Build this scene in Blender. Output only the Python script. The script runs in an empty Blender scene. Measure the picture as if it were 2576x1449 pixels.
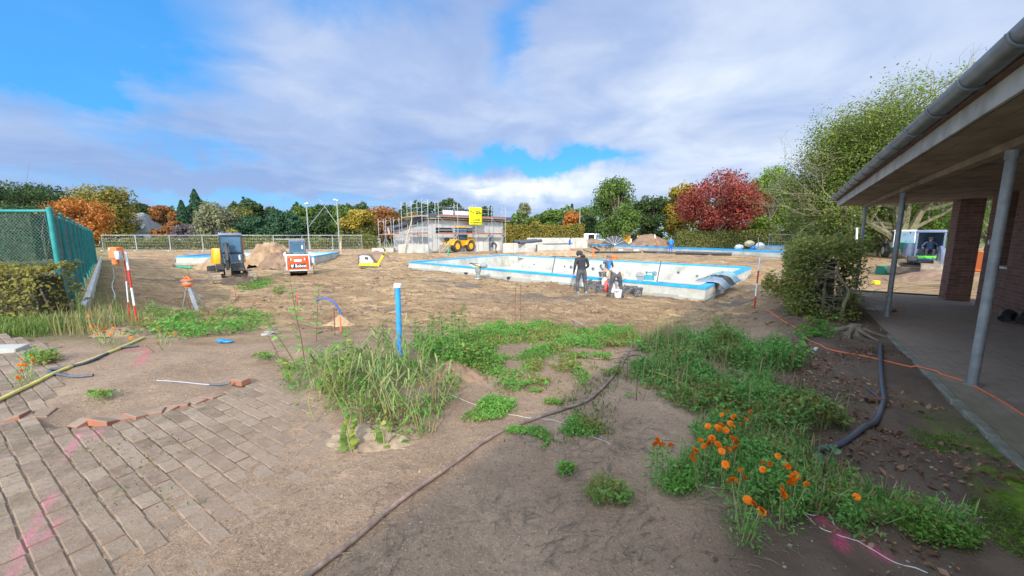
import bpy, bmesh, math, random
import numpy as np
from mathutils import Vector, Matrix

random.seed(7)
RNG = np.random.default_rng(11)
C = bpy.context.scene.collection
S = bpy.context.scene
R = math.radians

# ------------------------------------------------------------------ camera
F, TH, HC = 930.0, R(7.75), 1.65          # focal length in photo pixels (2576 wide), pitch, eye height
cam = bpy.data.cameras.new('camera')
cam.sensor_width = 36.0
cam.lens = 36.0 * F / 2576.0
cam.clip_start, cam.clip_end = 0.05, 4000
camo = bpy.data.objects.new('camera', cam)
C.objects.link(camo)
camo.location = (0, 0, HC)
camo.rotation_euler = (R(90) - TH, 0, 0)
S.camera = camo

# ------------------------------------------------------------------ light and exposure
SUN_EL, SUN_TO = R(29.3), (0.08, 0.997)     # elevation; horizontal travel of the light
S.view_settings.view_transform = 'Standard'
S.view_settings.look = 'None'
S.view_settings.exposure = 0.42
S.view_settings.gamma = 1.0
S.view_settings.use_curve_mapping = False
sun = bpy.data.lights.new('sun', 'SUN')
sun.energy = 3.45
sun.angle = R(1.5)
sun.color = (1.0, 0.92, 0.79)
suno = bpy.data.objects.new('sun', sun)
C.objects.link(suno)
suno.location = (-10, -40, 40)
_d = Vector((SUN_TO[0] * math.cos(SUN_EL), SUN_TO[1] * math.cos(SUN_EL), -math.sin(SUN_EL)))
suno.rotation_euler = _d.to_track_quat('-Z', 'Y').to_euler()

world = bpy.data.worlds.new('World')
S.world = world
world.use_nodes = True


class NT:
    """short-hand for building node trees"""
    def __init__(s, nt):
        s.nt = nt
        nt.nodes.clear()

    def n(s, t, props=None, **inp):
        nd = s.nt.nodes.new(t)
        for k, v in (props or {}).items():
            setattr(nd, k, v)
        for k, v in inp.items():
            key = int(k[1:]) if k[0] == 'i' and k[1:].isdigit() else k.replace('_', ' ')
            sk = nd.inputs[key]
            if isinstance(v, bpy.types.NodeSocket):
                s.nt.links.new(v, sk)
            else:
                sk.default_value = v
        return nd

    def m(s, op, a, b=0.0, c=0.0, clamp=False):
        return s.n('ShaderNodeMath', {'operation': op, 'use_clamp': clamp}, i0=a, i1=b, i2=c).outputs[0]

    def mix(s, f, a, b, t='MIX'):
        nd = s.nt.nodes.new('ShaderNodeMix')
        nd.data_type = 'RGBA'
        nd.blend_type = t
        for i, v in ((0, f), (6, a), (7, b)):
            if isinstance(v, bpy.types.NodeSocket):
                s.nt.links.new(v, nd.inputs[i])
            else:
                nd.inputs[i].default_value = v if i == 0 else (tuple(v) + (1,) if len(v) == 3 else v)
        return nd.outputs[2]

    def ramp(s, f, stops, interp='LINEAR'):
        nd = s.n('ShaderNodeValToRGB', None, Fac=f)
        cr = nd.color_ramp
        cr.interpolation = interp
        while len(cr.elements) < len(stops):
            cr.elements.new(0.5)
        for e, (p, c) in zip(cr.elements, stops):
            e.position = p
            e.color = (c, c, c, 1) if isinstance(c, (int, float)) else tuple(c) + (1,)
        return nd.outputs[0]

    def noise(s, vec, scale, detail=4, rough=0.55, dist=0.0):
        return s.n('ShaderNodeTexNoise', None, Vector=vec, Scale=scale, Detail=detail, Roughness=rough, Distortion=dist).outputs[0]


def build_sky():
    T = NT(world.node_tree)
    tc = T.n('ShaderNodeTexCoord').outputs['Generated']
    sx = T.n('ShaderNodeSeparateXYZ', None, Vector=tc)
    x, y, z = sx.outputs
    sky = T.n('ShaderNodeTexSky', {'sky_type': 'NISHITA', 'sun_disc': False, 'sun_elevation': SUN_EL,
                                   'sun_rotation': math.atan2(-SUN_TO[0], -SUN_TO[1]), 'air_density': 1.0, 'dust_density': 0.4, 'ozone_density': 2.0}).outputs[0]
    el = T.m('ARCSINE', z)
    az = T.m('ARCTAN2', x, y)
    zz = T.m('ADD', T.m('MAXIMUM', z, 0.0), 0.13)
    px = T.m('DIVIDE', x, zz)
    py = T.m('DIVIDE', y, zz)
    pv = T.n('ShaderNodeCombineXYZ', None, X=px, Y=py, Z=0.0).outputs[0]
    n1 = T.noise(pv, 0.9, 7, 0.55, 0.3)
    n2 = T.noise(pv, 1.7, 6, 0.54, 0.35)
    n3 = T.noise(pv, 0.38, 3, 0.5)
    nf = T.noise(tc, 9.0, 6, 0.6)
    azp = T.m('ADD', az, T.m('MULTIPLY', T.m('SUBTRACT', n2, 0.5), 0.42))
    elp = T.m('ADD', el, T.m('MULTIPLY', T.m('SUBTRACT', nf, 0.5), 0.15))

    def blob(a, e, sa, se, k):
        da = T.m('POWER', T.m('DIVIDE', T.m('SUBTRACT', azp, a), sa), 2.0)
        de = T.m('POWER', T.m('DIVIDE', T.m('SUBTRACT', elp, e), se), 2.0)
        return T.m('MULTIPLY', T.m('EXPONENT', T.m('MULTIPLY', T.m('ADD', da, de), -1.0)), k)

    def ae(px_, py_):
        u, v = (px_ - 1288) / F, (py_ - 724.5) / F
        d = Vector((u, math.cos(TH) - v * math.sin(TH), -(v * math.cos(TH) + math.sin(TH)))).normalized()
        return math.atan2(d.x, d.y), math.asin(d.z)
    holes = None
    for (hx, hy, sa, se, k) in ((10, 125, 0.14, 0.085, 1.2), (140, 185, 0.09, 0.04, 0.45), (-150, -140, 0.30, 0.12, 0.55), (160, 20, 0.14, 0.08, 0.22), (1290, 75, 0.060, 0.11, 0.75),
                                (1300, 402, 0.19, 0.024, 1.25), (1460, 392, 0.12, 0.020, 0.7), (800, -40, 0.25, 0.06, 0.6),
                                (520, 385, 0.15, 0.02, 0.45), (430, 40, 0.12, 0.10, 0.35), (640, 500, 0.35, 0.018, 0.55)):
        a, e = ae(hx, hy)
        b = blob(a, e, sa, se, k)
        holes = b if holes is None else T.m('ADD', holes, b)
    cover = T.m('SUBTRACT', T.m('ADD', 0.62, T.m('MULTIPLY', n1, 0.62)), holes)
    cover = T.ramp(cover, ((0.05, 0.10), (0.40, 0.45), (0.80, 0.90), (1.0, 0.97)))
    # cloud brightness: lavender-grey bellies, white tops to the right and low on the horizon
    wa, we = ae(2050, 250)
    wht = blob(wa, we, 0.48, 0.32, 0.52)
    wa2, we2 = ae(1330, 468)
    wht = T.m('ADD', wht, blob(wa2, we2, 0.28, 0.040, 0.85))
    wa3, we3 = ae(1240, 260)
    wht = T.m('ADD', wht, blob(wa3, we3, 0.55, 0.10, 0.16))
    wa4, we4 = ae(640, 120)
    wht = T.m('ADD', wht, blob(wa4, we4, 0.30, 0.16, 0.18))
    wa5, we5 = ae(330, 430)
    drk = blob(wa5, we5, 0.45, 0.09, 0.22)
    br = T.m('ADD', T.m('MULTIPLY', n2, 1.05), T.m('MULTIPLY', n3, 0.70))
    br = T.m('SUBTRACT', T.m('ADD', T.m('SUBTRACT', br, 0.66), T.m('MULTIPLY', wht, 0.75)), drk)
    ccol = T.ramp(br, ((0.0, (2.4, 3.4, 5.9)), (0.34, (3.6, 4.5, 6.6)), (0.66, (5.5, 6.2, 7.5)), (1.0, (8.3, 8.5, 8.8))))
    blue = T.mix(1.0, sky, (0.55, 1.55, 1.75), 'MULTIPLY')
    blue = T.mix(0.65, blue, (0.2, 2.7, 8.0))
    col = T.mix(cover, blue, ccol)
    # pale band of distant haze just above the horizon
    hz = T.m('MULTIPLY', T.m('EXPONENT', T.m('MULTIPLY', T.m('MAXIMUM', el, 0.0), -16.0)), 0.45)
    col = T.mix(hz, col, (5.2, 6.6, 8.6))
    # the sky is brighter round the sun, which stands behind the camera
    sd = T.m('ADD', T.m('MULTIPLY', x, -SUN_TO[0] * math.cos(SUN_EL)), T.m('ADD', T.m('MULTIPLY', y, -SUN_TO[1] * math.cos(SUN_EL)), T.m('MULTIPLY', z, math.sin(SUN_EL))))
    gain = T.m('ADD', 1.0, T.m('MULTIPLY', T.ramp(sd, ((-0.05, 0.0), (0.8, 1.0))), 5.2))
    gv = T.n('ShaderNodeCombineXYZ', None, X=gain, Y=T.m('ADD', 0.12, T.m('MULTIPLY', gain, 0.88)), Z=T.m('ADD', 0.36, T.m('MULTIPLY', gain, 0.64))).outputs[0]
    col = T.mix(1.0, col, gv, 'MULTIPLY')
    bg = T.n('ShaderNodeBackground', None, Color=col, Strength=0.098)
    out = T.n('ShaderNodeOutputWorld')
    T.nt.links.new(bg.outputs[0], out.inputs[0])


build_sky()


# ------------------------------------------------------------------ placing: photo pixel -> place on the ground
def smooth(e0, e1, v):
    t = np.clip((np.asarray(v, float) - e0) / (e1 - e0), 0, 1)
    return t * t * (3 - 2 * t)


AX, NX = (0.595, 0.803), (-0.805, 0.594)   # along the pavilion, and out of its front


def hbase(x, y):
    x = np.asarray(x, float)
    y = np.asarray(y, float)
    n = NX[0] * x + NX[1] * y
    a = AX[0] * x + AX[1] * y
    w = np.maximum(smooth(-0.4, 2.4, n), smooth(13.5, 18.0, a) * smooth(-12, -2, n))
    u = x / np.maximum(y, 1.0)
    w = w * (0.7 + 0.3 * smooth(-1.06, -0.85, u))
    right, left = smooth(9, 16, x), smooth(-11, -19, x)
    down = smooth(4.6, 11.0, y) - smooth(26 - 3 * right + 9 * left, 41 - 9 * right + 4 * left, y) * 0.92
    z = -0.65 * down * w
    z = z + 0.32 * smooth(46, 72, y)
    return z


def ray(px, py):
    u, v = (px - 1288) / F, (py - 724.5) / F
    return u, math.cos(TH) - v * math.sin(TH), -(v * math.cos(TH) + math.sin(TH))


def at(px, py, z=None):
    """the place on the ground (or at height z) that this photo pixel shows"""
    dx, dy, dz = ray(px, py)
    if z is not None:
        t = (z - HC) / dz
        return Vector((dx * t, dy * t, z))
    t = 0.5
    while t < 400:
        if HC + dz * t <= float(hbase(dx * t, dy * t)):
            break
        t *= 1.004
    return Vector((dx * t, dy * t, float(hbase(dx * t, dy * t))))


def on(px, Y, z=None):
    """the place Y metres ahead in the photo column px"""
    g = float(hbase((px - 1288) / F * Y, Y)) if z is None else z
    zc = Y * math.cos(TH) - (g - HC) * math.sin(TH)
    return Vector(((px - 1288) / F * zc, Y, g))


def topz(py, Y):
    dx, dy, dz = ray(1288, py)
    return HC + dz * Y / dy


# ------------------------------------------------------------------ mesh building
def tag(o, label=None, cat=None, group=None, kind=None):
    for k, v in (('label', label), ('category', cat), ('group', group), ('kind', kind)):
        if v:
            o[k] = v
    return o


def thing(name, label, cat, loc=(0, 0, 0), rz=0.0, group=None):
    o = bpy.data.objects.new(name, None)
    o.empty_display_size = 0.1
    C.objects.link(o)
    o.location = loc
    o.rotation_euler = (0, 0, rz)
    return tag(o, label, cat, group)


def link(name, me, parent=None, loc=None, rot=None):
    o = bpy.data.objects.new(name, me)
    C.objects.link(o)
    if parent is not None:
        o.parent = parent
    if loc is not None:
        o.location = loc
    if rot is not None:
        o.rotation_euler = rot
    return o


def copy_tree(o, parent=None):
    c = o.copy()
    C.objects.link(c)
    c.parent = parent
    for ch in list(o.children):
        copy_tree(ch, c)
    return c


def np_mesh(name, V, Q, mats, smooth_=False, mi=None):
    """mesh from numpy arrays; Q is (n,4) or (n,3)"""
    me = bpy.data.meshes.new(name)
    V = np.asarray(V, np.float32)
    Q = np.asarray(Q, np.int32)
    k = Q.shape[1]
    me.vertices.add(len(V))
    me.vertices.foreach_set('co', V.ravel())
    me.loops.add(Q.size)
    me.loops.foreach_set('vertex_index', Q.ravel())
    me.polygons.add(len(Q))
    me.polygons.foreach_set('loop_start', np.arange(0, Q.size, k, dtype=np.int32))
    me.polygons.foreach_set('use_smooth', np.full(len(Q), smooth_, dtype=bool))
    if mi is not None:
        me.polygons.foreach_set('material_index', np.asarray(mi, np.int32))
    me.update(calc_edges=True)
    me.validate()
    for m_ in (mats if isinstance(mats, (list, tuple)) else [mats]):
        me.materials.append(m_)
    return me


class MB:
    """collects shapes and links them as one mesh object"""
    def __init__(s):
        s.v, s.f, s.m = [], [], []
        s.X = Matrix()

    def add(s, vs, fs, m=0):
        b = len(s.v)
        s.v += [s.X @ Vector(p) for p in vs]
        s.f += [[b + i for i in f] for f in fs]
        s.m += [m] * len(fs)
        return s

    def box(s, c, d, m=0, rot=None, top=(1, 1)):
        x, y, z = d[0] / 2, d[1] / 2, d[2] / 2
        tx, ty = top
        P = [(-x, -y, -z), (x, -y, -z), (x, y, -z), (-x, y, -z), (-x * tx, -y * ty, z), (x * tx, -y * ty, z), (x * tx, y * ty, z), (-x * tx, y * ty, z)]
        M = (rot.to_4x4() if rot is not None else Matrix())
        P = [M @ Vector(p) + Vector(c) for p in P]
        return s.add(P, [(0, 3, 2, 1), (4, 5, 6, 7), (0, 1, 5, 4), (1, 2, 6, 5), (2, 3, 7, 6), (3, 0, 4, 7)], m)

    def bar(s, p0, p1, w, h, m=0, up=(0, 0, 1)):
        p0, p1 = Vector(p0), Vector(p1)
        d = p1 - p0
        q = d.normalized()
        upv = Vector(up)
        if abs(q.dot(upv)) > 0.98:
            upv = Vector((0, 1, 0))
        sx = q.cross(upv).normalized()
        sz = sx.cross(q)
        rot = Matrix((sx, q, sz)).transposed()
        return s.box((p0 + p1) / 2, (w, d.length, h), m, rot)

    def tube(s, path, r, n=8, m=0, caps=True):
        path = [Vector(p) for p in path]
        rs = r if isinstance(r, (list, tuple)) else [r] * len(path)
        vs, fs = [], []
        prev = None
        for i, p in enumerate(path):
            t = (path[min(i + 1, len(path) - 1)] - path[max(i - 1, 0)])
            t = t.normalized() if t.length > 1e-9 else Vector((0, 0, 1))
            if prev is None:
                a = Vector((0, 0, 1)) if abs(t.z) < 0.9 else Vector((1, 0, 0))
                nx = t.cross(a).normalized()
            else:
                nx = (prev - t * prev.dot(t)).normalized()
            prev = nx
            ny = t.cross(nx)
            for k in range(n):
                a = 2 * math.pi * k / n
                vs.append(p + (nx * math.cos(a) + ny * math.sin(a)) * rs[i])
        for i in range(len(path) - 1):
            for k in range(n):
                k2 = (k + 1) % n
                fs.append((i * n + k, i * n + k2, (i + 1) * n + k2, (i + 1) * n + k))
        if caps:
            fs.append(tuple(range(n - 1, -1, -1)))
            b = (len(path) - 1) * n
            fs.append(tuple(range(b, b + n)))
        return s.add(vs, fs, m)

    def cyl(s, p0, p1, r0, r1=None, n=12, m=0, caps=True):
        return s.tube([p0, p1], [r0, r0 if r1 is None else r1], n, m, caps)

    def lathe(s, prof, n=16, o=(0, 0, 0), m=0):
        vs, fs = [], []
        for r, z in prof:
            for k in range(n):
                a = 2 * math.pi * k / n
                vs.append((o[0] + r * math.cos(a), o[1] + r * math.sin(a), o[2] + z))
        for i in range(len(prof) - 1):
            for k in range(n):
                k2 = (k + 1) % n
                fs.append((i * n + k, i * n + k2, (i + 1) * n + k2, (i + 1) * n + k))
        fs.append(tuple(range(n - 1, -1, -1)))
        b = (len(prof) - 1) * n
        fs.append(tuple(range(b, b + n)))
        return s.add(vs, fs, m)

    def prism(s, poly, vec, m=0):
        """3-D polygon swept along vec"""
        n = len(poly)
        P = [Vector(p) for p in poly]
        Q = [p + Vector(vec) for p in P]
        fs = [tuple(range(n - 1, -1, -1)), tuple(range(n, 2 * n))]
        fs += [(i, (i + 1) % n, n + (i + 1) % n, n + i) for i in range(n)]
        return s.add(P + Q, fs, m)

    def blob(s, c, rad, n=12, k=8, m=0, jit=0.0):
        vs, fs = [], []
        for i in range(k + 1):
            t = math.pi * i / k
            for j in range(n):
                a = 2 * math.pi * j / n
                q = 1 + random.uniform(-jit, jit)
                vs.append((c[0] + rad[0] * math.sin(t) * math.cos(a) * q, c[1] + rad[1] * math.sin(t) * math.sin(a) * q, c[2] + rad[2] * math.cos(t) * q))
        for i in range(k):
            for j in range(n):
                j2 = (j + 1) % n
                fs.append((i * n + j, (i + 1) * n + j, (i + 1) * n + j2, i * n + j2))
        return s.add(vs, fs, m)

    def mesh(s, name, mats, bevel=0.0, smooth_=True, ang=38, seg=1, merge=True):
        bm = bmesh.new()
        vv = [bm.verts.new(p) for p in s.v]
        for f, m in zip(s.f, s.m):
            try:
                q = bm.faces.new([vv[i] for i in f])
                q.material_index = m
                q.smooth = smooth_
            except ValueError:
                pass
        if merge:
            bmesh.ops.dissolve_degenerate(bm, dist=1e-6, edges=bm.edges)
        bmesh.ops.recalc_face_normals(bm, faces=bm.faces)
        if bevel > 0:
            es = [e for e in bm.edges if len(e.link_faces) == 2 and e.calc_face_angle(0) > R(40)]
            bmesh.ops.bevel(bm, geom=es, offset=bevel, segments=seg, affect='EDGES', profile=0.5, clamp_overlap=True)
            for q in bm.faces:
                q.smooth = smooth_
        me = bpy.data.meshes.new(name)
        bm.to_mesh(me)
        bm.free()
        for m_ in (mats if isinstance(mats, (list, tuple)) else [mats]):
            me.materials.append(m_)
        if smooth_:
            me.set_sharp_from_angle(angle=R(ang))
        return me

    def build(s, name, mats, parent=None, bevel=0.0, smooth_=True, ang=38, loc=None, rot=None, seg=1):
        return link(name, s.mesh(name, mats, bevel, smooth_, ang, seg), parent, loc, rot)


def spline(pts, n=8):
    """Catmull-Rom through pts"""
    P = [Vector(p) for p in pts]
    P = [P[0] * 2 - P[1]] + P + [P[-1] * 2 - P[-2]]
    out = []
    for i in range(1, len(P) - 2):
        for k in range(n):
            t = k / n
            a, b, c, d = P[i - 1], P[i], P[i + 1], P[i + 2]
            out.append(0.5 * ((2 * b) + (c - a) * t + (2 * a - 5 * b + 4 * c - d) * t * t + (3 * b - a - 3 * c + d) * t ** 3))
    out.append(P[-2])
    return out


# ------------------------------------------------------------------ materials
def mat(name, col, rough=0.7, metal=0.0, col2=None, scale=4.0, bump=0.0, bscale=None, dirt=None, dscale=1.2, damt=0.45, spec=0.4, coords='Object', alpha=1.0, trans=0.0, contrast=(0.35, 0.65)):
    m = bpy.data.materials.new(name)
    m.use_nodes = True
    T = NT(m.node_tree)
    tc = T.n('ShaderNodeTexCoord').outputs[coords]
    c = col
    if col2 is not None:
        f = T.ramp(T.noise(tc, scale, 6, 0.6), ((contrast[0], 0.0), (contrast[1], 1.0)))
        c = T.mix(f, col, col2)
    if dirt is not None:
        f = T.ramp(T.noise(tc, dscale, 8, 0.65), ((0.45, 0.0), (0.70, damt)))
        c = T.mix(f, c if isinstance(c, bpy.types.NodeSocket) else col, dirt)
    bs = T.n('ShaderNodeBsdfPrincipled', None, Roughness=rough, Metallic=metal)
    bs.inputs['Specular IOR Level'].default_value = spec
    bs.inputs['Alpha'].default_value = alpha
    bs.inputs['Transmission Weight'].default_value = trans
    if isinstance(c, bpy.types.NodeSocket):
        T.nt.links.new(c, bs.inputs['Base Color'])
    else:
        bs.inputs['Base Color'].default_value = tuple(c) + (1,)
    if bump > 0:
        b = T.n('ShaderNodeBump', None, Strength=1.0, Distance=bump, Height=T.noise(tc, bscale or scale * 4, 6, 0.65))
        T.nt.links.new(b.outputs[0], bs.inputs['Normal'])
    o = T.n('ShaderNodeOutputMaterial')
    T.nt.links.new(bs.outputs[0], o.inputs[0])
    return m


def leafmat(name, cols, trans=0.35, rough=0.55):
    """leaf colours vary from leaf to leaf"""
    m = bpy.data.materials.new(name)
    m.use_nodes = True
    T = NT(m.node_tree)
    ri = T.n('ShaderNodeNewGeometry').outputs['Random Per Island']
    tc = T.n('ShaderNodeTexCoord').outputs['Object']
    nz = T.noise(tc, 0.45, 3, 0.6)
    f = T.m('ADD', T.m('MULTIPLY', ri, 0.62), T.m('MULTIPLY', T.m('SUBTRACT', nz, 0.3), 0.9), clamp=True)
    k = len(cols) - 1
    c = T.ramp(f, [(i / k, q) for i, q in enumerate(cols)])
    bs = T.n('ShaderNodeBsdfPrincipled', None, Base_Color=c, Roughness=rough)
    bs.inputs['Specular IOR Level'].default_value = 0.25
    tr = T.n('ShaderNodeBsdfTranslucent', None, Color=c)
    mx = T.n('ShaderNodeMixShader', None, Fac=trans, i1=bs.outputs[0], i2=tr.outputs[0])
    o = T.n('ShaderNodeOutputMaterial')
    T.nt.links.new(mx.outputs[0], o.inputs[0])
    return m


M = {}
M['concrete'] = mat('concrete', (0.33, 0.315, 0.28), 0.9, col2=(0.43, 0.41, 0.37), scale=1.3, bump=0.004, bscale=20, dirt=(0.25, 0.23, 0.20), dscale=0.9, damt=0.5)
M['pale_concrete'] = mat('pale_concrete', (0.50, 0.48, 0.43), 0.85, col2=(0.62, 0.60, 0.54), scale=0.9, bump=0.003, bscale=18, dirt=(0.36, 0.33, 0.27), dscale=1.1, damt=0.45)
M['pool_inside'] = mat('pool_inside', (0.43, 0.42, 0.37), 0.85, col2=(0.54, 0.525, 0.47), scale=0.6, bump=0.003, bscale=14, dirt=(0.25, 0.235, 0.19), dscale=0.9, damt=0.75)
M['blue_liner'] = mat('blue_liner', (0.0, 0.29, 0.70), 0.4, col2=(0.0, 0.38, 0.80), scale=2.0, dirt=(0.30, 0.36, 0.42), dscale=2.5, damt=0.3)
M['black_plastic'] = mat('black_plastic', (0.018, 0.019, 0.022), 0.45, col2=(0.04, 0.042, 0.048), scale=6, dirt=(0.16, 0.13, 0.10), dscale=5, damt=0.35)
M['rubber'] = mat('rubber', (0.022, 0.021, 0.020), 0.85, col2=(0.05, 0.045, 0.04), scale=5, dirt=(0.22, 0.16, 0.11), dscale=4, damt=0.6)
M['muddy_steel'] = mat('muddy_steel', (0.17, 0.13, 0.10), 0.8, 0.2, col2=(0.30, 0.23, 0.16), scale=5, bump=0.004, dirt=(0.36, 0.27, 0.18), dscale=3, damt=0.8)
M['dark_metal'] = mat('dark_metal', (0.035, 0.037, 0.042), 0.5, 0.3, col2=(0.06, 0.062, 0.07), scale=4, dirt=(0.22, 0.17, 0.12), dscale=3, damt=0.3)
M['blue_grey'] = mat('blue_grey', (0.10, 0.13, 0.20), 0.45, 0.1, col2=(0.14, 0.17, 0.25), scale=3, dirt=(0.25, 0.22, 0.18), damt=0.25)
M['galv'] = mat('galvanised_steel', (0.36, 0.38, 0.40), 0.5, 0.5, col2=(0.48, 0.50, 0.51), scale=6, dirt=(0.30, 0.27, 0.24), dscale=3, damt=0.35)
M['yellow'] = mat('yellow_paint', (0.72, 0.33, 0.01), 0.35, col2=(0.80, 0.40, 0.02), scale=2, dirt=(0.35, 0.24, 0.12), dscale=3, damt=0.35)
M['lemon'] = mat('lemon_paint', (0.85, 0.60, 0.01), 0.4, col2=(0.80, 0.55, 0.02), scale=2, dirt=(0.4, 0.28, 0.12), dscale=4, damt=0.35)
M['orange'] = mat('orange_paint', (0.80, 0.085, 0.008), 0.4, col2=(0.72, 0.075, 0.01), scale=3, dirt=(0.40, 0.24, 0.15), dscale=3, damt=0.18)
M['orange2'] = mat('orange_plastic', (0.75, 0.17, 0.03), 0.5, col2=(0.65, 0.14, 0.03), scale=3, dirt=(0.40, 0.26, 0.16), dscale=4, damt=0.3)
M['white'] = mat('white_paint', (0.74, 0.75, 0.75), 0.45, col2=(0.66, 0.67, 0.67), scale=3, dirt=(0.42, 0.37, 0.30), dscale=3, damt=0.3)
M['red'] = mat('red_paint', (0.50, 0.035, 0.02), 0.5, col2=(0.42, 0.03, 0.02), scale=5)
M['pink'] = mat('pink_plastic', (0.70, 0.06, 0.12), 0.5)
M['green'] = mat('green_paint', (0.10, 0.62, 0.03), 0.4, dirt=(0.2, 0.25, 0.1), damt=0.25)
M['sea_green'] = mat('sea_green_plastic', (0.01, 0.30, 0.16), 0.45, col2=(0.02, 0.36, 0.22), scale=3)
M['glass'] = mat('dark_glass', (0.05, 0.11, 0.17), 0.08, spec=0.9, col2=(0.09, 0.17, 0.25), scale=1.5)
M['dark'] = mat('dark_interior', (0.010, 0.010, 0.012), 0.9)
M['pipe_blue'] = mat('blue_pipe', (0.015, 0.26, 0.70), 0.35, col2=(0.02, 0.30, 0.74), scale=3, dirt=(0.25, 0.3, 0.35), dscale=6, damt=0.3)
M['wood'] = mat('timber', (0.46, 0.31, 0.17), 0.8, col2=(0.55, 0.40, 0.24), scale=4, bump=0.002)
M['old_wood'] = mat('weathered_timber', (0.30, 0.26, 0.21), 0.9, col2=(0.41, 0.36, 0.30), scale=3, bump=0.003)
M['bark'] = mat('bark', (0.13, 0.10, 0.075), 0.95, col2=(0.22, 0.18, 0.13), scale=5, bump=0.02, bscale=9)
M['pale_bark'] = mat('pale_bark', (0.30, 0.27, 0.21), 0.95, col2=(0.40, 0.37, 0.29), scale=6, bump=0.01, bscale=12)
M['rust'] = mat('rusty_steel', (0.16, 0.07, 0.04), 0.85, 0.2, col2=(0.24, 0.11, 0.06), scale=8)
M['clay'] = mat('clay_pipe', (0.40, 0.20, 0.13), 0.7, col2=(0.48, 0.26, 0.17), scale=4, dirt=(0.3, 0.25, 0.2), damt=0.3)
M['hose_brown'] = mat('hose_rubber', (0.14, 0.09, 0.075), 0.7, col2=(0.29, 0.205, 0.165), scale=14, dirt=(0.10, 0.085, 0.08), dscale=9, damt=0.8)
M['hose_yellow'] = mat('yellow_hose', (0.62, 0.50, 0.10), 0.55, col2=(0.52, 0.44, 0.13), scale=12, dirt=(0.35, 0.28, 0.15), dscale=12, damt=0.5)
M['cable_orange'] = mat('orange_cable', (0.72, 0.16, 0.05), 0.5)
M['cable_white'] = mat('white_cable', (0.52, 0.50, 0.46), 0.6, dirt=(0.4, 0.35, 0.3), dscale=9, damt=0.5)
M['pipe_grey'] = mat('slate_pipe', (0.055, 0.065, 0.085), 0.5, col2=(0.08, 0.09, 0.11), scale=8, dirt=(0.17, 0.14, 0.11), dscale=7, damt=0.4)

# ================================================================== SETTING
def vnoise(x, y, seed=0):
    """smooth value noise, vectorised"""
    xi, yi = np.floor(x).astype(np.int64), np.floor(y).astype(np.int64)
    fx, fy = x - xi, y - yi
    fx, fy = fx * fx * (3 - 2 * fx), fy * fy * (3 - 2 * fy)

    def hsh(i, j):
        k = (i * 374761393 + j * 668265263 + seed * 974711) & 0x7fffffff
        k = ((k ^ (k >> 13)) * 1274126177) & 0x7fffffff
        return ((k ^ (k >> 16)) & 0xffff) / 65535.0
    a, b, c, d = hsh(xi, yi), hsh(xi + 1, yi), hsh(xi, yi + 1), hsh(xi + 1, yi + 1)
    return (a * (1 - fx) + b * fx) * (1 - fy) + (c * (1 - fx) + d * fx) * fy


def fbm(x, y, seed=0, oct_=4):
    t, a = 0, 0.5
    for o in range(oct_):
        t = t + a * vnoise(x, y, seed + o)
        x, y, a = x * 2.03 + 5.1, y * 2.03 + 9.7, a * 0.5
    return t


def inpoly(x, y, poly):
    ins = np.zeros(np.shape(x), bool)
    n = len(poly)
    for i in range(n):
        x0, y0 = poly[i][0], poly[i][1]
        x1, y1 = poly[(i + 1) % n][0], poly[(i + 1) % n][1]
        c = ((y0 > y) != (y1 > y)) & (x < (x1 - x0) * (y - y0) / (y1 - y0 + 1e-12) + x0)
        ins ^= c
    return ins


def inset(quad, d):
    """polygon with every edge moved inwards by d"""
    n = len(quad)
    c = sum((Vector((p[0], p[1])) for p in quad), Vector((0, 0))) / n
    L = []
    for i in range(n):
        p, q = Vector(quad[i][:2]), Vector(quad[(i + 1) % n][:2])
        e = (q - p).normalized()
        nn = Vector((-e.y, e.x))
        if nn.dot(c - p) < 0:
            nn = -nn
        L.append((p + nn * d, e))
    out = []
    for i in range(n):
        p, e = L[i - 1]
        q, f = L[i]
        den = e.x * f.y - e.y * f.x
        t = ((q.x - p.x) * f.y - (q.y - p.y) * f.x) / den
        o = p + e * t
        out.append((o.x, o.y))
    return out


POOL1 = [(-7.75, 27.7), (7.0, 13.25), (14.6, 22.5), (-1.0, 39.2)]      # near left, near right, far right, far left
POOL2 = [(-28.6, 31.5), (-16.9, 31.6), (-19.3, 41.5), (-31.5, 40.5)]
POOL3 = [(10.6, 72.0), (23.2, 30.2), (40.5, 51.0), (23.0, 92.0)]
PAVE = [(-0.8, 0.5), (-0.95, 1.7), (-1.2, 2.3), (-1.2, 2.66), (-1.7, 3.2), (-2.35, 3.85), (-2.8, 4.3), (-3.05, 3.85), (-3.2, 3.55), (-3.55, 3.27),
        (-3.83, 3.02), (-4.25, 3.12), (-5.5, 4.4), (-7.0, 5.5), (-9, 6.3), (-10, 3), (-9, 0.5)]


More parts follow.
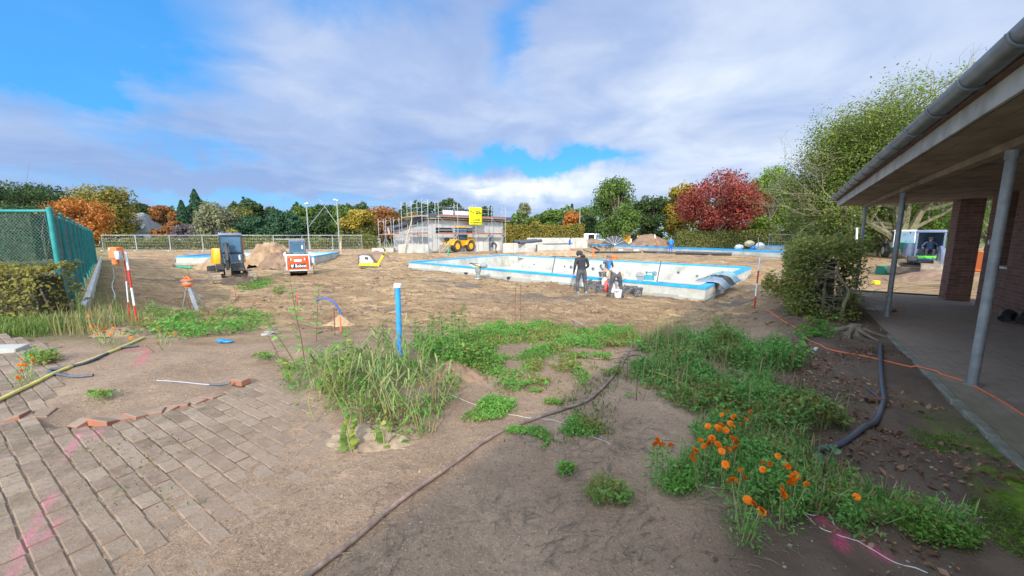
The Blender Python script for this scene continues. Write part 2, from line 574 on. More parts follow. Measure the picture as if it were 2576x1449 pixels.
def gz(x, y):
    """detailed ground height"""
    x = np.asarray(x, float)
    y = np.asarray(y, float)
    n = NX[0] * x + NX[1] * y
    z = hbase(x, y)
    site = smooth(5.5, 10, y) * smooth(-0.6, 1.0, n)
    bed = smooth(-1.55, -1.40, n) * (1 - smooth(-0.2, 0.6, n)) * (1 - smooth(9, 12, y))
    q = x * 0.75 + y * 0.66
    r = -x * 0.66 + y * 0.75
    lum = (fbm(x * 0.5, y * 0.5, 3, 3) - 0.44) * 0.26 + (fbm(x * 1.9, y * 2.4, 5, 4) - 0.47) * 0.28 + (fbm(x * 4.6, y * 6.0, 15, 3) - 0.44) * 0.13 + (np.abs(fbm(q * 0.9, r * 4.2, 8, 3) - 0.44)) * 0.16
    z = z + site * lum * np.clip(1.0 - (y - 30) / 60, 0.3, 1)
    z = z + (1 - site) * ((fbm(x * 2.2, y * 2.2, 9, 5) - 0.47) * 0.040 + (fbm(x * 9, y * 9, 19, 3) - 0.45) * 0.016) * smooth(-1.6, -1.4, n)
    z = z + bed * ((fbm(x * 3.1, y * 3.1, 12, 5) - 0.42) * 0.13 + 0.02)
    # vehicle ruts curving past the pool corner
    for k, off in enumerate((0.0, 1.5)):
        rut = np.exp(-((x - (6.0 + off + 0.030 * (y - 6) ** 2 * 0.55 + 0.12 * (y - 8))) / 0.20) ** 2) * smooth(7.5, 9, y) * (1 - smooth(19, 23, y))
        z = z - 0.07 * rut
    return z


def ground_col(x, y):
    n = NX[0] * x + NX[1] * y
    a = AX[0] * x + AX[1] * y
    sand = smooth(5.0, 9.0, y + 1.6 * (fbm(x * 0.8, y * 0.8, 31, 3) - 0.45) * 2) * smooth(-0.6, 0.8, n)
    sand = np.maximum(sand, smooth(15.0, 16.0, a) * smooth(-14, -10, n))
    humus = smooth(-1.6, -1.5, n) * (1 - smooth(-0.3, 0.35, n + 0.5 * (fbm(x * 1.3, y * 1.3, 33, 3) - 0.45))) * (1 - smooth(9, 13, a))
    grass = smooth(56, 66, y) + smooth(-1.02, -1.15, x / np.maximum(y, 0.5)) * smooth(5.5, 6.5, y) * 0.7
    moss = smooth(-1.6, -1.5, n) * (1 - smooth(-1.30, -1.05, n + 0.35 * (fbm(x * 2.3, y * 2.3, 35, 3) - 0.45))) * smooth(1.2, 2.0, a) * (1 - smooth(3.6, 5.6, a))
    return np.stack([sand, humus, np.clip(grass, 0, 1), moss], -1)


def paint(T, g, segs):
    """faded streaks of marking paint soaked into the surface, along the given pixel segments"""
    s = T.n('ShaderNodeSeparateXYZ', None, Vector=g).outputs
    tot = None
    for x0, y0, x1, y1, w, k in segs:
        a, b = at(x0, y0), at(x1, y1)
        d = Vector((b.x - a.x, b.y - a.y))
        L = d.length
        d /= L
        dx, dy = T.m('SUBTRACT', s[0], a.x), T.m('SUBTRACT', s[1], a.y)
        al = T.m('ADD', T.m('MULTIPLY', dx, d.x), T.m('MULTIPLY', dy, d.y))
        pe = T.m('ADD', T.m('MULTIPLY', dx, -d.y), T.m('MULTIPLY', dy, d.x))
        f = T.m('EXPONENT', T.m('MULTIPLY', T.m('ADD', T.m('POWER', T.m('ABSOLUTE', T.m('DIVIDE', pe, w)), 2.0), T.m('POWER', T.m('ABSOLUTE', T.m('DIVIDE', T.m('SUBTRACT', al, L / 2), L * 0.55)), 4.0)), -1.0))
        f = T.m('MULTIPLY', f, k)
        tot = f if tot is None else T.m('MAXIMUM', tot, f)
    grain = T.ramp(T.noise(g, 55, 5, 0.7), ((0.36, 0.15), (0.58, 1.0)))
    blot = T.ramp(T.noise(g, 9, 4, 0.6), ((0.36, 0.35), (0.6, 1.0)))
    return T.m('MULTIPLY', T.m('MULTIPLY', tot, grain), blot, clamp=True)


PINK = (0.60, 0.055, 0.17)


def ground_mat():
    m = bpy.data.materials.new('site_ground')
    m.use_nodes = True
    T = NT(m.node_tree)
    g = T.n('ShaderNodeTexCoord').outputs['Object']
    zn = T.n('ShaderNodeAttribute', {'attribute_name': 'soil'})
    sp = T.n('ShaderNodeSeparateColor', None, Color=zn.outputs['Color'])
    sand, humus, grass = sp.outputs
    moss = zn.outputs['Alpha']
    st = T.n('ShaderNodeMapping', None, Vector=g, Rotation=(0, 0, R(41)), Scale=(0.9, 4.0, 1.0)).outputs[0]
    big = T.noise(g, 0.16, 5, 0.6)
    mid = T.noise(g, 0.9, 6, 0.62)
    strk = T.noise(st, 0.55, 6, 0.62, 0.4)
    fine = T.noise(g, 14, 6, 0.7)
    grit = T.noise(g, 70, 3, 0.7)
    dirt = T.mix(T.ramp(mid, ((0.35, 0.0), (0.66, 1.0))), (0.235, 0.152, 0.098), (0.372, 0.256, 0.170))
    dirt = T.mix(T.ramp(fine, ((0.35, 0.0), (0.7, 0.55))), dirt, (0.17, 0.115, 0.080))
    dirt = T.mix(T.ramp(grit, ((0.54, 0.0), (0.68, 0.60))), dirt, (0.45, 0.35, 0.24))
    dirt = T.mix(T.ramp(T.noise(g, 38, 4, 0.7), ((0.33, 0.75), (0.44, 0.0))), dirt, (0.10, 0.068, 0.048))
    s1 = T.mix(T.ramp(strk, ((0.36, 0.0), (0.62, 1.0))), (0.33, 0.200, 0.102), (0.60, 0.410, 0.222))
    s1 = T.mix(T.ramp(big, ((0.50, 0.0), (0.66, 0.65))), s1, (0.27, 0.165, 0.10))
    s1 = T.mix(T.ramp(T.noise(st, 2.2, 5, 0.65), ((0.46, 0.0), (0.70, 0.55))), s1, (0.66, 0.48, 0.28))
    s1 = T.mix(T.ramp(fine, ((0.32, 0.65), (0.56, 0.0))), s1, (0.165, 0.10, 0.06))
    wv = T.n('ShaderNodeTexWave', {'wave_type': 'BANDS', 'bands_direction': 'Y'}, Vector=T.n('ShaderNodeMapping', None, Vector=g, Rotation=(0, 0, R(24))).outputs[0], Scale=0.40, Distortion=3.0, Detail=3, Detail_Scale=0.25).outputs[1]
    trk = T.m('MULTIPLY', T.ramp(wv, ((0.55, 0.0), (0.85, 1.0))), T.ramp(mid, ((0.36, 0.2), (0.56, 1.0))))
    s1 = T.mix(T.m('MULTIPLY', trk, 0.40), s1, (0.215, 0.130, 0.076))
    wet = T.m('ADD', 0.0, paint(T, g, ((1150, 748, 1470, 757, 1.0, 1.0), (1480, 735, 1690, 752, 0.5, .6), (1850, 800, 1985, 812, 0.45, 1.0), (1690, 770, 1890, 745, 0.4, .6))), clamp=True)
    s1 = T.mix(T.m('MULTIPLY', wet, 0.85), s1, (0.175, 0.150, 0.138))
    gm = T.noise(T.n('ShaderNodeMapping', None, Vector=g, Rotation=(0, 0, R(15)), Scale=(0.55, 1.5, 1.0), Location=(3.1, 1.7, 0)).outputs[0], 0.30, 3, 0.55)
    s1 = T.mix(T.ramp(gm, ((0.60, 0.0), (0.66, 0.75))), s1, (0.155, 0.135, 0.125))
    c = T.mix(sand, dirt, s1)
    hum = T.mix(T.ramp(mid, ((0.3, 0.0), (0.7, 1.0))), (0.080, 0.056, 0.040), (0.165, 0.118, 0.086))
    c = T.mix(T.m('MULTIPLY', humus, 0.95), c, hum)
    gr = T.mix(T.ramp(fine, ((0.35, 0.0), (0.65, 1.0))), (0.075, 0.105, 0.030), (0.17, 0.155, 0.060))
    c = T.mix(T.m('MULTIPLY', grass, T.ramp(mid, ((0.25, 0.35), (0.5, 1.0)))), c, gr)
    ms = T.mix(T.ramp(fine, ((0.35, 0.0), (0.65, 1.0))), (0.075, 0.13, 0.012), (0.17, 0.27, 0.025))
    c = T.mix(T.m('MULTIPLY', moss, T.ramp(T.noise(g, 2.6, 5, 0.6), ((0.36, 0.1), (0.50, 1.0)))), c, ms)
    c = T.mix(T.m('MULTIPLY', T.m('SUBTRACT', 1.0, sand), T.ramp(T.noise(g, 0.55, 5, 0.65, 0.6), ((0.50, 0.0), (0.68, 0.55)))), c, (0.135, 0.095, 0.068))
    c = T.mix(T.m('MULTIPLY', paint(T, g, ((310, 880, 395, 881, 0.05, .9), (372, 884, 350, 918, 0.05, .7), (2045, 1322, 2125, 1362, 0.035, 1.0), (2115, 1352, 2110, 1400, 0.035, 1.0), (2160, 1382, 2245, 1422, 0.035, 1.0))), 0.95), c, PINK)
    hh = T.m('ADD', T.m('MULTIPLY', T.noise(g, 6, 8, 0.72), 1.0), T.m('MULTIPLY', grit, 0.22))
    hh = T.m('SUBTRACT', hh, T.m('MULTIPLY', T.m('MULTIPLY', trk, sand), 0.20))
    bp = T.n('ShaderNodeBump', None, Strength=1.0, Distance=T.m('ADD', 0.034, T.m('MULTIPLY', sand, 0.16)), Height=hh)
    bs = T.n('ShaderNodeBsdfPrincipled', None, Base_Color=c, Roughness=0.95, Normal=bp.outputs[0])
    bs.inputs['Specular IOR Level'].default_value = 0.15
    o = T.n('ShaderNodeOutputMaterial')
    T.nt.links.new(bs.outputs[0], o.inputs[0])
    return m


def build_ground():
    ys = [-8.0]
    while ys[-1] < 900:
        ys.append(ys[-1] + max(0.022, 0.0115 * (abs(ys[-1]) + 2.2)))
    ys = np.array(ys)
    us = np.linspace(-2.1, 2.1, 560)
    X = us[None, :] * (np.maximum(ys, -2)[:, None] + 6.0)
    Y = np.repeat(ys[:, None], len(us), 1)
    Z = gz(X, Y)
    inp = inpoly(X, Y, PAVE)
    Z = np.where(inp, -0.007 + (fbm(X * 14, Y * 14, 3, 2) - 0.45) * 0.016, Z)
    # dug strip just beyond the broken paving edge
    dug = smooth(-4.6, -3.9, X) * (1 - smooth(-2.9, -2.3, X)) * smooth(2.7, 3.0, Y) * (1 - smooth(4.6, 5.6, Y)) * (~inp)
    Z = Z - 0.06 * dug
    cut = np.zeros(X.shape, bool)
    for P, zf in ((POOL1, -2.3), (POOL2, -1.6), (POOL3, -1.6)):
        q = inpoly(X, Y, inset(P, 0.12))
        Z = np.where(q, zf, Z)
        cut |= inpoly(X, Y, inset(P, 0.9))
    # soil heaped against pool walls and bare patio bed
    r, c = X.shape
    idx = np.arange(r * c).reshape(r, c)
    Q = np.stack([idx[:-1, :-1], idx[:-1, 1:], idx[1:, 1:], idx[1:, :-1]], -1).reshape(-1, 4)
    keep = ~(cut[:-1, :-1] & cut[:-1, 1:] & cut[1:, 1:] & cut[1:, :-1]).reshape(-1)
    me = np_mesh('ground', np.stack([X, Y, Z], -1).reshape(-1, 3), Q[keep], ground_mat(), True)
    at_ = me.color_attributes.new('soil', 'FLOAT_COLOR', 'POINT')
    col = ground_col(X, Y).reshape(-1, 4)
    if len(at_.data) == len(col):
        at_.data.foreach_set('color', col.astype(np.float32).ravel())
    tag(link('ground', me), kind='structure')


build_ground()


def paving_mats():
    m = bpy.data.materials.new('paver_top')
    m.use_nodes = True
    T = NT(m.node_tree)
    ri = T.n('ShaderNodeNewGeometry').outputs['Random Per Island']
    g = T.n('ShaderNodeTexCoord').outputs['Object']
    c = T.ramp(ri, ((0, (0.145, 0.095, 0.066)), (0.5, (0.210, 0.146, 0.100)), (1, (0.285, 0.210, 0.150))))
    c = T.mix(T.ramp(T.noise(g, 9, 6, 0.7), ((0.38, 0.0), (0.68, 0.7))), c, (0.30, 0.235, 0.18))
    c = T.mix(T.ramp(T.noise(g, 60, 3, 0.7), ((0.60, 0.0), (0.75, 0.55))), c, (0.47, 0.42, 0.37))
    c = T.mix(T.ramp(T.noise(g, 25, 5, 0.7), ((0.34, 0.55), (0.52, 0.0))), c, (0.13, 0.10, 0.08))
    # soil washed over the paving towards its right-hand end
    nx = T.n('ShaderNodeSeparateXYZ', None, Vector=g).outputs[0]
    w = T.m('ADD', T.m('MULTIPLY', T.m('ADD', nx, 3.4), 0.42), T.m('MULTIPLY', T.m('SUBTRACT', T.noise(g, 2.5, 5, 0.6), 0.5), 1.6), clamp=True)
    c = T.mix(T.m('MULTIPLY', w, 0.75), c, (0.27, 0.193, 0.14))
    c = T.mix(T.ramp(T.noise(g, 2.1, 6, 0.7), ((0.54, 0.0), (0.66, 0.45))), c, (0.12, 0.105, 0.06))
    c = T.mix(T.m('MULTIPLY', paint(T, g, ((132, 1250, 92, 1315, 0.030, .8), (88, 1322, 45, 1405, 0.030, .7), (150, 1300, 105, 1370, 0.028, .55), (60, 1400, 15, 1465, 0.03, .5), (205, 1085, 166, 1152, 0.024, .8), (252, 1078, 238, 1104, 0.03, .7))), 0.8), c, (0.62, 0.13, 0.24))
    b = T.n('ShaderNodeBump', None, Strength=1.0, Distance=0.009, Height=T.noise(g, 45, 6, 0.7))
    bs = T.n('ShaderNodeBsdfPrincipled', None, Base_Color=c, Roughness=0.95, Normal=b.outputs[0])
    bs.inputs['Specular IOR Level'].default_value = 0.15
    o = T.n('ShaderNodeOutputMaterial')
    T.nt.links.new(bs.outputs[0], o.inputs[0])
    return m


M['paver'] = paving_mats()
M['brick_side'] = mat('red_brick_side', (0.38, 0.125, 0.065), 0.9, col2=(0.30, 0.11, 0.065), scale=9, bump=0.003, dirt=(0.24, 0.17, 0.12), dscale=7, damt=0.6)


M['paver_side'] = mat('weathered_brick_side', (0.23, 0.095, 0.055), 0.95, col2=(0.14, 0.085, 0.06), scale=9, dirt=(0.15, 0.11, 0.08), dscale=5, damt=0.8)


def brick_shape(mb, c, ax, L=0.178, W=0.098, H=0.065, tilt=(0, 0), lift=0.0, rz=0.0):
    """one paving brick: a little chamfer round the worn top"""
    ux = Vector((ax[0], ax[1], 0))
    ux.rotate(Matrix.Rotation(rz, 3, 'Z'))
    uy = Vector((-ux.y, ux.x, 0))
    ch = 0.006
    vs = []
    for (z, k) in ((-H, 0), (-ch, 0), (0, ch)):
        for sx, sy in ((-1, -1), (1, -1), (1, 1), (-1, 1)):
            lx, ly = sx * (L / 2 - k), sy * (W / 2 - k)
            zz = z + lift + lx * tilt[0] + ly * tilt[1]
            p = ux * lx + uy * ly
            vs.append((c[0] + p.x, c[1] + p.y, (c[2] if len(c) > 2 else 0) + zz))
    fs = [(0, 1, 5, 4), (1, 2, 6, 5), (2, 3, 7, 6), (3, 0, 4, 7), (3, 2, 1, 0)]
    mb.add(vs, fs, 1)
    b = len(mb.v) - 12
    mb.f += [[b + i for i in f] for f in ((4, 5, 9, 8), (5, 6, 10, 9), (6, 7, 11, 10), (7, 4, 8, 11), (8, 9, 10, 11))]
    mb.m += [0] * 5


def build_paving():
    mb = MB()
    p, q = Vector((0.855, -0.52)), Vector((0.52, 0.855))
    for j in range(-40, 72):
        off = (0.092 if j % 2 else 0.0) + random.uniform(-0.03, 0.03)
        for i in range(-46, 28):
            c = p * (i * 0.1845 + off) + q * (j * 0.1045) + Vector((-2.6, 2.2))
            if c.y < 0.75 or not bool(inpoly(np.array(c.x), np.array(c.y), PAVE)):
                continue
            if c.x > -1.5 and random.random() < smooth(-1.5, -0.9, c.x) * 0.7:
                continue
            sink = -0.013 * float(smooth(-2.6, -1.3, c.x + 0.6 * (random.random() - 0.5)))
            brick_shape(mb, (c.x + random.uniform(-.004, .004), c.y + random.uniform(-.004, .004)), p, tilt=(random.gauss(0, .010), random.gauss(0, .013)),
                        lift=0.001 + random.uniform(-.003, .003) + sink, rz=random.gauss(0, 0.012))
    o = mb.build('brick_paving', [M['paver'], M['paver_side']], smooth_=False)
    tag(o, kind='structure')


build_paving()


# patio slab of the pavilion, its edging, in (along, out) coordinates
def pav(a, n, z=0.0):
    return Vector((AX[0] * a + NX[0] * n, AX[1] * a + NX[1] * n, z))


def patio_mat():
    m = bpy.data.materials.new('patio_paving')
    m.use_nodes = True
    T = NT(m.node_tree)
    g = T.n('ShaderNodeTexCoord').outputs['Object']
    mp = T.n('ShaderNodeMapping', None, Vector=g, Rotation=(0, 0, R(-53.5))).outputs[0]
    bt = T.n('ShaderNodeTexBrick', {'offset': 0.5}, Vector=mp, Scale=1.0, Mortar_Size=0.006, Brick_Width=0.21, Row_Height=0.105,
             Color1=(0.21, 0.165, 0.14, 1), Color2=(0.26, 0.205, 0.17, 1), Mortar=(0.11, 0.09, 0.07, 1))
    c = T.mix(T.ramp(T.noise(g, 1.1, 6, 0.65), ((0.35, 0.35), (0.6, 0.92))), bt.outputs[0], (0.285, 0.215, 0.155))
    c = T.mix(T.ramp(T.noise(g, 7, 6, 0.7), ((0.45, 0.0), (0.7, 0.5))), c, (0.15, 0.125, 0.10))
    # moss creeping in along the edging
    ls = T.n('ShaderNodeSeparateXYZ', None, Vector=mp).outputs
    w = T.m('ADD', T.m('MULTIPLY', T.m('ADD', ls[1], 2.1), 1.8), T.m('MULTIPLY', T.m('SUBTRACT', T.noise(g, 3.5, 6, 0.7), 0.5), 2.2), clamp=True)
    w = T.m('MULTIPLY', w, T.m('SUBTRACT', 1.0, T.m('MULTIPLY', T.m('SUBTRACT', ls[0], 4.0), 0.25), clamp=True), clamp=True)
    c = T.mix(T.m('MULTIPLY', w, 0.65), c, (0.085, 0.095, 0.03))
    b = T.n('ShaderNodeBump', None, Strength=0.8, Distance=0.006, Height=T.noise(g, 22, 6, 0.7))
    bs = T.n('ShaderNodeBsdfPrincipled', None, Base_Color=c, Roughness=0.92, Normal=b.outputs[0])
    o = T.n('ShaderNodeOutputMaterial')
    T.nt.links.new(bs.outputs[0], o.inputs[0])
    return m


PE = -1.47          # edging line
mb = MB()
mb.prism([pav(-7, PE - 0.05, -0.12), pav(15.2, PE - 0.05, -0.12), pav(15.2, -9.0, -0.12), pav(-7, -9.0, -0.12)], (0, 0, 0.155))
tag(mb.build('patio', patio_mat(), smooth_=False), kind='structure')
mb = MB()
for i in range(21):
    a0 = -5 + i * 0.8
    if a0 > 8.6:
        break
    w = 0.05
    d = random.uniform(-.006, .006)
    mb.prism([pav(a0, PE - 0.045 + d, -0.2), pav(a0 + 0.785, PE - 0.045 + d, -0.2), pav(a0 + 0.785, PE + 0.035 + d, -0.2), pav(a0, PE + 0.035 + d, -0.2)],
             (0, 0, 0.2 + 0.05 + random.uniform(-.008, .008)))
M['edging'] = mat('edging_stone', (0.15, 0.145, 0.11), 0.95, col2=(0.24, 0.23, 0.185), scale=7, bump=0.004, bscale=30, dirt=(0.075, 0.10, 0.03), dscale=3, damt=0.45)
tag(mb.build('patio_kerb', M['edging'], bevel=0.008), kind='structure')
mb = MB()
mb.box((0, 0, 0), (2.4, 0.035, 0.05))
tag(mb.build('threshold_strip', M['black_plastic'], loc=pav(15.22, -2.75, 0.05), rot=(0, 0, R(53.5 + 90))), kind='structure')


# ================================================================== THE PAVILION (right)
def brickwall_mat():
    m = bpy.data.materials.new('brown_brickwork')
    m.use_nodes = True
    T = NT(m.node_tree)
    g = T.n('ShaderNodeTexCoord').outputs['Object']
    s = T.n('ShaderNodeSeparateXYZ', None, Vector=g).outputs
    v = T.n('ShaderNodeCombineXYZ', None, X=T.m('ADD', s[0], s[1]), Y=s[2], Z=0.0).outputs[0]
    bt = T.n('ShaderNodeTexBrick', {'offset': 0.5}, Vector=v, Scale=1.0, Mortar_Size=0.008, Mortar_Smooth=0.2, Bias=-0.1, Brick_Width=0.25, Row_Height=0.077,
             Color1=(0.17, 0.078, 0.054, 1), Color2=(0.28, 0.13, 0.088, 1), Mortar=(0.22, 0.185, 0.155, 1))
    c = T.mix(T.ramp(T.noise(g, 5, 6, 0.7), ((0.4, 0.0), (0.7, 0.5))), bt.outputs[0], (0.10, 0.055, 0.04))
    b = T.n('ShaderNodeBump', {'invert': True}, Strength=0.9, Distance=0.008, Height=bt.outputs['Fac'])
    bs = T.n('ShaderNodeBsdfPrincipled', None, Base_Color=c, Roughness=0.9, Normal=b.outputs[0])
    o = T.n('ShaderNodeOutputMaterial')
    T.nt.links.new(bs.outputs[0], o.inputs[0])
    return m


M['brickwork'] = brickwall_mat()
M['soffit'] = mat('soffit_boards', (0.27, 0.20, 0.145), 0.9, col2=(0.37, 0.285, 0.215), scale=2.5, bump=0.003, dirt=(0.10, 0.075, 0.055), dscale=2.2, damt=0.8)
M['fascia'] = mat('fascia_board', (0.36, 0.345, 0.31), 0.85, col2=(0.46, 0.44, 0.40), scale=3, dirt=(0.16, 0.15, 0.12), dscale=4, damt=0.6)
M['gutter'] = mat('zinc_gutter', (0.13, 0.15, 0.165), 0.45, 0.35, col2=(0.20, 0.22, 0.235), scale=5, dirt=(0.10, 0.10, 0.09), dscale=3, damt=0.5)
M['post'] = mat('post_paint', (0.20, 0.215, 0.22), 0.55, 0.15, col2=(0.29, 0.30, 0.30), scale=9, bump=0.001, dirt=(0.20, 0.19, 0.17), dscale=6, damt=0.5)
M['tile'] = mat('roof_tiles', (0.13, 0.07, 0.055), 0.85, col2=(0.19, 0.10, 0.08), scale=6)


def pavilion():
    t = thing('pavilion', 'brown brick pavilion with overhanging eave on grey steel posts along the right edge', 'building', (0, 0, 0), R(53.5))
    b = MB()                                                     # pier, then the walls
    b.box((14.67, -3.64, 1.31), (0.55, 0.42, 2.62))
    b.box((13.38, -3.95, 1.31), (0.64, 0.40, 2.62))
    b.box((12.73, -4.62, 1.31), (0.66, 0.22, 2.62))
    b.box((12.73, -3.98, 0.50), (0.66, 0.44, 1.0))
    b.box((3.2, -3.9, 1.31), (18.4, 0.34, 2.62))
    b.box((3.3, -7.0, 1.31), (20.8, 0.3, 2.62))
    b.box((13.58, -5.6, 1.31), (0.24, 2.5, 2.62))
    w = b.build('wall', M['brickwork'], t, smooth_=False)
    b = MB()
    b.box((12.73, -3.86, 1.02), (0.74, 0.34, 0.045))
    b.build('window_sill', M['white'], t, bevel=0.006)
    b = MB()
    b.box((13.69 - 0.3, -3.73, 1.55), (0.07, 0.05, 0.11))
    b.build('light_switch', M['white'], t, bevel=0.006)
    r = MB()
    a0, a1 = -7.0, 15.55
    r.prism([(a0, -1.11, 2.855), (a0, -4.1, 3.35), (a0, -7.6, 2.84), (a0, -7.6, 2.78), (a0, -1.11, 2.78)], (a1 - a0, 0, 0))
    for i in range(76):                                           # tile edge above the gutter
        r.box((a0 + 0.15 + i * 0.297, -1.08, 2.865), (0.28, 0.16, 0.022), rot=Matrix.Rotation(R(-9), 3, 'X'))
    r.build('roof', M['tile'], t, smooth_=False)
    s = MB()
    n0, n1 = -1.2, -7.4
    k = 44
    for i in range(k):                                            # boards of the soffit
        y = n0 + (n1 - n0) * (i + 0.5) / k
        s.box(((a0 + a1) / 2, y, 2.70 + random.uniform(-.003, .003)), (a1 - a0 - 0.1, (n0 - n1) / k - 0.006, 0.16))
    s.build('soffit', M['soffit'], t, smooth_=False)
    f = MB()
    f.box(((a0 + a1) / 2, -1.17, 2.705), (a1 - a0, 0.03, 0.19))
    f.box((a1 + 0.005, -4.3, 2.72), (0.03, 6.2, 0.20))
    f.build('fascia', M['fascia'], t, bevel=0.004)
    bm_ = MB()
    bm_.box(((a0 + 15.3) / 2, -1.77, 2.575), (15.3 - a0, 0.13, 0.085))
    bm_.build('beam', M['soffit'], t, bevel=0.006)
    g = MB()
    vs, fs = [], []
    prof = []
    for j in range(13):                                           # half-round gutter, open to the top
        an = math.pi + math.pi * j / 12
        prof.append((-1.055 + 0.085 * math.cos(an), 2.87 + 0.085 * math.sin(an)))
    prof = [(prof[0][0] + 0.0, 2.885)] + prof + [(prof[-1][0], 2.885), (prof[-1][0] - 0.012, 2.885)]
    inner = [(-1.055 + 0.076 * math.cos(math.pi + math.pi * j / 12), 2.87 + 0.076 * math.sin(math.pi + math.pi * j / 12)) for j in range(12, -1, -1)]
    g.prism([(a0, y, z) for y, z in prof + inner], (a1 + 0.06 - a0, 0, 0))
    go = g.build('gutter', M['gutter'], t)
    k = MB()
    x = a1 - 0.35
    while x > -3:
        pts = [(x, -1.055 + 0.092 * math.cos(math.pi + math.pi * j / 12), 2.87 + 0.092 * math.sin(math.pi + math.pi * j / 12)) for j in range(13)]
        k = MB()
        k.tube(pts, 0.011, 6)
        k.build('gutter_clip', M['gutter'], go)
        x -= 0.82
    pass
    for a in (6.18, 10.64, 15.1):
        p = MB()
        p.cyl((a, -1.77, 0.0), (a, -1.77, 2.54), 0.042, 0.042, 20)
        p.cyl((a, -1.77, 2.44), (a, -1.77, 2.535), 0.052, 0.052, 20)
        p.cyl((a, -1.77, 0.0), (a, -1.77, 0.05), 0.075, 0.072, 20)
        p.build('post', M['post'], t)


pavilion()


# ================================================================== POOLS
def plane_hit(px, py, P, Q):
    """where the photo pixel meets the upright plane through P and Q"""
    dx, dy, dz = ray(px, py)
    P, Q = Vector(P[:2]), Vector(Q[:2])
    e = (Q - P).normalized()
    nn = Vector((-e.y, e.x))
    t = nn.dot(P) / nn.dot(Vector((dx, dy)))
    return Vector((dx * t, dy * t, HC + dz * t))


def pool(label, quad, zt, zo, zf, th, jn, cop):
    t = thing('swimming_pool', label, 'pool', (quad[0][0], quad[0][1], 0))
    o = Vector((-quad[0][0], -quad[0][1], 0))
    qi = inset(quad, th)

    def ring(mb, q0, q1, z0, z1, m=0, mi=0, only=None):
        """a band of wall between outline q0 (outside) and q1 (inside)"""
        n = len(q0)
        for i in range(n):
            if only and i not in only:
                continue
            j = (i + 1) % n
            P = [Vector((q0[i][0], q0[i][1], z0)), Vector((q0[j][0], q0[j][1], z0)), Vector((q1[j][0], q1[j][1], z0)), Vector((q1[i][0], q1[i][1], z0))]
            mb.prism([p + o for p in P], (0, 0, z1 - z0), m)
    w = MB()
    ring(w, quad, qi, zf - 0.2, zt - cop)
    w.build('pool_wall', M['pool_inside'], t, smooth_=False)
    f = MB()
    f.prism([Vector((p[0], p[1], zf - 0.1)) + o for p in inset(quad, th - 0.02)], (0, 0, 0.1))
    f.build('pool_floor', M['pool_inside'], t, smooth_=False)
    c = MB()
    ring(c, inset(quad, -0.025), inset(quad, th + 0.012), zt - cop - 0.001, zt)
    c.build('coping', M['blue_liner'], t, smooth_=False)
    s = MB()                                                    # rough footing and cut liner along the outside
    for i in range(len(quad)):
        p, q = Vector(quad[i]), Vector(quad[(i + 1) % len(quad)])
        L = (q - p).length
        n = Vector((q.y - p.y, p.x - q.x)).normalized()
        k = max(3, int(L / jn))
        for j in range(k):
            a, b = p.lerp(q, j / k), p.lerp(q, (j + 1) / k)
            h = random.uniform(0.12, 0.2)
            e = random.uniform(0.05, 0.09)
            s.prism([Vector((a.x, a.y, zo - 0.3)) + o, Vector((b.x, b.y, zo - 0.3)) + o, Vector((b.x + n.x * e, b.y + n.y * e, zo - 0.3)) + o, Vector((a.x + n.x * e, a.y + n.y * e, zo - 0.3)) + o], (0, 0, h + 0.3))
    s.build('footing', M['concrete'], t, smooth_=False)
    return t, o, qi


def nozzle(t, o, p, nrm, r):
    mb = MB()
    d = Vector((nrm[0], nrm[1], 0))
    q = p + o
    mb.tube([q - d * 0.02, q + d * 0.03], [r, r], 18)
    mb.tube([q + d * 0.028, q + d * 0.045], [r * 0.72, r * 0.70], 18)
    x = mb.build('nozzle', M['nozzle_grey'], t)
    k = MB()
    k.tube([q + d * 0.045, q + d * 0.049], [r * 0.40, r * 0.40], 14)
    k.build('opening', M['dark'], x)


M['nozzle_grey'] = mat('grey_flange', (0.22, 0.23, 0.235), 0.6)
t1, o1, qi1 = pool('long concrete pool with blue coping and round wall nozzles in mid site', POOL1, -0.12, -0.68, -1.30, 0.30, 0.9, 0.085)
e = (Vector(qi1[2]) - Vector(qi1[3])).normalized()
nb = Vector((e.y, -e.x))
if nb.dot(Vector(POOL1[0]) - Vector(POOL1[3])) < 0:
    nb = -nb
for px, py, r in ((1344, 683, .085), (1421, 688, .085), (1437, 690, .145), (1492, 694, .145), (1517, 696, .085), (1627, 703, .085), (1647, 706, .155), (1707, 703, .10), (1754, 712, .08)):
    p = plane_hit(px, py - 18, qi1[3], qi1[2])
    p.z = max(min(p.z, -0.5), -1.0)
    nozzle(t1, o1, p, nb, r * 1.15)
# formwork joints on the near outer wall
p0, p1 = Vector(POOL1[0]), Vector(POOL1[1])
nf = Vector((p1.y - p0.y, p0.x - p1.x)).normalized()
for k in range(1, 9):
    q = p0.lerp(p1, k / 9 + 0.01)
    w_ = MB()
    w_.box((q.x + o1.x + nf.x * 0.004, q.y + o1.y + nf.y * 0.004, -0.44), (0.012, 0.012, 0.42))
    w_.build('wall_joint', M['concrete'], t1, smooth_=False)
for px in (1120, 1300):                                         # pipe stubs low on the near wall
    q = plane_hit(px, 690, POOL1[0], POOL1[1]) if False else p0.lerp(p1, 0.34 if px == 1120 else 0.52).to_3d()
    q.z = -0.52
    k = MB()
    k.tube([q + o1, q + o1 + nf.to_3d() * 0.22], [0.055, 0.055], 12)
    k.tube([q + o1 + nf.to_3d() * 0.15, q + o1 + nf.to_3d() * 0.24], [0.068, 0.068], 12)
    k.build('pipe_stub', M['black_plastic'], t1)
pool('small concrete pool with blue coping behind the yellow excavator at left', POOL2, 0.08, -0.62, -0.9, 0.28, 1.2, 0.09)
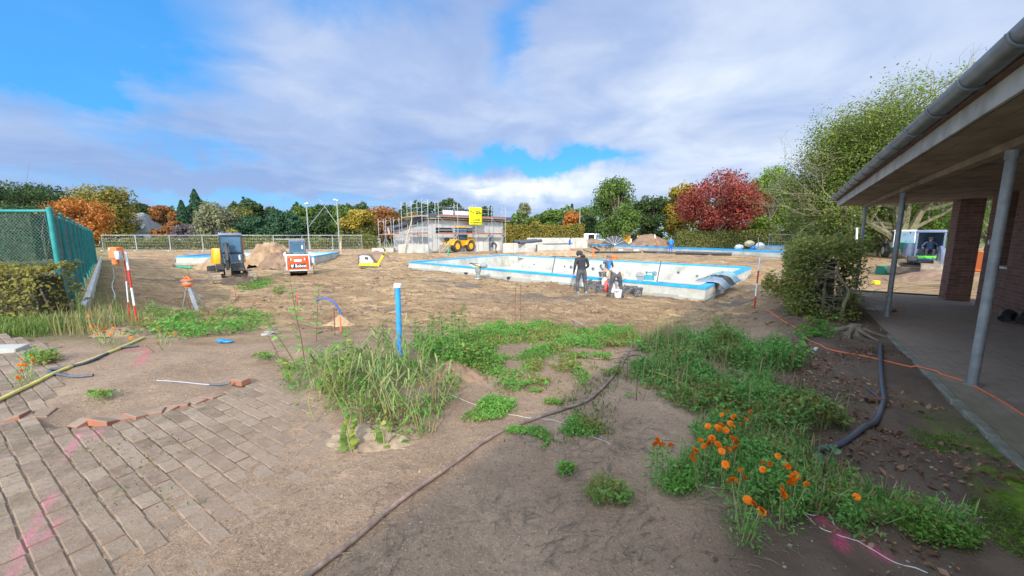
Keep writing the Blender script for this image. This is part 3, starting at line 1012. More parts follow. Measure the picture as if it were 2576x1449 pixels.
pool('fifty metre concrete pool with blue coping along the back of the site', POOL3, 0.55, -0.1, -1.0, 0.35, 2.5, 0.16)

# ================================================================== NEW BUILDING WITH SCAFFOLD
BC = Vector((-9.3, 42.0, 0))                       # its near corner
BR = math.atan2(7.0, 8.1)                          # its front runs this way; local +x along the front, +y into the building


def text_mesh(s, size, depth=0.01, align='CENTER'):
    cu = bpy.data.curves.new('lettering', 'FONT')
    cu.body = s
    cu.size = size
    cu.extrude = depth
    cu.align_x = align
    cu.align_y = 'CENTER'
    cu.resolution_u = 2
    cu.offset = size * 0.018
    o = bpy.data.objects.new('lettering', cu)
    C.objects.link(o)
    dg = bpy.context.evaluated_depsgraph_get()
    me = bpy.data.meshes.new_from_object(o.evaluated_get(dg))
    bpy.data.objects.remove(o)
    bpy.data.curves.remove(cu)
    return me


def lettering(s, size, material, parent, loc, rot, depth=0.006, sx=1.0):
    me = text_mesh(s, size, depth)
    me.materials.clear()
    me.materials.append(material)
    o = link('lettering', me, parent, loc, rot)
    o.scale = (sx, 1, 1)
    return o


M['render'] = mat('raw_blockwork', (0.47, 0.455, 0.43), 0.92, col2=(0.40, 0.39, 0.37), scale=1.2, bump=0.004, bscale=12, dirt=(0.29, 0.275, 0.26), dscale=1.6, damt=0.5)
M['slate'] = mat('dark_roofing', (0.045, 0.055, 0.075), 0.6, col2=(0.065, 0.075, 0.10), scale=3)
M['red_board'] = mat('red_deck_board', (0.26, 0.075, 0.06), 0.8, col2=(0.34, 0.12, 0.09), scale=5)
M['banner'] = mat('yellow_banner', (0.80, 0.72, 0.0), 0.5, col2=(0.66, 0.62, 0.01), scale=1.2)
M['ink'] = mat('dark_print', (0.02, 0.022, 0.03), 0.6)


def new_building():
    t = thing('new_building', 'unfinished grey single storey building with dark sloping roof behind scaffolding', 'building', BC, BR)
    L, D = 10.7, 9.8
    w = MB()
    w.prism([(0, 0, -0.5), (L, 0, -0.5), (L, 0, 3.66), (0, 0, 3.66)], (0, 0.3, 0))
    w.prism([(0, 0.3, -0.5), (0, D, -0.5), (0, D, 2.5), (0, 0.3, 3.66)], (0.3, 0, 0))
    w.prism([(L - 0.3, 0.3, -0.5), (L - 0.3, D, -0.5), (L - 0.3, D, 2.5), (L - 0.3, 0.3, 3.66)], (0.3, 0, 0))
    w.box((L / 2, D - 0.15, 1.0), (L - 0.6, 0.3, 3.0))
    w.build('wall', M['render'], t, smooth_=False)
    for (x0, x1) in ((0.75, 3.05), (4.0, 6.0)):
        k = MB()
        k.box(((x0 + x1) / 2, -0.02, 2.48), (x1 - x0, 0.05, 0.62))
        o = k.build('window', M['dark'], t, smooth_=False)
        k = MB()
        k.box(((x0 + x1) / 2, -0.055, 2.48), (x1 - x0, 0.03, 0.05))
        for q in (x0, x1):
            k.box((q, -0.055, 2.48), (0.05, 0.03, 0.66))
        k.build('frame', M['galv'], o, smooth_=False)
    k = MB()
    k.box((8.75, -0.02, 0.95), (0.62, 0.05, 2.0))
    k.build('door', M['blue_grey'], t)
    for x, wd in ((6.9, 1.2), (7.95, 0.7), (9.7, 0.9)):
        k = MB()
        k.box((x, -0.03, 0.5), (wd, 0.05, 1.5))
        k.build('base_panel', M['pale_concrete'], t, bevel=0.01)
    r = MB()
    y0, y1 = -0.75, D + 0.7
    sl = (2.5 - 3.66) / (D - 0.3)
    z = lambda y: 3.72 + sl * (y - 0.3)
    r.prism([(-0.7, y0, z(y0)), (-0.7, y1, z(y1)), (-0.7, y1, z(y1) + 0.38), (-0.7, y0, z(y0) + 0.42)], (L + 1.75, 0, 0))
    r.build('roof', M['slate'], t, bevel=0.02)
    k = MB()
    k.box((L / 2, y0 + 0.42, z(y0) - 0.06), (L + 1.4, 0.7, 0.08))
    k.build('eave_board', M['wood'], t)
    a = MB()                                        # mansard of felt rolls standing on the roof edge
    for i in range(17):
        x = 1.7 + i * 0.235
        if 6 <= i - 0 < 7:
            continue
        a.cyl((x, -0.35, z(-0.35) + 0.34), (x, -0.35, z(-0.35) + 0.95), 0.105, 0.105, 10, m=0)
        a.cyl((x, -0.35, z(-0.35) + 0.95), (x, -0.35, z(-0.35) + 1.16), 0.108, 0.108, 10, m=1)
    p = mb_ = a.build('roofing_rolls', [M['white'], M['dark_metal']])
    p.location, p.rotation_euler = BC, (0, 0, BR)
    tag(p, 'row of white and black roofing rolls standing on the roof edge', 'roofing rolls')


new_building()


def scaffold(label, org, rz, bays, y0, decks, top, base, first_open=False, group='scaffolding round the new building'):
    """bays: x of every frame; the scaffold is 0.75 deep, in front of the wall"""
    t = thing('scaffold', label, 'scaffold', org, rz, group)
    for x in bays:
        f = MB()
        for y in (y0, y0 - 0.72):
            f.cyl((x, y, base), (x, y, top), 0.028, 0.028, 8)
        for zz in [base + 0.25] + [d - 0.06 for d in decks] + [top - 0.28]:
            f.cyl((x, y0, zz), (x, y0 - 0.72, zz), 0.024, 0.024, 6)
        for y, s in ((y0, -1), (y0 - 0.72, 1)):
            f.cyl((x, y, top - 0.55), (x, y + s * 0.2, top - 0.28), 0.02, 0.02, 6)
        f.build('frame', M['galv'], t)
    for d in decks:
        for i in range(len(bays) - 1):
            k = MB()
            k.box(((bays[i] + bays[i + 1]) / 2, y0 - 0.36, d), (bays[i + 1] - bays[i] - 0.05, 0.66, 0.06))
            k.build('deck', M['galv'] if (i + int(d)) % 2 else M['old_wood'], t)
            k = MB()
            k.box(((bays[i] + bays[i + 1]) / 2, y0 - 0.70, d + 0.11), (bays[i + 1] - bays[i] - 0.04, 0.03, 0.15))
            k.build('toe_board', M['red_board'], t)
            for h in (0.52, 1.02):
                k = MB()
                k.cyl((bays[i], y0 - 0.72, d + h), (bays[i + 1], y0 - 0.72, d + h), 0.021, 0.021, 6)
                k.build('guard_rail', M['galv'], t)
    for i in (0, 2, len(bays) - 2):
        if 0 <= i < len(bays) - 1:
            k = MB()
            k.cyl((bays[i], y0 - 0.74, base + 0.1), (bays[i + 1], y0 - 0.74, decks[0]), 0.024, 0.024, 6)
            if len(decks) > 1:
                k.cyl((bays[i + 1], y0 - 0.74, decks[0]), (bays[i], y0 - 0.74, decks[1]), 0.024, 0.024, 6)
            k.build('brace', M['galv'], t)
    return t


scaffold('tall galvanised scaffold with red toe boards along the front of the new building', BC, BR, [0.55, 3.05, 5.6, 8.0, 10.2], -0.45, [2.05, 4.0], 5.6, -0.1)
# along the gable side (local x of this one runs back along that wall)
scaffold('galvanised scaffold with timber deck up the lit gable end of the new building', BC + Vector((math.cos(BR), math.sin(BR), 0)) * 0.0, BR + R(90), [-1.0, 1.5, 4.1], 1.35, [2.05, 4.0], 5.75, -0.1)
scaffold('lower galvanised scaffold with one deck at the low left end of the gable wall', BC, BR + R(90), [5.2, 7.6, 9.9], 1.9, [2.05], 4.05, -0.1)


def banner():
    t = thing('banner', 'yellow advertising banner with dark lettering tied to the front scaffold', 'banner', BC + Vector((math.cos(BR) * 5.5 - math.sin(BR) * -1.27, math.sin(BR) * 5.5 + math.cos(BR) * -1.27, 0.58)), BR)
    t.scale = (0.8, 1, 0.85)
    vs, fs = [], []
    nx, nz = 9, 11
    for i in range(nx + 1):
        for j in range(nz + 1):
            x, z = -1.17 + 2.34 * i / nx, 3.02 + 2.42 * j / nz
            vs.append((x, 0.015 * math.sin(i * 1.9 + j * 0.7), z))
    for i in range(nx):
        for j in range(nz):
            a = i * (nz + 1) + j
            fs.append((a, a + nz + 1, a + nz + 2, a + 1))
    b = MB()
    b.add(vs, fs)
    me = b.mesh('cloth', M['banner'])
    o = link('cloth', me, t)
    md = o.modifiers.new('thickness', 'SOLIDIFY')
    md.thickness = 0.012
    k = MB()
    k.add([(-1.05, -0.03, 4.85), (-0.30, -0.03, 4.66), (-0.30, -0.03, 4.76), (-1.05, -0.03, 4.93)], [(0, 1, 2, 3)])
    k.prism([(-1.05, -0.03, 4.85), (-0.30, -0.03, 4.66), (-0.30, -0.03, 4.76), (-1.05, -0.03, 4.93)], (0, -0.008, 0))
    k.build('roof_emblem', M['ink'], o)
    for s, z, sz, x, sx in (('Dachdecker', 4.88, 0.22, 0.45, 0.8), ('MEISTER', 4.63, 0.28, 0.45, 0.95), ('Bedachung', 4.42, 0.15, 0.50, 0.9), ('Zimmerei', 3.92, 0.13, 0.5, 1.0),
                            ('Fassaden  Abdichtung', 3.78, 0.13, 0.30, 0.9), ('Dachsanierung  Holzbau', 3.64, 0.13, 0.1, 1.0), ('Tel. 04553/997410', 3.34, 0.28, 0.02, 0.92)):
        lettering(s, sz, M['ink'], o, (x, -0.03, z), (R(90), 0, 0), 0.006, sx)


banner()


def planks(label, pts, w=0.2):
    k = MB()
    for p, q in pts:
        k.bar(p, q, w, 0.05)
    o = k.build('timber_plank', M['wood'], bevel=0.004)
    tag(o, label, 'plank')


planks('long pale timber plank leaning up against the gable scaffold', [(on(1013, 40.2) + Vector((0, 0, 0.02)), Vector((on(1039, 40.7).x, 40.7, topz(552, 40.7))))], 0.22)
planks('short timber board leaning at the low left end of the scaffold', [(Vector((on(985, 47).x, 47, topz(600, 47))), Vector((on(978, 47.2).x, 47.2, topz(572, 47.2))))], 0.3)
bpy.data.objects['timber_plank'].location.x += 0.0


def concrete_unit(label, px0, px1, Y, top, base=None, dep=0.9, yaw=0.0, name='concrete_wall', seams=3, cat='wall'):
    p, q = on(px0, Y), on(px1, Y)
    L = (q - p).length
    t = thing(name, label, cat, p, yaw)
    g = min(p.z, q.z) - 0.3
    zt = topz(top, Y)
    k = MB()
    m_ = max(1, seams)
    for i in range(m_):
        k.box(((i + 0.5) * L / m_, dep / 2, (zt + g) / 2 - p.z), (L / m_ - 0.012, dep, zt - g))
    k.build('wall_block', M['concrete'], t, bevel=0.015)
    s = MB()
    s.box((L / 2, dep / 2, zt - p.z + 0.02), (L - 0.1, dep - 0.1, 0.05))
    s.build('top_slab', M['concrete'], t, bevel=0.01)
    return t


concrete_unit('low pale concrete wall with cast joints in front of the gable scaffold', 1002, 1078, 40.8, 616, dep=0.35, seams=2)
concrete_unit('long low concrete trough wall left of the gable scaffold', 935, 990, 43.5, 625, dep=0.8, seams=1)
concrete_unit('stacked concrete units with seams beside the far pool corner', 1265, 1345, 42.0, 613, dep=2.5, seams=3)
concrete_unit('plain concrete chamber with dark pipes lying on its roof', 1352, 1434, 40.5, 617, dep=3.0, seams=2)
concrete_unit('long pale concrete retaining wall in front of the clipped hedge', 1325, 1478, 56.0, 599, dep=0.4, seams=5)


def pipe_on(label, p, q, r, material, name='pipe', cat='pipe', n=14, hollow=True, group=None):
    k = MB()
    p, q = Vector(p), Vector(q)
    k.tube([p, q], [r, r], n, 0)
    d = (q - p).normalized()
    if hollow:
        k.tube([p - d * 0.006, p + d * 0.02], [r * 0.8, r * 0.8], n, 1)
    o = k.build(name, [material, M['dark']])
    tag(o, label, cat, group)
    return o


pipe_on('dark grey drain pipe lying on the stacked concrete units, front one', Vector((on(1305, 41.5).x, 41.2, topz(611, 41.2))), Vector((on(1362, 44.0).x, 44.5, topz(605, 44.5))), 0.17, M['pipe_grey'], 'drain_pipe')
pipe_on('dark grey drain pipe lying just behind the front pipe on the stacked units', Vector((on(1292, 42.5).x, 42.6, topz(608, 42.6))), Vector((on(1350, 45.5).x, 46.0, topz(604, 46))), 0.15, M['pipe_grey'], 'drain_pipe')
k = MB()
for i in range(7):
    z = topz(617, 41) + 0.10 + random.uniform(0, .04)
    a = Vector((on(1365 + i * 3, 41).x, 41.0 + i * 0.25, z))
    k.tube([a, a + Vector((2.4 + random.uniform(-.4, .4), 0.5 + random.uniform(-.3, .3), 0.02))], 0.045, 8)
tag(k.build('rod_bundle', M['pipe_grey']), 'bundle of thin grey rods lying on the plain concrete chamber', 'rods')


# ================================================================== FENCES, POLES
def fence_panel(p, q, label, group, h=2.0, kind='galv'):
    p, q = Vector(p), Vector(q)
    L = (q - p).length
    t = thing('site_fence_panel', label, 'fence panel', p, math.atan2(q.y - p.y, q.x - p.x), group)
    dz = q.z - p.z
    f = MB()
    f.tube([(0.03, 0, 0.05), (0.03, 0, h), (L - 0.03, 0, h + dz), (L - 0.03, 0, 0.05 + dz)], 0.034, 8)
    f.cyl((0.03, 0, 0.12), (L - 0.03, 0, 0.12 + dz), 0.018, 0.018, 6)
    f.build('frame', M['galv'], t)
    g = MB()
    n = int(L / 0.22)
    for i in range(1, n):
        x = L * i / n
        g.box((x, 0, h / 2 + 0.05 + dz * i / n), (0.005, 0.005, h - 0.1))
    for i in range(1, 5):
        g.bar((0, 0, h * i / 5), (L, 0, h * i / 5 + dz), 0.009, 0.009)
    g.build('mesh_wire', M['galv'], t, smooth_=False)
    b = MB()
    b.box((0, 0, 0.06), (0.22, 0.65, 0.14), top=(0.8, 0.9))
    b.build('foot_block', M['concrete'], t, bevel=0.02)
    return t


xs = [260, 345, 430, 512, 600, 690, 762, 838, 912]
Yf = [47, 48, 47.5, 46, 47, 48.5, 50, 50.5, 51]
PL = ['leftmost wire site fence panel, by the end of the green tennis fence', 'wire site fence panel right of the orange box in front of brambles', 'wire site fence panel above the left end of the small pool',
      'wire site fence panel behind the yellow excavator', 'wire site fence panel behind the tall earth heap', 'wire site fence panel just left of the compact track loader cab',
      'wire site fence panel behind the compact track loader, left of the taller pole', 'wire site fence panel right of the taller pole, next to the scaffold']
for i in range(8):
    fence_panel(on(xs[i], Yf[i]), on(xs[i + 1], Yf[i + 1]), PL[i], 'wire site fence panels along the left edge of the site')
fence_panel(on(1931, 46), on(1992, 44), 'single wire fence panel standing by the clipped hedge at right', None, 2.1)


def rail_fence():
    t = thing('rail_fence', 'weathered timber post and rail paddock fence behind the wire site fence', 'fence', on(265, 62))
    o = -t.location
    prev = None
    for i in range(28):
        p = on(255 + i * 26, 62 + 0.12 * i)
        k = MB()
        k.cyl(p + o + Vector((0, 0, -0.2)), p + o + Vector((0, 0, 1.35)), 0.07, 0.065, 8)
        k.build('post', M['old_wood'], t)
        if prev is not None:
            for h in (0.7, 1.2):
                k = MB()
                k.bar(prev + o + Vector((0, -0.08, h)), p + o + Vector((0, -0.08, h)), 0.04, 0.13)
                k.build('rail', M['old_wood'], t)
        prev = p


rail_fence()


def lamp_pole(label, px, Y, top, guy):
    p = on(px, Y)
    t = thing('lamp_pole', label, 'pole', p)
    h = topz(top, Y) - p.z
    k = MB()
    k.cyl((0, 0, -0.1), (0, 0, h), 0.10, 0.07, 10)
    k.build('mast', M['concrete_pole'], t)
    k = MB()
    k.box((0.0 if guy < 0 else -0.0, 0, h - 0.1), (0.5, 0.2, 0.16))
    k.box((-0.2 if guy < 0 else 0.22, -0.05, h - 0.02), (0.36, 0.34, 0.2), top=(0.8, 0.8))
    k.build('floodlight', M['galv'], t, bevel=0.02)
    k = MB()
    k.tube([(0, 0, h * 0.48), (guy, 0.2, h * 0.80), (guy * 1.55, 0.3, h * 0.985)], 0.035, 6)
    k.cyl((guy * 1.5, 0.3, h * 0.97), (guy * 1.72, 0.3, h * 1.0), 0.06, 0.05, 6)
    k.build('bracket_arm', M['concrete_pole'], t)
    k = MB()
    k.tube([(0.15, -0.1, 0.0), (0.15, -0.12, 1.1)], 0.07, 8)
    k.build('cable_cover', M['galv'], t)


M['concrete_pole'] = mat('grey_pole', (0.20, 0.22, 0.205), 0.85, col2=(0.28, 0.30, 0.28), scale=2)
lamp_pole('tall grey lamp pole with slanted arm, left one of the pair by the dark trees', 779, 52, 511, 1.7)
lamp_pole('taller grey lamp pole with slanted arm on its left, nearer the scaffold', 855, 51, 502, -1.5)
k = MB()
k.cyl((0, 0, 0), (0, 0, 8.0), 0.12, 0.09, 8)
k.cyl((-0.5, 0, 7.6), (0.5, 0, 7.6), 0.04, 0.04, 6)
tag(k.build('utility_pole', M['concrete_pole'], loc=on(1457, 80)), 'thin pale utility pole in front of the big green tree', 'pole')


# tennis court fence at the left
M['windscreen'] = mat('teal_windscreen', (0.008, 0.10, 0.105), 0.8, col2=(0.018, 0.16, 0.165), scale=2.2, alpha=0.68, dirt=(0.05, 0.16, 0.165), dscale=1.5, damt=0.4)
M['teal_paint'] = mat('teal_paint', (0.008, 0.15, 0.14), 0.45, col2=(0.015, 0.20, 0.19), scale=6)
M['chain'] = mat('green_wire', (0.05, 0.14, 0.12), 0.5)


def tennis_fence():
    t = thing('tennis_fence', 'teal tennis court fence with woven windscreen running away from the camera', 'fence', (0, 0, 0))
    a = Vector((-11.05, 9.0, 0))
    d = Vector((-0.735, 0.678, 0))
    n = 13
    P = []
    for i in range(n):
        q = a + d * (3.0 * i)
        zb = float(hbase(q.x, q.y))
        zt = 2.30 - 0.012 * i
        P.append((q, zb, zt))
        k = MB()
        k.cyl((q.x, q.y, zb - 0.2), (q.x, q.y, zt + 0.05), 0.045 if i else 0.055, 0.045 if i else 0.055, 12)
        k.blob((q.x, q.y, zt + 0.05), (0.055, 0.055, 0.03), 10, 5)
        k.build('post', M['teal_paint'], t)
    k = MB()
    for i in range(n - 1):
        k.cyl((P[i][0].x, P[i][0].y, P[i][2]), (P[i + 1][0].x, P[i + 1][0].y, P[i + 1][2]), 0.028, 0.028, 8)
    k.build('top_rail', M['teal_paint'], t)
    nn = Vector((d.y, -d.x, 0)) * -0.06
    vs, fs = [], []
    m_, h_ = (n - 1) * 6, 6
    for i in range(m_ + 1):
        s = i / 6
        j = min(int(s), n - 2)
        fr = s - j
        q = P[j][0].lerp(P[j + 1][0], fr) + nn * (1 + 0.5 * math.sin(i * 2.1))
        zb = P[j][1] * (1 - fr) + P[j + 1][1] * fr + 0.28
        zt = P[j][2] * (1 - fr) + P[j + 1][2] * fr - 0.03 - 0.05 * math.sin(fr * math.pi)
        for u in range(h_ + 1):
            w = nn * (0.35 * math.sin(u * 1.3 + i * 0.9))
            vs.append((q.x + w.x, q.y + w.y, zb + (zt - zb) * u / h_))
    for i in range(m_):
        for u in range(h_):
            b = i * (h_ + 1) + u
            fs.append((b, b + h_ + 1, b + h_ + 2, b + 1))
    k = MB()
    k.add(vs, fs)
    o = k.build('windscreen', M['windscreen'], t)
    md = o.modifiers.new('thickness', 'SOLIDIFY')
    md.thickness = 0.006
    # the return across the end of the court: top rail and chain link
    e = Vector((-1, -0.02, 0))
    k = MB()
    zt = 2.28
    k.cyl((a.x, a.y, zt), (a.x - 8, a.y - 0.1, zt + 0.02), 0.036, 0.036, 10)
    k.build('return_rail', M['teal_paint'], t)
    k = MB()
    k.cyl((a.x - 3.1, a.y, -0.2), (a.x - 3.1, a.y, zt), 0.03, 0.03, 8)
    k.build('return_post', M['teal_paint'], t)
    k = MB()
    s = 0.085
    H = 2.35
    for i in range(-28, 62):
        x0 = i * s
        for sg in (1, -1):
            u0, u1 = x0, x0 + sg * H
            v0, v1 = 0.0, H
            if sg == 1:
                if u0 < 0:
                    v0, u0 = -u0, 0
                if u1 > 5:
                    v1, u1 = v1 - (u1 - 5), 5
            else:
                if u1 < 0:
                    v1, u1 = v1 + u1, 0
                if u0 > 5:
                    v0, u0 = u0 - 5, 5
            if v1 - v0 > 0.05:
                k.bar((a.x - u0, a.y, -0.12 + v0), (a.x - u1, a.y, -0.12 + v1), 0.0038, 0.0038)
    k.build('chain_link', M['chain'], t, smooth_=False)


tennis_fence()
k = MB()
a_, d_ = Vector((-10.62, 8.9, 0)), Vector((-0.735, 0.678, 0))
for i in range(30):
    q, r = a_ + d_ * (1.25 * i), a_ + d_ * (1.25 * i + 1.235)
    zq, zr = float(hbase(q.x, q.y)), float(hbase(r.x, r.y))
    nn = Vector((d_.y, -d_.x, 0)) * 0.13
    k.prism([(q.x, q.y, zq - 0.3), (r.x, r.y, zr - 0.3), (r.x + nn.x, r.y + nn.y, zr - 0.3), (q.x + nn.x, q.y + nn.y, zq - 0.3)], (0, 0, 0.3 + 0.36))
tag(k.build('kerb_wall', M['pale_concrete'], bevel=0.012), 'low pale concrete kerb wall along the foot of the teal tennis fence', 'wall')


# ================================================================== MACHINES
def stadium(L, h, n=8):
    """outline of a track seen from the side: list of (y, z)"""
    r = h / 2
    P = []
    for i in range(n + 1):
        a = -math.pi / 2 + math.pi * i / n
        P.append((L / 2 - r + r * math.cos(a), r + r * math.sin(a)))
    for i in range(n + 1):
        a = math.pi / 2 + math.pi * i / n
        P.append((-L / 2 + r + r * math.cos(a), r + r * math.sin(a)))
    return P


def track(parent, x, L, h, w, material=None, name='track'):
    k = MB()
    P = stadium(L, h)
    k.prism([(x - w / 2, y, z) for y, z in P], (w, 0, 0), 0)
    # grousers round the outside
    n = 34
    per = []
    Q = P + [P[0]]
    for i in range(len(Q) - 1):
        per.append(math.dist(Q[i], Q[i + 1]))
    tot = sum(per)
    for j in range(n):
        s = tot * j / n
        i = 0
        while s > per[i]:
            s -= per[i]
            i += 1
        y = Q[i][0] + (Q[i + 1][0] - Q[i][0]) * s / per[i]
        z = Q[i][1] + (Q[i + 1][1] - Q[i][1]) * s / per[i]
        a = math.atan2(z - h / 2, y - max(-L / 2 + h / 2, min(L / 2 - h / 2, y)))
        k.box((x, y, z), (w + 0.02, 0.055, 0.045), 0, Matrix.Rotation(a, 3, 'X'))
    o = k.build(name, material or M['rubber_mud'], parent, smooth_=False)
    k = MB()
    for sx in (-1, 1):
        xx = x + sx * (w / 2 + 0.012)
        for y in (-L / 2 + h / 2, L / 2 - h / 2):
            k.cyl((xx - 0.02, y, h / 2), (xx + 0.02, y, h / 2), h * 0.33, h * 0.33, 14)
        k.box((xx, 0, h * 0.5), (0.03, L - h * 1.3, h * 0.36))
    k.build('wheel_guard', M['muddy_steel'], o)
    return o


M['rubber_mud'] = mat('muddy_rubber', (0.20, 0.155, 0.115), 0.9, col2=(0.34, 0.265, 0.19), scale=7, dirt=(0.40, 0.30, 0.20), dscale=4, damt=0.7)


M['blade'] = mat('worn_blade', (0.10, 0.075, 0.058), 0.7, 0.3, col2=(0.19, 0.145, 0.11), scale=3, dirt=(0.30, 0.22, 0.15), dscale=4, damt=0.4)


def glass_box(parent, name, quads, th=0.02):
    k = MB()
    for q in quads:
        q = [Vector(p) for p in q]
        nn = (q[1] - q[0]).cross(q[2] - q[0]).normalized() * th
        k.prism(q, nn)
    return k.build(name, M['glass'], parent, smooth_=False)


def cab_frame(parent, x0, x1, y0, y1, z0, z1, w, material, mid=None):
    k = MB()
    for x in (x0, x1):
        for y in (y0, y1):
            k.box((x, y, (z0 + z1) / 2), (w, w, z1 - z0))
    for z in (z0, z1):
        for x in (x0, x1):
            k.box((x, (y0 + y1) / 2, z), (w * 0.98, y1 - y0 + w, w))
        for y in (y0, y1):
            k.box(((x0 + x1) / 2, y, z), (x1 - x0 + w, w * 0.98, w))
    if mid:
        k.box(((x0 + x1) / 2, y0, mid), (x1 - x0, w * 0.7, w * 0.8))
    return k.build('cab_frame', material, parent, bevel=0.012)


def excavator(p, yaw, und, label, name='excavator', body='yellow', op=False):
    t = thing(name, label, 'excavator', p, yaw)
    # undercarriage, turned under the house
    Mx = Matrix.Rotation(und, 4, 'Z')
    us = []
    for x in (-0.86, 0.86):
        us.append(track(t, x, 2.0, 0.56, 0.36))
    k = MB()
    k.box((0, 0, 0.33), (1.4, 0.7, 0.26))
    us.append(k.build('chassis', M['muddy_steel'], t, bevel=0.02))
    k = MB()
    k.box((0, -1.55, 0.20), (1.50, 0.07, 0.40))
    k.box((0, -1.50, 0.0), (1.48, 0.12, 0.05))
    k.bar((-0.35, -0.4, 0.3), (-0.42, -1.5, 0.22), 0.09, 0.12)
    k.bar((0.35, -0.4, 0.3), (0.42, -1.5, 0.22), 0.09, 0.12)
    us.append(k.build('dozer_blade', M['blade'], t, bevel=0.01))
    for o in us:
        o.matrix_local = Mx @ o.matrix_local
    k = MB()
    k.cyl((0, 0, 0.46), (0, 0, 0.62), 0.42, 0.42, 20)
    k.build('slew_ring', M['dark_metal'], t)
    k = MB()
    k.box((-0.02, 0.05, 0.72), (1.36, 1.5, 0.20))
    k.box((-0.52, -0.45, 0.86), (0.42, 0.7, 0.30))
    k.build('platform', M['dark_metal'], t, bevel=0.03)
    k = MB()                                                      # engine cover: wraps round the back, bulges left
    k.prism([(-0.56, -0.42, 0.98), (-0.74, -0.30, 0.98), (-0.80, 0.35, 0.98), (-0.60, 0.86, 0.98), (0.60, 0.86, 0.98), (0.76, 0.5, 0.98), (0.6, 0.35, 0.98), (-0.5, 0.35, 0.98)], (0, 0, 0.42))
    k.prism([(-0.50, -0.55, 0.98), (-0.84, -0.46, 0.98), (-0.96, 0.0, 0.98), (-0.90, 0.45, 0.98), (-0.58, 0.80, 0.98), (-0.47, 0.35, 0.98)], (0.07, 0.02, 0.74))
    k.build('engine_cover', M['blue_grey' if op else body], t, bevel=0.04, seg=2)
    cab_frame(t, -0.44, 0.58, -0.62, 0.5, 0.86, 2.34, 0.075, M['blue_grey'] if op else M['dark_metal'], None if op else 1.52)
    k = MB()
    k.box((0.07, -0.05, 2.40), (1.16, 1.28, 0.12), top=(0.93, 0.93))
    k.build('cab_roof', M['blue_grey'], t, bevel=0.03, seg=2)
    G = [[(0.61, -0.58, 1.3), (0.61, 0.46, 1.3), (0.61, 0.46, 2.3), (0.61, -0.58, 2.3)], [(-0.47, -0.58, 1.3), (-0.47, 0.46, 1.3), (-0.47, 0.46, 2.3), (-0.47, -0.58, 2.3)],
         [(-0.4, 0.52, 1.3), (0.54, 0.52, 1.3), (0.54, 0.52, 2.3), (-0.4, 0.52, 2.3)]]
    if not op:
        G.append([(-0.40, -0.64, 1.56), (0.54, -0.64, 1.56), (0.54, -0.64, 2.28), (-0.40, -0.64, 2.28)])
        G.append([(-0.40, -0.63, 1.04), (0.54, -0.63, 1.04), (0.54, -0.63, 1.46), (-0.40, -0.63, 1.46)])
    glass_box(t, 'window', G)
    k = MB()
    k.box((0.07, -0.60, 0.94), (1.02, 0.06, 0.16))
    k.build('front_panel', M['green'] if op else M['dark_metal'], t, bevel=0.02)
    if not op:
        k = MB()
        k.box((0.66, 0.2, 1.75), (0.04, 0.12, 0.9))
        k.build('side_strip', M['orange2'], t, bevel=0.01)
        k = MB()
        k.box((0.42, -0.665, 1.28), (0.08, 0.012, 0.22))
        k.build('cab_sticker', M['white'], t)
        k = MB()
        k.box((-0.97, -0.15, 0.78), (0.40, 0.5, 0.24))
        k.build('tool_box', M['dark_metal'], t, bevel=0.02)
    bx = -0.18 if not op else 0.42
    k = MB()                                                      # swing post, boom folded up in front of the cab
    k.box((bx, -0.86, 0.62), (0.28, 0.36, 0.40))
    k.cyl((bx, -0.88, 0.42), (bx, -0.88, 0.92), 0.10, 0.10, 12)
    k.build('swing_post', M['muddy_steel'], t, bevel=0.02)
    k = MB()
    if not op:
        k.bar((bx, -0.92, 0.72), (bx, -1.02, 1.35), 0.17, 0.24)
        k.bar((bx, -1.02, 1.33), (bx, -0.90, 1.98), 0.15, 0.20)
        k.build('boom', M['dark_metal'], t, bevel=0.02)
        k = MB()
        k.bar((bx + 0.02, -0.90, 1.96), (bx + 0.02, -1.12, 1.15), 0.13, 0.16)
        k.cyl((bx - 0.12, -0.9, 1.96), (bx + 0.16, -0.9, 1.96), 0.07, 0.07, 12)
        k.cyl((bx - 0.14, -1.02, 1.35), (bx + 0.14, -1.02, 1.35), 0.08, 0.08, 12)
        k.build('dipper_arm', M['dark_metal'], t, bevel=0.02)
        k = MB()
        k.cyl((bx + 0.13, -0.98, 0.8), (bx + 0.13, -1.05, 1.5), 0.045, 0.045, 10)
        k.cyl((bx + 0.13, -1.05, 1.5), (bx + 0.13, -1.0, 1.9), 0.022, 0.022, 8)
        k.build('hydraulic_ram', M['dark_metal'], t)
        k = MB()
        k.tube(spline([(bx - .1, -1.0, 1.9), (bx - .2, -1.1, 1.6), (bx - .16, -1.05, 1.0), (bx - .1, -.95, .75)], 5), 0.018, 6)
        k.build('hydraulic_hose', M['black_plastic'], t)
    else:
        k.bar((bx, -0.9, 0.75), (bx + 0.05, -1.45, 1.55), 0.15, 0.2)
        k.bar((bx + 0.05, -1.43, 1.53), (bx + 0.08, -2.0, 1.25), 0.13, 0.17)
        k.build('boom', M['blue_grey'], t, bevel=0.02)
        k = MB()
        k.bar((bx + 0.08, -2.0, 1.30), (bx + 0.1, -1.95, 0.55), 0.12, 0.15)
        k.build('dipper_arm', M['blue_grey'], t, bevel=0.02)
        k = MB()
        prof = [(-1.75, 0.62), (-2.2, 0.60), (-2.38, 0.36), (-2.30, 0.12), (-2.02, 0.02), (-1.70, 0.10)]
        k.prism([(bx - 0.62, y, z) for y, z in prof], (1.25, 0, 0))
        k.box((bx, -1.95, 0.62), (1.28, 0.5, 0.07))
        k.build('bucket', M['muddy_steel'], t, bevel=0.015)
        k = MB()
        k.box((0.25, 0.25, 1.2), (0.5, 0.5, 0.12))
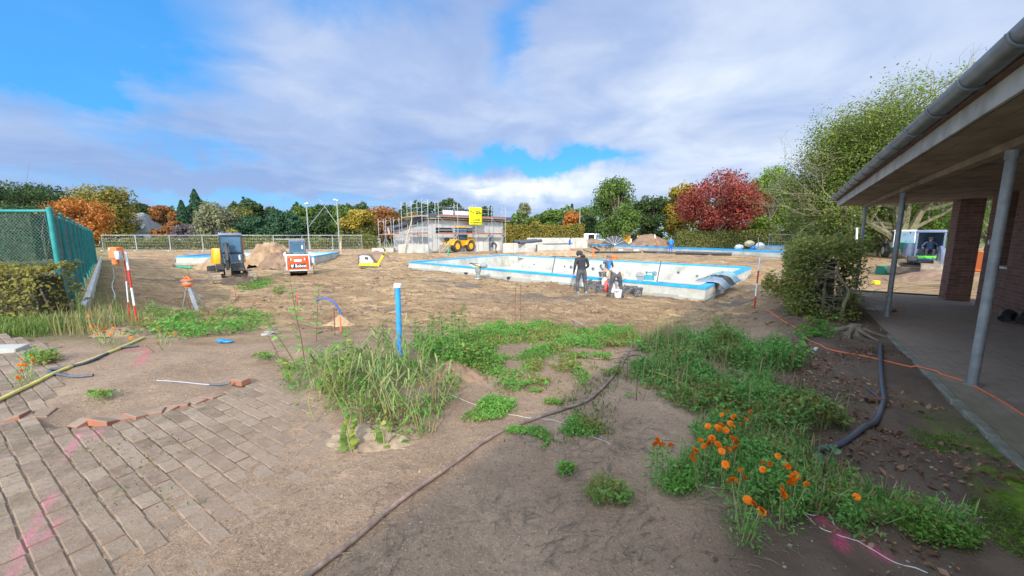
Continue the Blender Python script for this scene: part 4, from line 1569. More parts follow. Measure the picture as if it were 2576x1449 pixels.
        k.box((0.1, 0.45, 1.55), (0.5, 0.1, 0.7))
        k.build('seat', M['black_plastic'], t, bevel=0.03)
        k = MB()
        for x in (-0.2, 0.42):
            k.cyl((x, -0.35, 1.0), (x, -0.4, 1.42), 0.016, 0.016, 8)
            k.blob((x, -0.4, 1.43), (0.03, 0.03, 0.04), 8, 6)
        k.build('control_lever', M['black_plastic'], t)
    return t


def gp(px, py, d=0.0):
    p = at(px, py)
    p.z = float(gz(p.x, p.y)) + d
    return p


excavator(gp(587, 711), R(37), R(9), 'yellow and dark grey mini excavator with folded boom, beside the small pool').scale = (0.84, 1.0, 1.04)
EXR = gp(2322, 688)
excavator(EXR, R(-46), R(-30), 'mini excavator with lime green base and a seated driver, beyond the pavilion', body='green', op=True)


def track_loader():
    p = gp(754, 692)
    t = thing('track_loader', 'orange and white compact track loader seen from behind beside an earth heap', 'loader', p, R(28))
    t.scale = (0.85, 1, 1.06)
    for x in (-0.72, 0.72):
        track(t, x, 2.2, 0.62, 0.36)
    k = MB()
    k.box((0, 0.15, 0.72), (1.08, 2.0, 0.7))
    k.build('chassis', M['dark_metal'], t, bevel=0.03)
    k = MB()
    k.box((0, -1.0, 0.80), (1.50, 0.16, 0.94), top=(0.96, 1))
    k.box((0, -0.75, 0.80), (1.44, 0.5, 0.9), top=(0.96, 1))
    k.build('rear_frame', M['white'], t, bevel=0.04, seg=2)
    k = MB()
    k.box((0, -1.09, 0.82), (1.34, 0.07, 0.78), top=(0.97, 1))
    d = k.build('engine_door', M['orange'], t, bevel=0.03, seg=2)
    for x in (-0.47, 0.47):
        k = MB()
        k.box((x - 0.05 * (1 if x > 0 else -1) * -1, -1.13, 1.00), (0.10, 0.025, 0.14), m=0)
        k.box((x + 0.055 * (-1 if x > 0 else 1), -1.135, 1.00), (0.09, 0.03, 0.14), m=1)
        k.build('tail_light', [M['red'], M['white']], t, bevel=0.008)
    k = MB()
    k.box((0, -1.13, 0.93), (0.46, 0.02, 0.13))
    k.build('plate', M['white'], t, bevel=0.006)
    k = MB()
    k.box((0.0, -1.13, 0.63), (1.0, 0.02, 0.26))
    s = k.build('name_sign', M['ink'], d, bevel=0.01)
    lettering('Bobcat', 0.25, M['white'], s, (0.16, -1.145, 0.625), (R(90), 0, 0), 0.006, 0.98)
    k = MB()                                                      # cat's head emblem
    head = [(-0.44, 0.70), (-0.42, 0.735), (-0.385, 0.69), (-0.33, 0.69), (-0.295, 0.735), (-0.275, 0.70), (-0.285, 0.61), (-0.33, 0.55), (-0.36, 0.53), (-0.39, 0.55), (-0.435, 0.61)]
    k.prism([(x, -1.142, z) for x, z in head], (0, -0.008, 0))
    k.build('cat_emblem', M['white'], s)
    k = MB()
    k.box((0, -0.72, 1.28), (1.3, 0.62, 0.06))
    k.build('hood_grille', M['dark_metal'], t, bevel=0.01)
    cab_frame(t, -0.46, 0.46, -0.52, 0.72, 1.0, 1.98, 0.08, M['blue_grey'])
    glass_box(t, 'rear_window', [[(-0.42, -0.545, 1.34), (0.42, -0.545, 1.34), (0.42, -0.545, 1.92), (-0.42, -0.545, 1.92)]])
    k = MB()
    for x in (-0.475, 0.475):
        k.box((x, 0.1, 1.48), (0.02, 1.16, 0.9))
    k.build('side_screen', M['dark'], t)
    k = MB()
    k.box((0, 0.1, 2.01), (1.06, 1.36, 0.08), top=(0.95, 0.95))
    k.build('cab_roof', M['blue_grey'], t, bevel=0.02)
    k = MB()
    k.box((0.30, -0.56, 1.66), (0.09, 0.012, 0.2))
    k.build('window_sticker', M['white'], t)
    for x in (-0.78, 0.78):
        k = MB()
        k.bar((x, -0.92, 1.24), (x, -0.15, 1.30), 0.12, 0.18)
        k.bar((x, -0.2, 1.30), (x, 1.5, 0.62), 0.11, 0.17)
        k.bar((x, -0.85, 1.22), (x, -0.35, 0.72), 0.10, 0.12)
        k.build('lift_arm', M['white'], t, bevel=0.02)
    k = MB()
    k.prism([(-0.9, y, z) for y, z in ((1.45, 0.62), (1.5, 0.05), (2.2, 0.02), (2.15, 0.12), (1.62, 0.2), (1.58, 0.62))], (1.8, 0, 0))
    k.build('bucket', M['muddy_steel'], t, bevel=0.01)


track_loader()


def wheel(parent, c, r, w, rim, ax=(1, 0, 0)):
    c, ax = Vector(c), Vector(ax).normalized()
    h = ax * (w / 2)
    k = MB()
    k.tube([c - h, c - h * 0.86, c + h * 0.86, c + h], [r * 0.88, r, r, r * 0.88], 24)
    o = k.build('wheel', M['rubber'], parent)
    k = MB()
    up = Vector((0, 0, 1))
    fw = ax.cross(up)
    for i in range(22):
        a = 2 * math.pi * i / 22
        q = c + (fw * math.cos(a) + up * math.sin(a)) * r
        k.bar(q - h * 0.85, q + h * 0.85, 0.05, 0.04, up=(q - c))
    k.build('tread', M['rubber'], o, smooth_=False)
    k = MB()
    for s in (-1, 1):
        k.tube([c + h * s * 0.9, c + h * s * 1.02], [r * 0.60, r * 0.56], 20)
        k.tube([c + h * s * 1.0, c + h * s * 1.12], [r * 0.25, r * 0.22], 12)
    k.build('rim', M[rim], o)
    return o


def wheel_loader():
    p = gp(1152, 634)
    t = thing('wheel_loader', 'yellow wheel loader with dark glazed cab and muddy bucket before the new building', 'loader', p, R(-36))
    t.scale = (1.18, 1.18, 1.2)
    # local: front towards -y
    for x in (-0.78, 0.78):
        for y in (-1.0, 0.95):
            wheel(t, (x, y, 0.53), 0.53, 0.40, 'yellow')
    k = MB()
    k.box((0, 0.95, 0.72), (1.05, 1.9, 0.42))
    k.box((0, -0.9, 0.66), (0.8, 1.1, 0.40))
    k.box((0, 0.05, 0.60), (0.45, 0.6, 0.35))
    k.build('chassis', M['yellow'], t, bevel=0.04)
    k = MB()
    k.box((0, 1.30, 1.16), (1.16, 1.15, 0.58), top=(0.9, 0.92))
    k.build('engine_cover', M['yellow'], t, bevel=0.06, seg=2)
    for x in (-0.80, 0.80):
        for y in (-1.0, 0.95):
            k = MB()
            P, Q = [], []
            for i in range(9):
                a = math.pi * (0.06 + 0.88 * i / 8)
                P.append((x - 0.23, y + 0.66 * math.cos(a), 0.53 + 0.66 * math.sin(a)))
                Q.append((x - 0.23, y + 0.61 * math.cos(a), 0.53 + 0.61 * math.sin(a)))
            k.prism(P + Q[::-1], (0.46, 0, 0))
            k.build('fender', M['yellow'], t)
    k = MB()
    k.box((0, 0.15, 1.03), (1.1, 1.0, 0.30))
    k.build('cab_base', M['yellow'], t, bevel=0.03)
    cab_frame(t, -0.58, 0.58, -0.42, 0.72, 1.16, 2.30, 0.06, M['dark_metal'])
    glass_box(t, 'window', [[(-0.55, -0.445, 1.2), (0.55, -0.445, 1.2), (0.55, -0.445, 2.26), (-0.55, -0.445, 2.26)], [(-0.6, -0.38, 1.2), (-0.6, 0.68, 1.2), (-0.6, 0.68, 2.26), (-0.6, -0.38, 2.26)],
                            [(0.6, -0.38, 1.2), (0.6, 0.68, 1.2), (0.6, 0.68, 2.26), (0.6, -0.38, 2.26)], [(-0.55, 0.74, 1.2), (0.55, 0.74, 1.2), (0.55, 0.74, 2.26), (-0.55, 0.74, 2.26)]])
    k = MB()
    k.box((0, 0.12, 2.38), (1.34, 1.5, 0.12), top=(0.92, 0.93))
    k.build('cab_roof', M['yellow'], t, bevel=0.04, seg=2)
    k = MB()
    for x in (-0.32, 0.32):
        k.bar((x, -0.55, 1.15), (x, -1.35, 1.05), 0.12, 0.28)
        k.bar((x, -1.3, 1.1), (x, -2.05, 0.42), 0.12, 0.24)
    k.box((0, -1.45, 0.9), (0.7, 0.14, 0.2))
    k.build('lift_arm', M['yellow'], t, bevel=0.02)
    k = MB()
    k.cyl((0, -0.6, 0.95), (0, -1.6, 0.9), 0.06, 0.06, 10)
    k.box((0, -1.5, 1.2), (0.3, 0.3, 0.3))
    k.build('linkage', M['dark_metal'], t)
    k = MB()
    prof = [(-2.0, 0.68), (-2.02, 0.08), (-2.95, 0.03), (-2.95, 0.07), (-2.25, 0.16), (-2.10, 0.66)]
    k.prism([(-1.05, y, z) for y, z in prof], (2.1, 0, 0))
    for x in (-1.05, 1.02):
        k.prism([(x, -2.0, 0.66), (x, -2.05, 0.06), (x, -2.92, 0.05)], (0.03, 0, 0))
    k.build('bucket', M['muddy_steel'], t, bevel=0.01)
    for x in (-0.5, 0.5):
        k = MB()
        k.cyl((x, -0.72, 1.42), (x, -0.80, 1.42), 0.08, 0.08, 12)
        k.cyl((x, -0.70, 1.1), (x, -0.70, 1.42), 0.02, 0.02, 6)
        k.build('headlight', M['white'], t)


wheel_loader()


def plate_compactor():
    p = gp(932, 675)
    t = thing('plate_compactor', 'yellow and white plate compactor with raised yellow handle bar on the sand', 'compactor', p, R(12))
    k = MB()
    k.prism([(-0.75, -0.3, 0.10), (-0.6, -0.3, 0.02), (0.55, -0.3, 0.02), (0.7, -0.3, 0.12), (0.62, -0.3, 0.12), (0.5, -0.3, 0.08), (-0.55, -0.3, 0.08)], (0, 0.6, 0))
    k.build('base_plate', M['muddy_steel'], t, bevel=0.006)
    k = MB()
    k.prism([(-0.68, -0.27, 0.14), (0.58, -0.27, 0.10), (0.62, -0.27, 0.22), (0.2, -0.27, 0.30), (-0.62, -0.27, 0.34)], (0, 0.54, 0))
    k.build('body', M['lemon'], t, bevel=0.02)
    k = MB()
    k.prism([(-0.64, -0.24, 0.34), (0.20, -0.24, 0.30), (0.18, -0.24, 0.5), (-0.05, -0.24, 0.78), (-0.60, -0.24, 0.80)], (0, 0.48, 0))
    k.build('engine_hood', M['white'], t, bevel=0.03, seg=2)
    k = MB()
    k.prism([(-0.30, -0.252, 0.55), (-0.04, -0.252, 0.52), (-0.08, -0.252, 0.72), (-0.30, -0.252, 0.74)], (0, 0.504, 0))
    k.box((-0.645, 0, 0.62), (0.02, 0.4, 0.2))
    k.build('vent', M['dark_metal'], t)
    k = MB()
    k.tube([(-0.66, -0.25, 0.3), (-0.66, -0.25, 0.84), (0.02, -0.25, 0.84), (0.40, -0.25, 0.32)], 0.028, 8)
    k.tube([(-0.66, 0.25, 0.3), (-0.66, 0.25, 0.84), (0.02, 0.25, 0.84), (0.40, 0.25, 0.32)], 0.028, 8)
    k.build('guard_frame', M['dark_metal'], t)
    k = MB()
    k.bar((0.50, 0, 0.22), (1.02, 0, 1.06), 0.15, 0.13)
    k.build('handle_bar', M['lemon'], t, bevel=0.02)
    k = MB()
    k.tube(spline([(0.98, -0.16, 1.0), (0.96, -0.16, 1.22), (0.84, 0, 1.28), (0.96, 0.16, 1.22), (0.98, 0.16, 1.0)], 5), 0.024, 8)
    k.box((0.9, 0, 0.88), (0.18, 0.2, 0.1), rot=Matrix.Rotation(R(-58), 3, 'Y'))
    k.build('grip', M['black_plastic'], t)
    t.scale = (1.12, 1.12, 1.12)


plate_compactor()


def rammer():
    Y = 22.0
    p = gp(1203, 704)
    t = thing('trench_rammer', 'beige trench rammer with grey bellows standing against the near pool wall', 'rammer', p, R(-20))
    k = MB()
    k.box((0, 0, 0.06), (0.26, 0.34, 0.08), top=(0.9, 0.9))
    k.build('foot', M['concrete'], t, bevel=0.02)
    k = MB()
    k.lathe([(0.10, 0.10), (0.13, 0.14), (0.10, 0.18), (0.13, 0.22), (0.10, 0.26), (0.13, 0.30), (0.10, 0.34), (0.14, 0.4), (0.17, 0.55), (0.16, 0.66), (0.10, 0.70)], 16)
    k.build('bellows', M['concrete_pole'], t)
    k = MB()
    k.box((-0.05, 0, 0.76), (0.5, 0.3, 0.16), top=(0.8, 0.8))
    k.build('engine', M['sand_paint'], t, bevel=0.03)
    k = MB()
    k.blob((0.32, 0, 0.78), (0.24, 0.17, 0.15), 12, 8)
    k.build('fuel_tank', M['concrete_pole'], t)
    k = MB()
    k.tube(spline([(0.3, -0.2, 0.72), (-0.2, -0.22, 0.86), (-0.5, 0, 0.90), (-0.2, 0.22, 0.86), (0.3, 0.2, 0.72)], 5), 0.02, 8)
    k.build('handle', M['dark_metal'], t)


M['sand_paint'] = mat('sand_paint', (0.58, 0.48, 0.28), 0.5, dirt=(0.4, 0.33, 0.24), damt=0.5)
rammer()


def van(p, yaw, label, mats, name='van', open_rear=False, cat='van', L=5.4, H=2.3):
    t = thing(name, label, cat, p, yaw)
    # local: front towards +x
    k = MB()
    prof = [(-L / 2, 0.35), (L / 2 - 0.1, 0.35), (L / 2, 0.55), (L / 2 - 0.05, 1.0), (L / 2 - 0.75, 1.22), (L / 2 - 1.55, H - 0.1), (L / 2 - 1.9, H), (-L / 2 + 0.12, H), (-L / 2, H - 0.2)]
    k.prism([(x, -0.95, z) for x, z in prof], (0, 1.9, 0))
    k.build('body', M[mats[0]], t, bevel=0.06, seg=2)
    k = MB()
    for s in (-1, 1):
        k.prism([(L / 2 - 1.05, s * 0.955, 1.25), (L / 2 - 1.62, s * 0.955, H - 0.25), (L / 2 - 2.35, s * 0.955, H - 0.25), (L / 2 - 2.35, s * 0.955, 1.25)], (0, s * 0.01, 0))
    k.prism([(L / 2 - 0.72, -0.8, 1.27), (L / 2 - 0.72, 0.8, 1.27), (L / 2 - 1.5, 0.8, H - 0.16), (L / 2 - 1.5, -0.8, H - 0.16)], (0.02, 0, 0.02))
    k.build('window', M['glass'], t)
    k = MB()
    k.box((-0.5, -0.957, 1.35), (1.15, 0.02, 1.5))
    k.build('open_side_door', M['dark'], t)
    k = MB()
    k.box((-1.75, -0.98, 1.3), (1.25, 0.05, 1.6))
    k.build('sliding_door', M[mats[0]], t, bevel=0.03)
    for x in (-L / 2 + 0.95, L / 2 - 0.95):
        for y in (-0.85, 0.85):
            wheel(t, (x, y, 0.34), 0.34, 0.22, 'galv', (0, 1, 0))
    if open_rear:
        k = MB()
        k.box((-L / 2 - 0.45, -0.93, 1.35), (0.85, 0.05, 1.7))
        k.build('rear_door', M[mats[0]], t, bevel=0.03)
    return t


M['van_yellow'] = mat('orange_yellow_paint', (0.75, 0.36, 0.02), 0.35)
van(on(1494, 74) + Vector((0, 0, -0.1)), R(-14), 'white panel van with open side and rear doors behind the far pool', ('white',), open_rear=True)


def hatch_car():
    t = van(on(1602, 70) + Vector((0, 0, -0.1)), R(-25), 'orange and white estate van with raised tailgate behind the black parasol', ('van_yellow',), name='estate_van', cat='van', L=4.4, H=1.85)
    k = MB()
    k.box((-2.75, 0, 1.95), (1.1, 1.6, 0.06), rot=Matrix.Rotation(R(12), 3, 'Y'))
    k.build('tailgate', M['white'], t, bevel=0.02)
    k = MB()
    k.box((-1.5, -0.965, 0.85), (1.4, 0.03, 0.9))
    k.build('white_panel', M['white'], t, bevel=0.02)


hatch_car()


def tractor():
    p = on(2262, 31)
    t = thing('small_tractor', 'small green and white tractor parked behind the lime green excavator', 'tractor', p, R(-30))
    k = MB()
    k.box((0, -1.3, 0.95), (0.8, 1.5, 0.7), top=(0.9, 0.95))
    k.box((0, 0, 0.75), (1.3, 1.6, 0.3))
    k.build('bonnet', M['sea_green'], t, bevel=0.05)
    cab_frame(t, -0.6, 0.6, -0.5, 0.7, 0.9, 2.2, 0.08, M['white'])
    k = MB()
    k.box((0, 0.1, 2.26), (1.4, 1.4, 0.1))
    k.box((-0.62, 0.1, 1.1), (0.05, 1.1, 0.5))
    k.build('cab_roof', M['white'], t, bevel=0.03)
    glass_box(t, 'window', [[(-0.56, -0.5, 1.3), (0.56, -0.5, 1.3), (0.56, -0.5, 2.15), (-0.56, -0.5, 2.15)], [(-0.62, -0.45, 1.4), (-0.62, 0.65, 1.4), (-0.62, 0.65, 2.15), (-0.62, -0.45, 2.15)]])
    for x in (-0.75, 0.75):
        wheel(t, (x, 0.55, 0.6), 0.6, 0.35, 'white')
        wheel(t, (x * 0.8, -1.6, 0.4), 0.4, 0.25, 'white')


tractor()


def wheelbarrow():
    p = gp(2150, 652)
    p = on(2148, 33)
    p.z = float(gz(p.x, p.y))
    t = thing('wheelbarrow', 'grey steel wheelbarrow with red wheel standing in front of the far pool', 'wheelbarrow', p, R(0))
    k = MB()
    vs = [(-0.55, -0.25, 0.40), (0.30, -0.25, 0.32), (0.30, 0.25, 0.32), (-0.55, 0.25, 0.40), (-0.8, -0.36, 0.68), (0.62, -0.36, 0.68), (0.62, 0.36, 0.68), (-0.8, 0.36, 0.68)]
    k.add(vs, [(0, 3, 2, 1), (0, 1, 5, 4), (1, 2, 6, 5), (2, 3, 7, 6), (3, 0, 4, 7)])
    o = k.build('tray', M['galv'], t)
    md = o.modifiers.new('thickness', 'SOLIDIFY')
    md.thickness = 0.02
    k = MB()
    for s in (-1, 1):
        k.tube([(-1.2, s * 0.3, 0.6), (-0.5, s * 0.26, 0.40), (0.4, s * 0.2, 0.30), (0.72, s * 0.06, 0.2)], 0.02, 8)
        k.tube([(-0.4, s * 0.26, 0.38), (-0.5, s * 0.28, 0.0), (-0.25, s * 0.27, 0.35)], 0.016, 8)
    k.build('frame', M['galv'], t)
    k = MB()
    k.tube([(0.72, -0.05, 0.2), (0.72, 0.05, 0.2)], [0.2, 0.2], 18)
    k.build('wheel', M['red'], t)
    t.location = on(2118, 31.5)
    t.location.z = float(gz(t.location.x, t.location.y))


wheelbarrow()


def parasol():
    P = plane_hit(1545, 612, POOL3[1], POOL3[0])
    t = thing('parasol', 'big black parasol lying half folded like a fan on the far pool edge', 'parasol', (P.x, P.y - 0.3, 0.60), R(-8))
    n = 7
    R0 = 2.05
    rim = []
    for i in range(n + 1):
        a = math.pi * (0.03 + 0.94 * i / n)
        rr = R0 * (1.0 if i in (0, n) else 0.86)
        rim.append((rr * math.cos(a), 0.25 + 0.35 * math.sin(a), rr * math.sin(a) * 0.76))
    k = MB()
    for i in range(n):
        a, b = Vector(rim[i]), Vector(rim[i + 1])
        m_ = (a + b) / 2 * 0.97
        k.add([(0, 0, 0), a, m_, b], [(0, 1, 2), (0, 2, 3)])
    o = k.build('canopy', M['canopy'], t, smooth_=False)
    md = o.modifiers.new('thickness', 'SOLIDIFY')
    md.thickness = 0.02
    for i in range(n + 1):
        if i not in (0, 7):
            k = MB()
            k.bar((0, -0.03, 0), Vector(rim[i]) * 1.0 + Vector((0, -0.03, 0)), 0.016, 0.024)
            k.build('rib', M['white'], t)
    k = MB()
    k.cyl((0, -0.15, 0), (0, 0.2, 0.02), 0.09, 0.09, 12)
    k.build('hub', M['white'], t)


M['canopy'] = mat('black_canopy', (0.045, 0.045, 0.048), 0.8, col2=(0.065, 0.065, 0.065), scale=2)
parasol()

# ================================================================== TREES, HEDGES
def rnd(n, seed):
    return np.random.default_rng(seed)


def leaf_quads(cen, nrm, size, asp=0.6, rng=RNG):
    """rhombic leaves: centres (n,3), rough normals, lengths"""
    n = len(cen)
    nrm = nrm / (np.linalg.norm(nrm, axis=1, keepdims=True) + 1e-9)
    r = rng.normal(size=(n, 3))
    t = np.cross(nrm, r)
    t /= np.linalg.norm(t, axis=1, keepdims=True) + 1e-9
    b = np.cross(nrm, t)
    L = (np.asarray(size) * 0.5)[:, None]
    W = L * asp
    V = np.stack([cen - t * L, cen + b * W + nrm * L * 0.15, cen + t * L, cen - b * W + nrm * L * 0.15], 1).reshape(-1, 3)
    Q = np.arange(4 * n).reshape(n, 4)
    return V, Q


def leaves_obj(name, cen, nrm, size, material, parent=None, asp=0.6, rng=RNG):
    V, Q = leaf_quads(cen, nrm, size, asp, rng)
    return link(name, np_mesh(name, V, Q, material), parent)


def vn3(p, s):
    return vnoise(p[:, 0] * s + p[:, 2] * s * 0.73, p[:, 1] * s - p[:, 2] * s * 0.61, 5) * 0.5 + vnoise(p[:, 2] * s + 7.7, p[:, 0] * s * 0.8 + p[:, 1] * s * 0.5, 8) * 0.5


LM = {
    'dark': leafmat('dark_green_leaves', [(0.020, 0.039, 0.014), (0.045, 0.081, 0.024), (0.096, 0.140, 0.035)]),
    'green': leafmat('green_leaves', [(0.036, 0.073, 0.016), (0.090, 0.152, 0.026), (0.192, 0.244, 0.045)]),
    'lime': leafmat('light_green_leaves', [(0.070, 0.140, 0.018), (0.166, 0.268, 0.030), (0.333, 0.390, 0.060)]),
    'olive': leafmat('olive_leaves', [(0.058, 0.073, 0.018), (0.128, 0.140, 0.035), (0.230, 0.201, 0.050)]),
    'gold': leafmat('golden_leaves', [(0.12, 0.11, 0.02), (0.32, 0.23, 0.03), (0.50, 0.36, 0.055)]),
    'turning': leafmat('turning_leaves', [(0.070, 0.091, 0.020), (0.179, 0.159, 0.025), (0.410, 0.244, 0.030)]),
    'orange': leafmat('orange_leaves', [(0.20, 0.065, 0.016), (0.40, 0.14, 0.025), (0.56, 0.24, 0.045)]),
    'rust': leafmat('russet_leaves', [(0.141, 0.055, 0.020), (0.269, 0.110, 0.030), (0.384, 0.183, 0.050)]),
    'red': leafmat('crimson_leaves', [(0.10, 0.018, 0.016), (0.25, 0.042, 0.030), (0.38, 0.10, 0.058)]),
    'pale': leafmat('pale_leaves', [(0.13, 0.14, 0.075), (0.21, 0.21, 0.115), (0.30, 0.285, 0.16)]),
    'mauve': leafmat('bare_mauve_twigs', [(0.10, 0.075, 0.08), (0.15, 0.115, 0.12), (0.19, 0.15, 0.15)]),
    'blue': leafmat('blue_green_needles', [(0.018, 0.049, 0.028), (0.036, 0.091, 0.042), (0.070, 0.140, 0.060)]),
    'herb': leafmat('herb_leaves', [(0.055, 0.15, 0.025), (0.12, 0.29, 0.045), (0.24, 0.42, 0.09)]),
    'herbshade': leafmat('deep_herb_leaves', [(0.06, 0.16, 0.035), (0.13, 0.31, 0.06), (0.26, 0.44, 0.12)]),
    'straw': leafmat('straw_blades', [(0.16, 0.17, 0.05), (0.30, 0.26, 0.11), (0.42, 0.34, 0.17)]),
    'reed': leafmat('reed_blades', [(0.11, 0.19, 0.06), (0.24, 0.31, 0.11), (0.48, 0.43, 0.16)]),
    'lawn': leafmat('grass_blades', [(0.055, 0.11, 0.02), (0.12, 0.19, 0.035), (0.25, 0.26, 0.08)]),
    'vine': leafmat('bindweed_leaves', [(0.07, 0.16, 0.035), (0.19, 0.28, 0.06), (0.46, 0.42, 0.06)]),
    'petal': leafmat('marigold_petals', [(0.62, 0.09, 0.004), (0.84, 0.22, 0.008), (0.93, 0.40, 0.02)], 0.2),
    'litter': leafmat('dry_leaves', [(0.09, 0.045, 0.026), (0.20, 0.105, 0.06), (0.36, 0.22, 0.13)], 0.1),
    'hedge': leafmat('hornbeam_leaves', [(0.09, 0.13, 0.03), (0.19, 0.24, 0.055), (0.42, 0.25, 0.06)]),
    'autumn': leafmat('autumn_hedge_leaves', [(0.10, 0.060, 0.020), (0.17, 0.155, 0.03), (0.30, 0.26, 0.045)]),
}


def lobed_crown(rng, c, rx, rz, nl, n, size, flat=0.8):
    """leaves on the shells of many overlapping lobes, with gaps"""
    cs, rs = [], []
    for i in range(nl):
        a = rng.uniform(0, 2 * math.pi)
        u = rng.uniform(-0.9, 0.95)
        rr = math.sqrt(max(0, 1 - u * u)) * rng.uniform(0.45, 0.72)
        cs.append((c[0] + rx * rr * math.cos(a), c[1] + rx * rr * math.sin(a), c[2] + rz * u * 0.72))
        rs.append(rx * rng.uniform(0.28, 0.45))
    cs, rs = np.array(cs), np.array(rs)
    w = rs ** 2 / (rs ** 2).sum()
    k = rng.choice(nl, int(n * 1.5), p=w)
    d = rng.normal(size=(len(k), 3))
    d /= np.linalg.norm(d, axis=1, keepdims=True)
    d[:, 2] *= flat
    rad = rs[k] * (1.0 - 0.55 * rng.random(len(k)) ** 1.6 + 0.10 * rng.normal(size=len(k)))
    p = cs[k] + d * rad[:, None]
    keep = vn3(p, 1.1 / max(0.5, rx * 0.16)) > 0.36
    p, d = p[keep][:n], d[keep][:n]
    nrm = d + rng.normal(size=p.shape) * 0.55 + np.array([0, 0, 0.25])
    return p, nrm, size * rng.uniform(0.65, 1.35, len(p)), cs


def make_tree(px, Y, top, hw, leaf, label, kind='round', low=0.22, base=None, n=8000, size=None, bark='bark', group=None, name=None, dens=1.0):
    seed = int(px * 7 + Y * 13)
    rng = np.random.default_rng(seed)
    p = on(px, Y)
    H = topz(top, Y) - p.z
    rx = hw / F * Y
    t = thing(name or {'cone': 'conifer', 'shrub': 'shrub'}.get(kind, 'tree'), label, 'shrub' if kind == 'shrub' else 'tree', p, rng.uniform(0, 6.28), group)
    size = size or 0.0062 * Y
    n = int(n * dens)
    tr = MB()
    if kind in ('round', 'shrub', 'pine', 'birch'):
        zb = H * low
        cz, rz = (H + zb) / 2, (H - zb) / 2
        rr = rx
        cpos, nrm, sz, cs = lobed_crown(rng, (0, 0, cz), rr * 1.05, rz * 1.08, 28 if kind == 'round' else 13, n, size)
        # pull the outline to an uneven dome and keep it off the ground
        k = (cpos[:, 2] > H * 0.03) & (cpos[:, 2] < H * 1.02)
        cpos, nrm, sz = cpos[k], nrm[k], sz[k]
        if kind == 'birch':
            down = rng.random(len(cpos)) ** 2 * H * 0.22
            cpos[:, 2] = np.maximum(cpos[:, 2] - down, 0.3)
        r0 = max(0.09, H * 0.022)
        tr.tube([(0, 0, -0.2), (0.02 * H, 0, H * 0.25), (-0.01 * H, 0.01 * H, H * 0.55), (0, 0, H * 0.86)], [r0 * 1.25, r0, r0 * 0.65, r0 * 0.15], 8)
        for c in cs:
            z0 = min(max(c[2] * 0.45, H * 0.1), H * 0.6)
            m_ = Vector((c[0] * 0.5, c[1] * 0.5, (z0 + c[2]) / 2 + H * 0.03))
            tr.tube([(0, 0, z0), m_, c], [r0 * 0.45, r0 * 0.28, r0 * 0.08], 5)
            for j in range(2):
                e = Vector(c) + Vector(rng.normal(size=3) * rx * 0.25)
                tr.tube([m_, (m_ + e) / 2 + Vector((0, 0, 0.1)), e], [r0 * 0.16, r0 * 0.1, r0 * 0.03], 4)
    elif kind == 'cone':
        zs = H * (0.06 + 0.94 * rng.random(n) ** 0.85)
        prof = np.clip(1 - zs / H, 0, 1) ** 0.62 * np.clip(zs / (0.10 * H), 0.5, 1)
        a = rng.uniform(0, 2 * math.pi, n)
        lay = 0.86 + 0.14 * np.cos(zs / H * 60 + 3 * np.sin(a * 3)) + 0.10 * np.sin(a * 7 + zs * 2)
        r_ = rx * prof * lay * (1 - 0.45 * rng.random(n) ** 2.5)
        cpos = np.stack([r_ * np.cos(a), r_ * np.sin(a), zs - 0.12 * r_], -1)
        nrm = np.stack([np.cos(a), np.sin(a), 0.6 + 0 * a], -1) + rng.normal(size=(n, 3)) * 0.45
        sz = size * rng.uniform(0.6, 1.3, n)
        r0 = max(0.1, H * 0.02)
        tr.tube([(0, 0, -0.2), (0, 0, H * 0.9)], [r0, r0 * 0.2], 8)
    tr.build('trunk', M[bark], t)
    leaves_obj('crown', cpos, nrm, sz, LM[leaf], t, 0.62, rng)
    return t


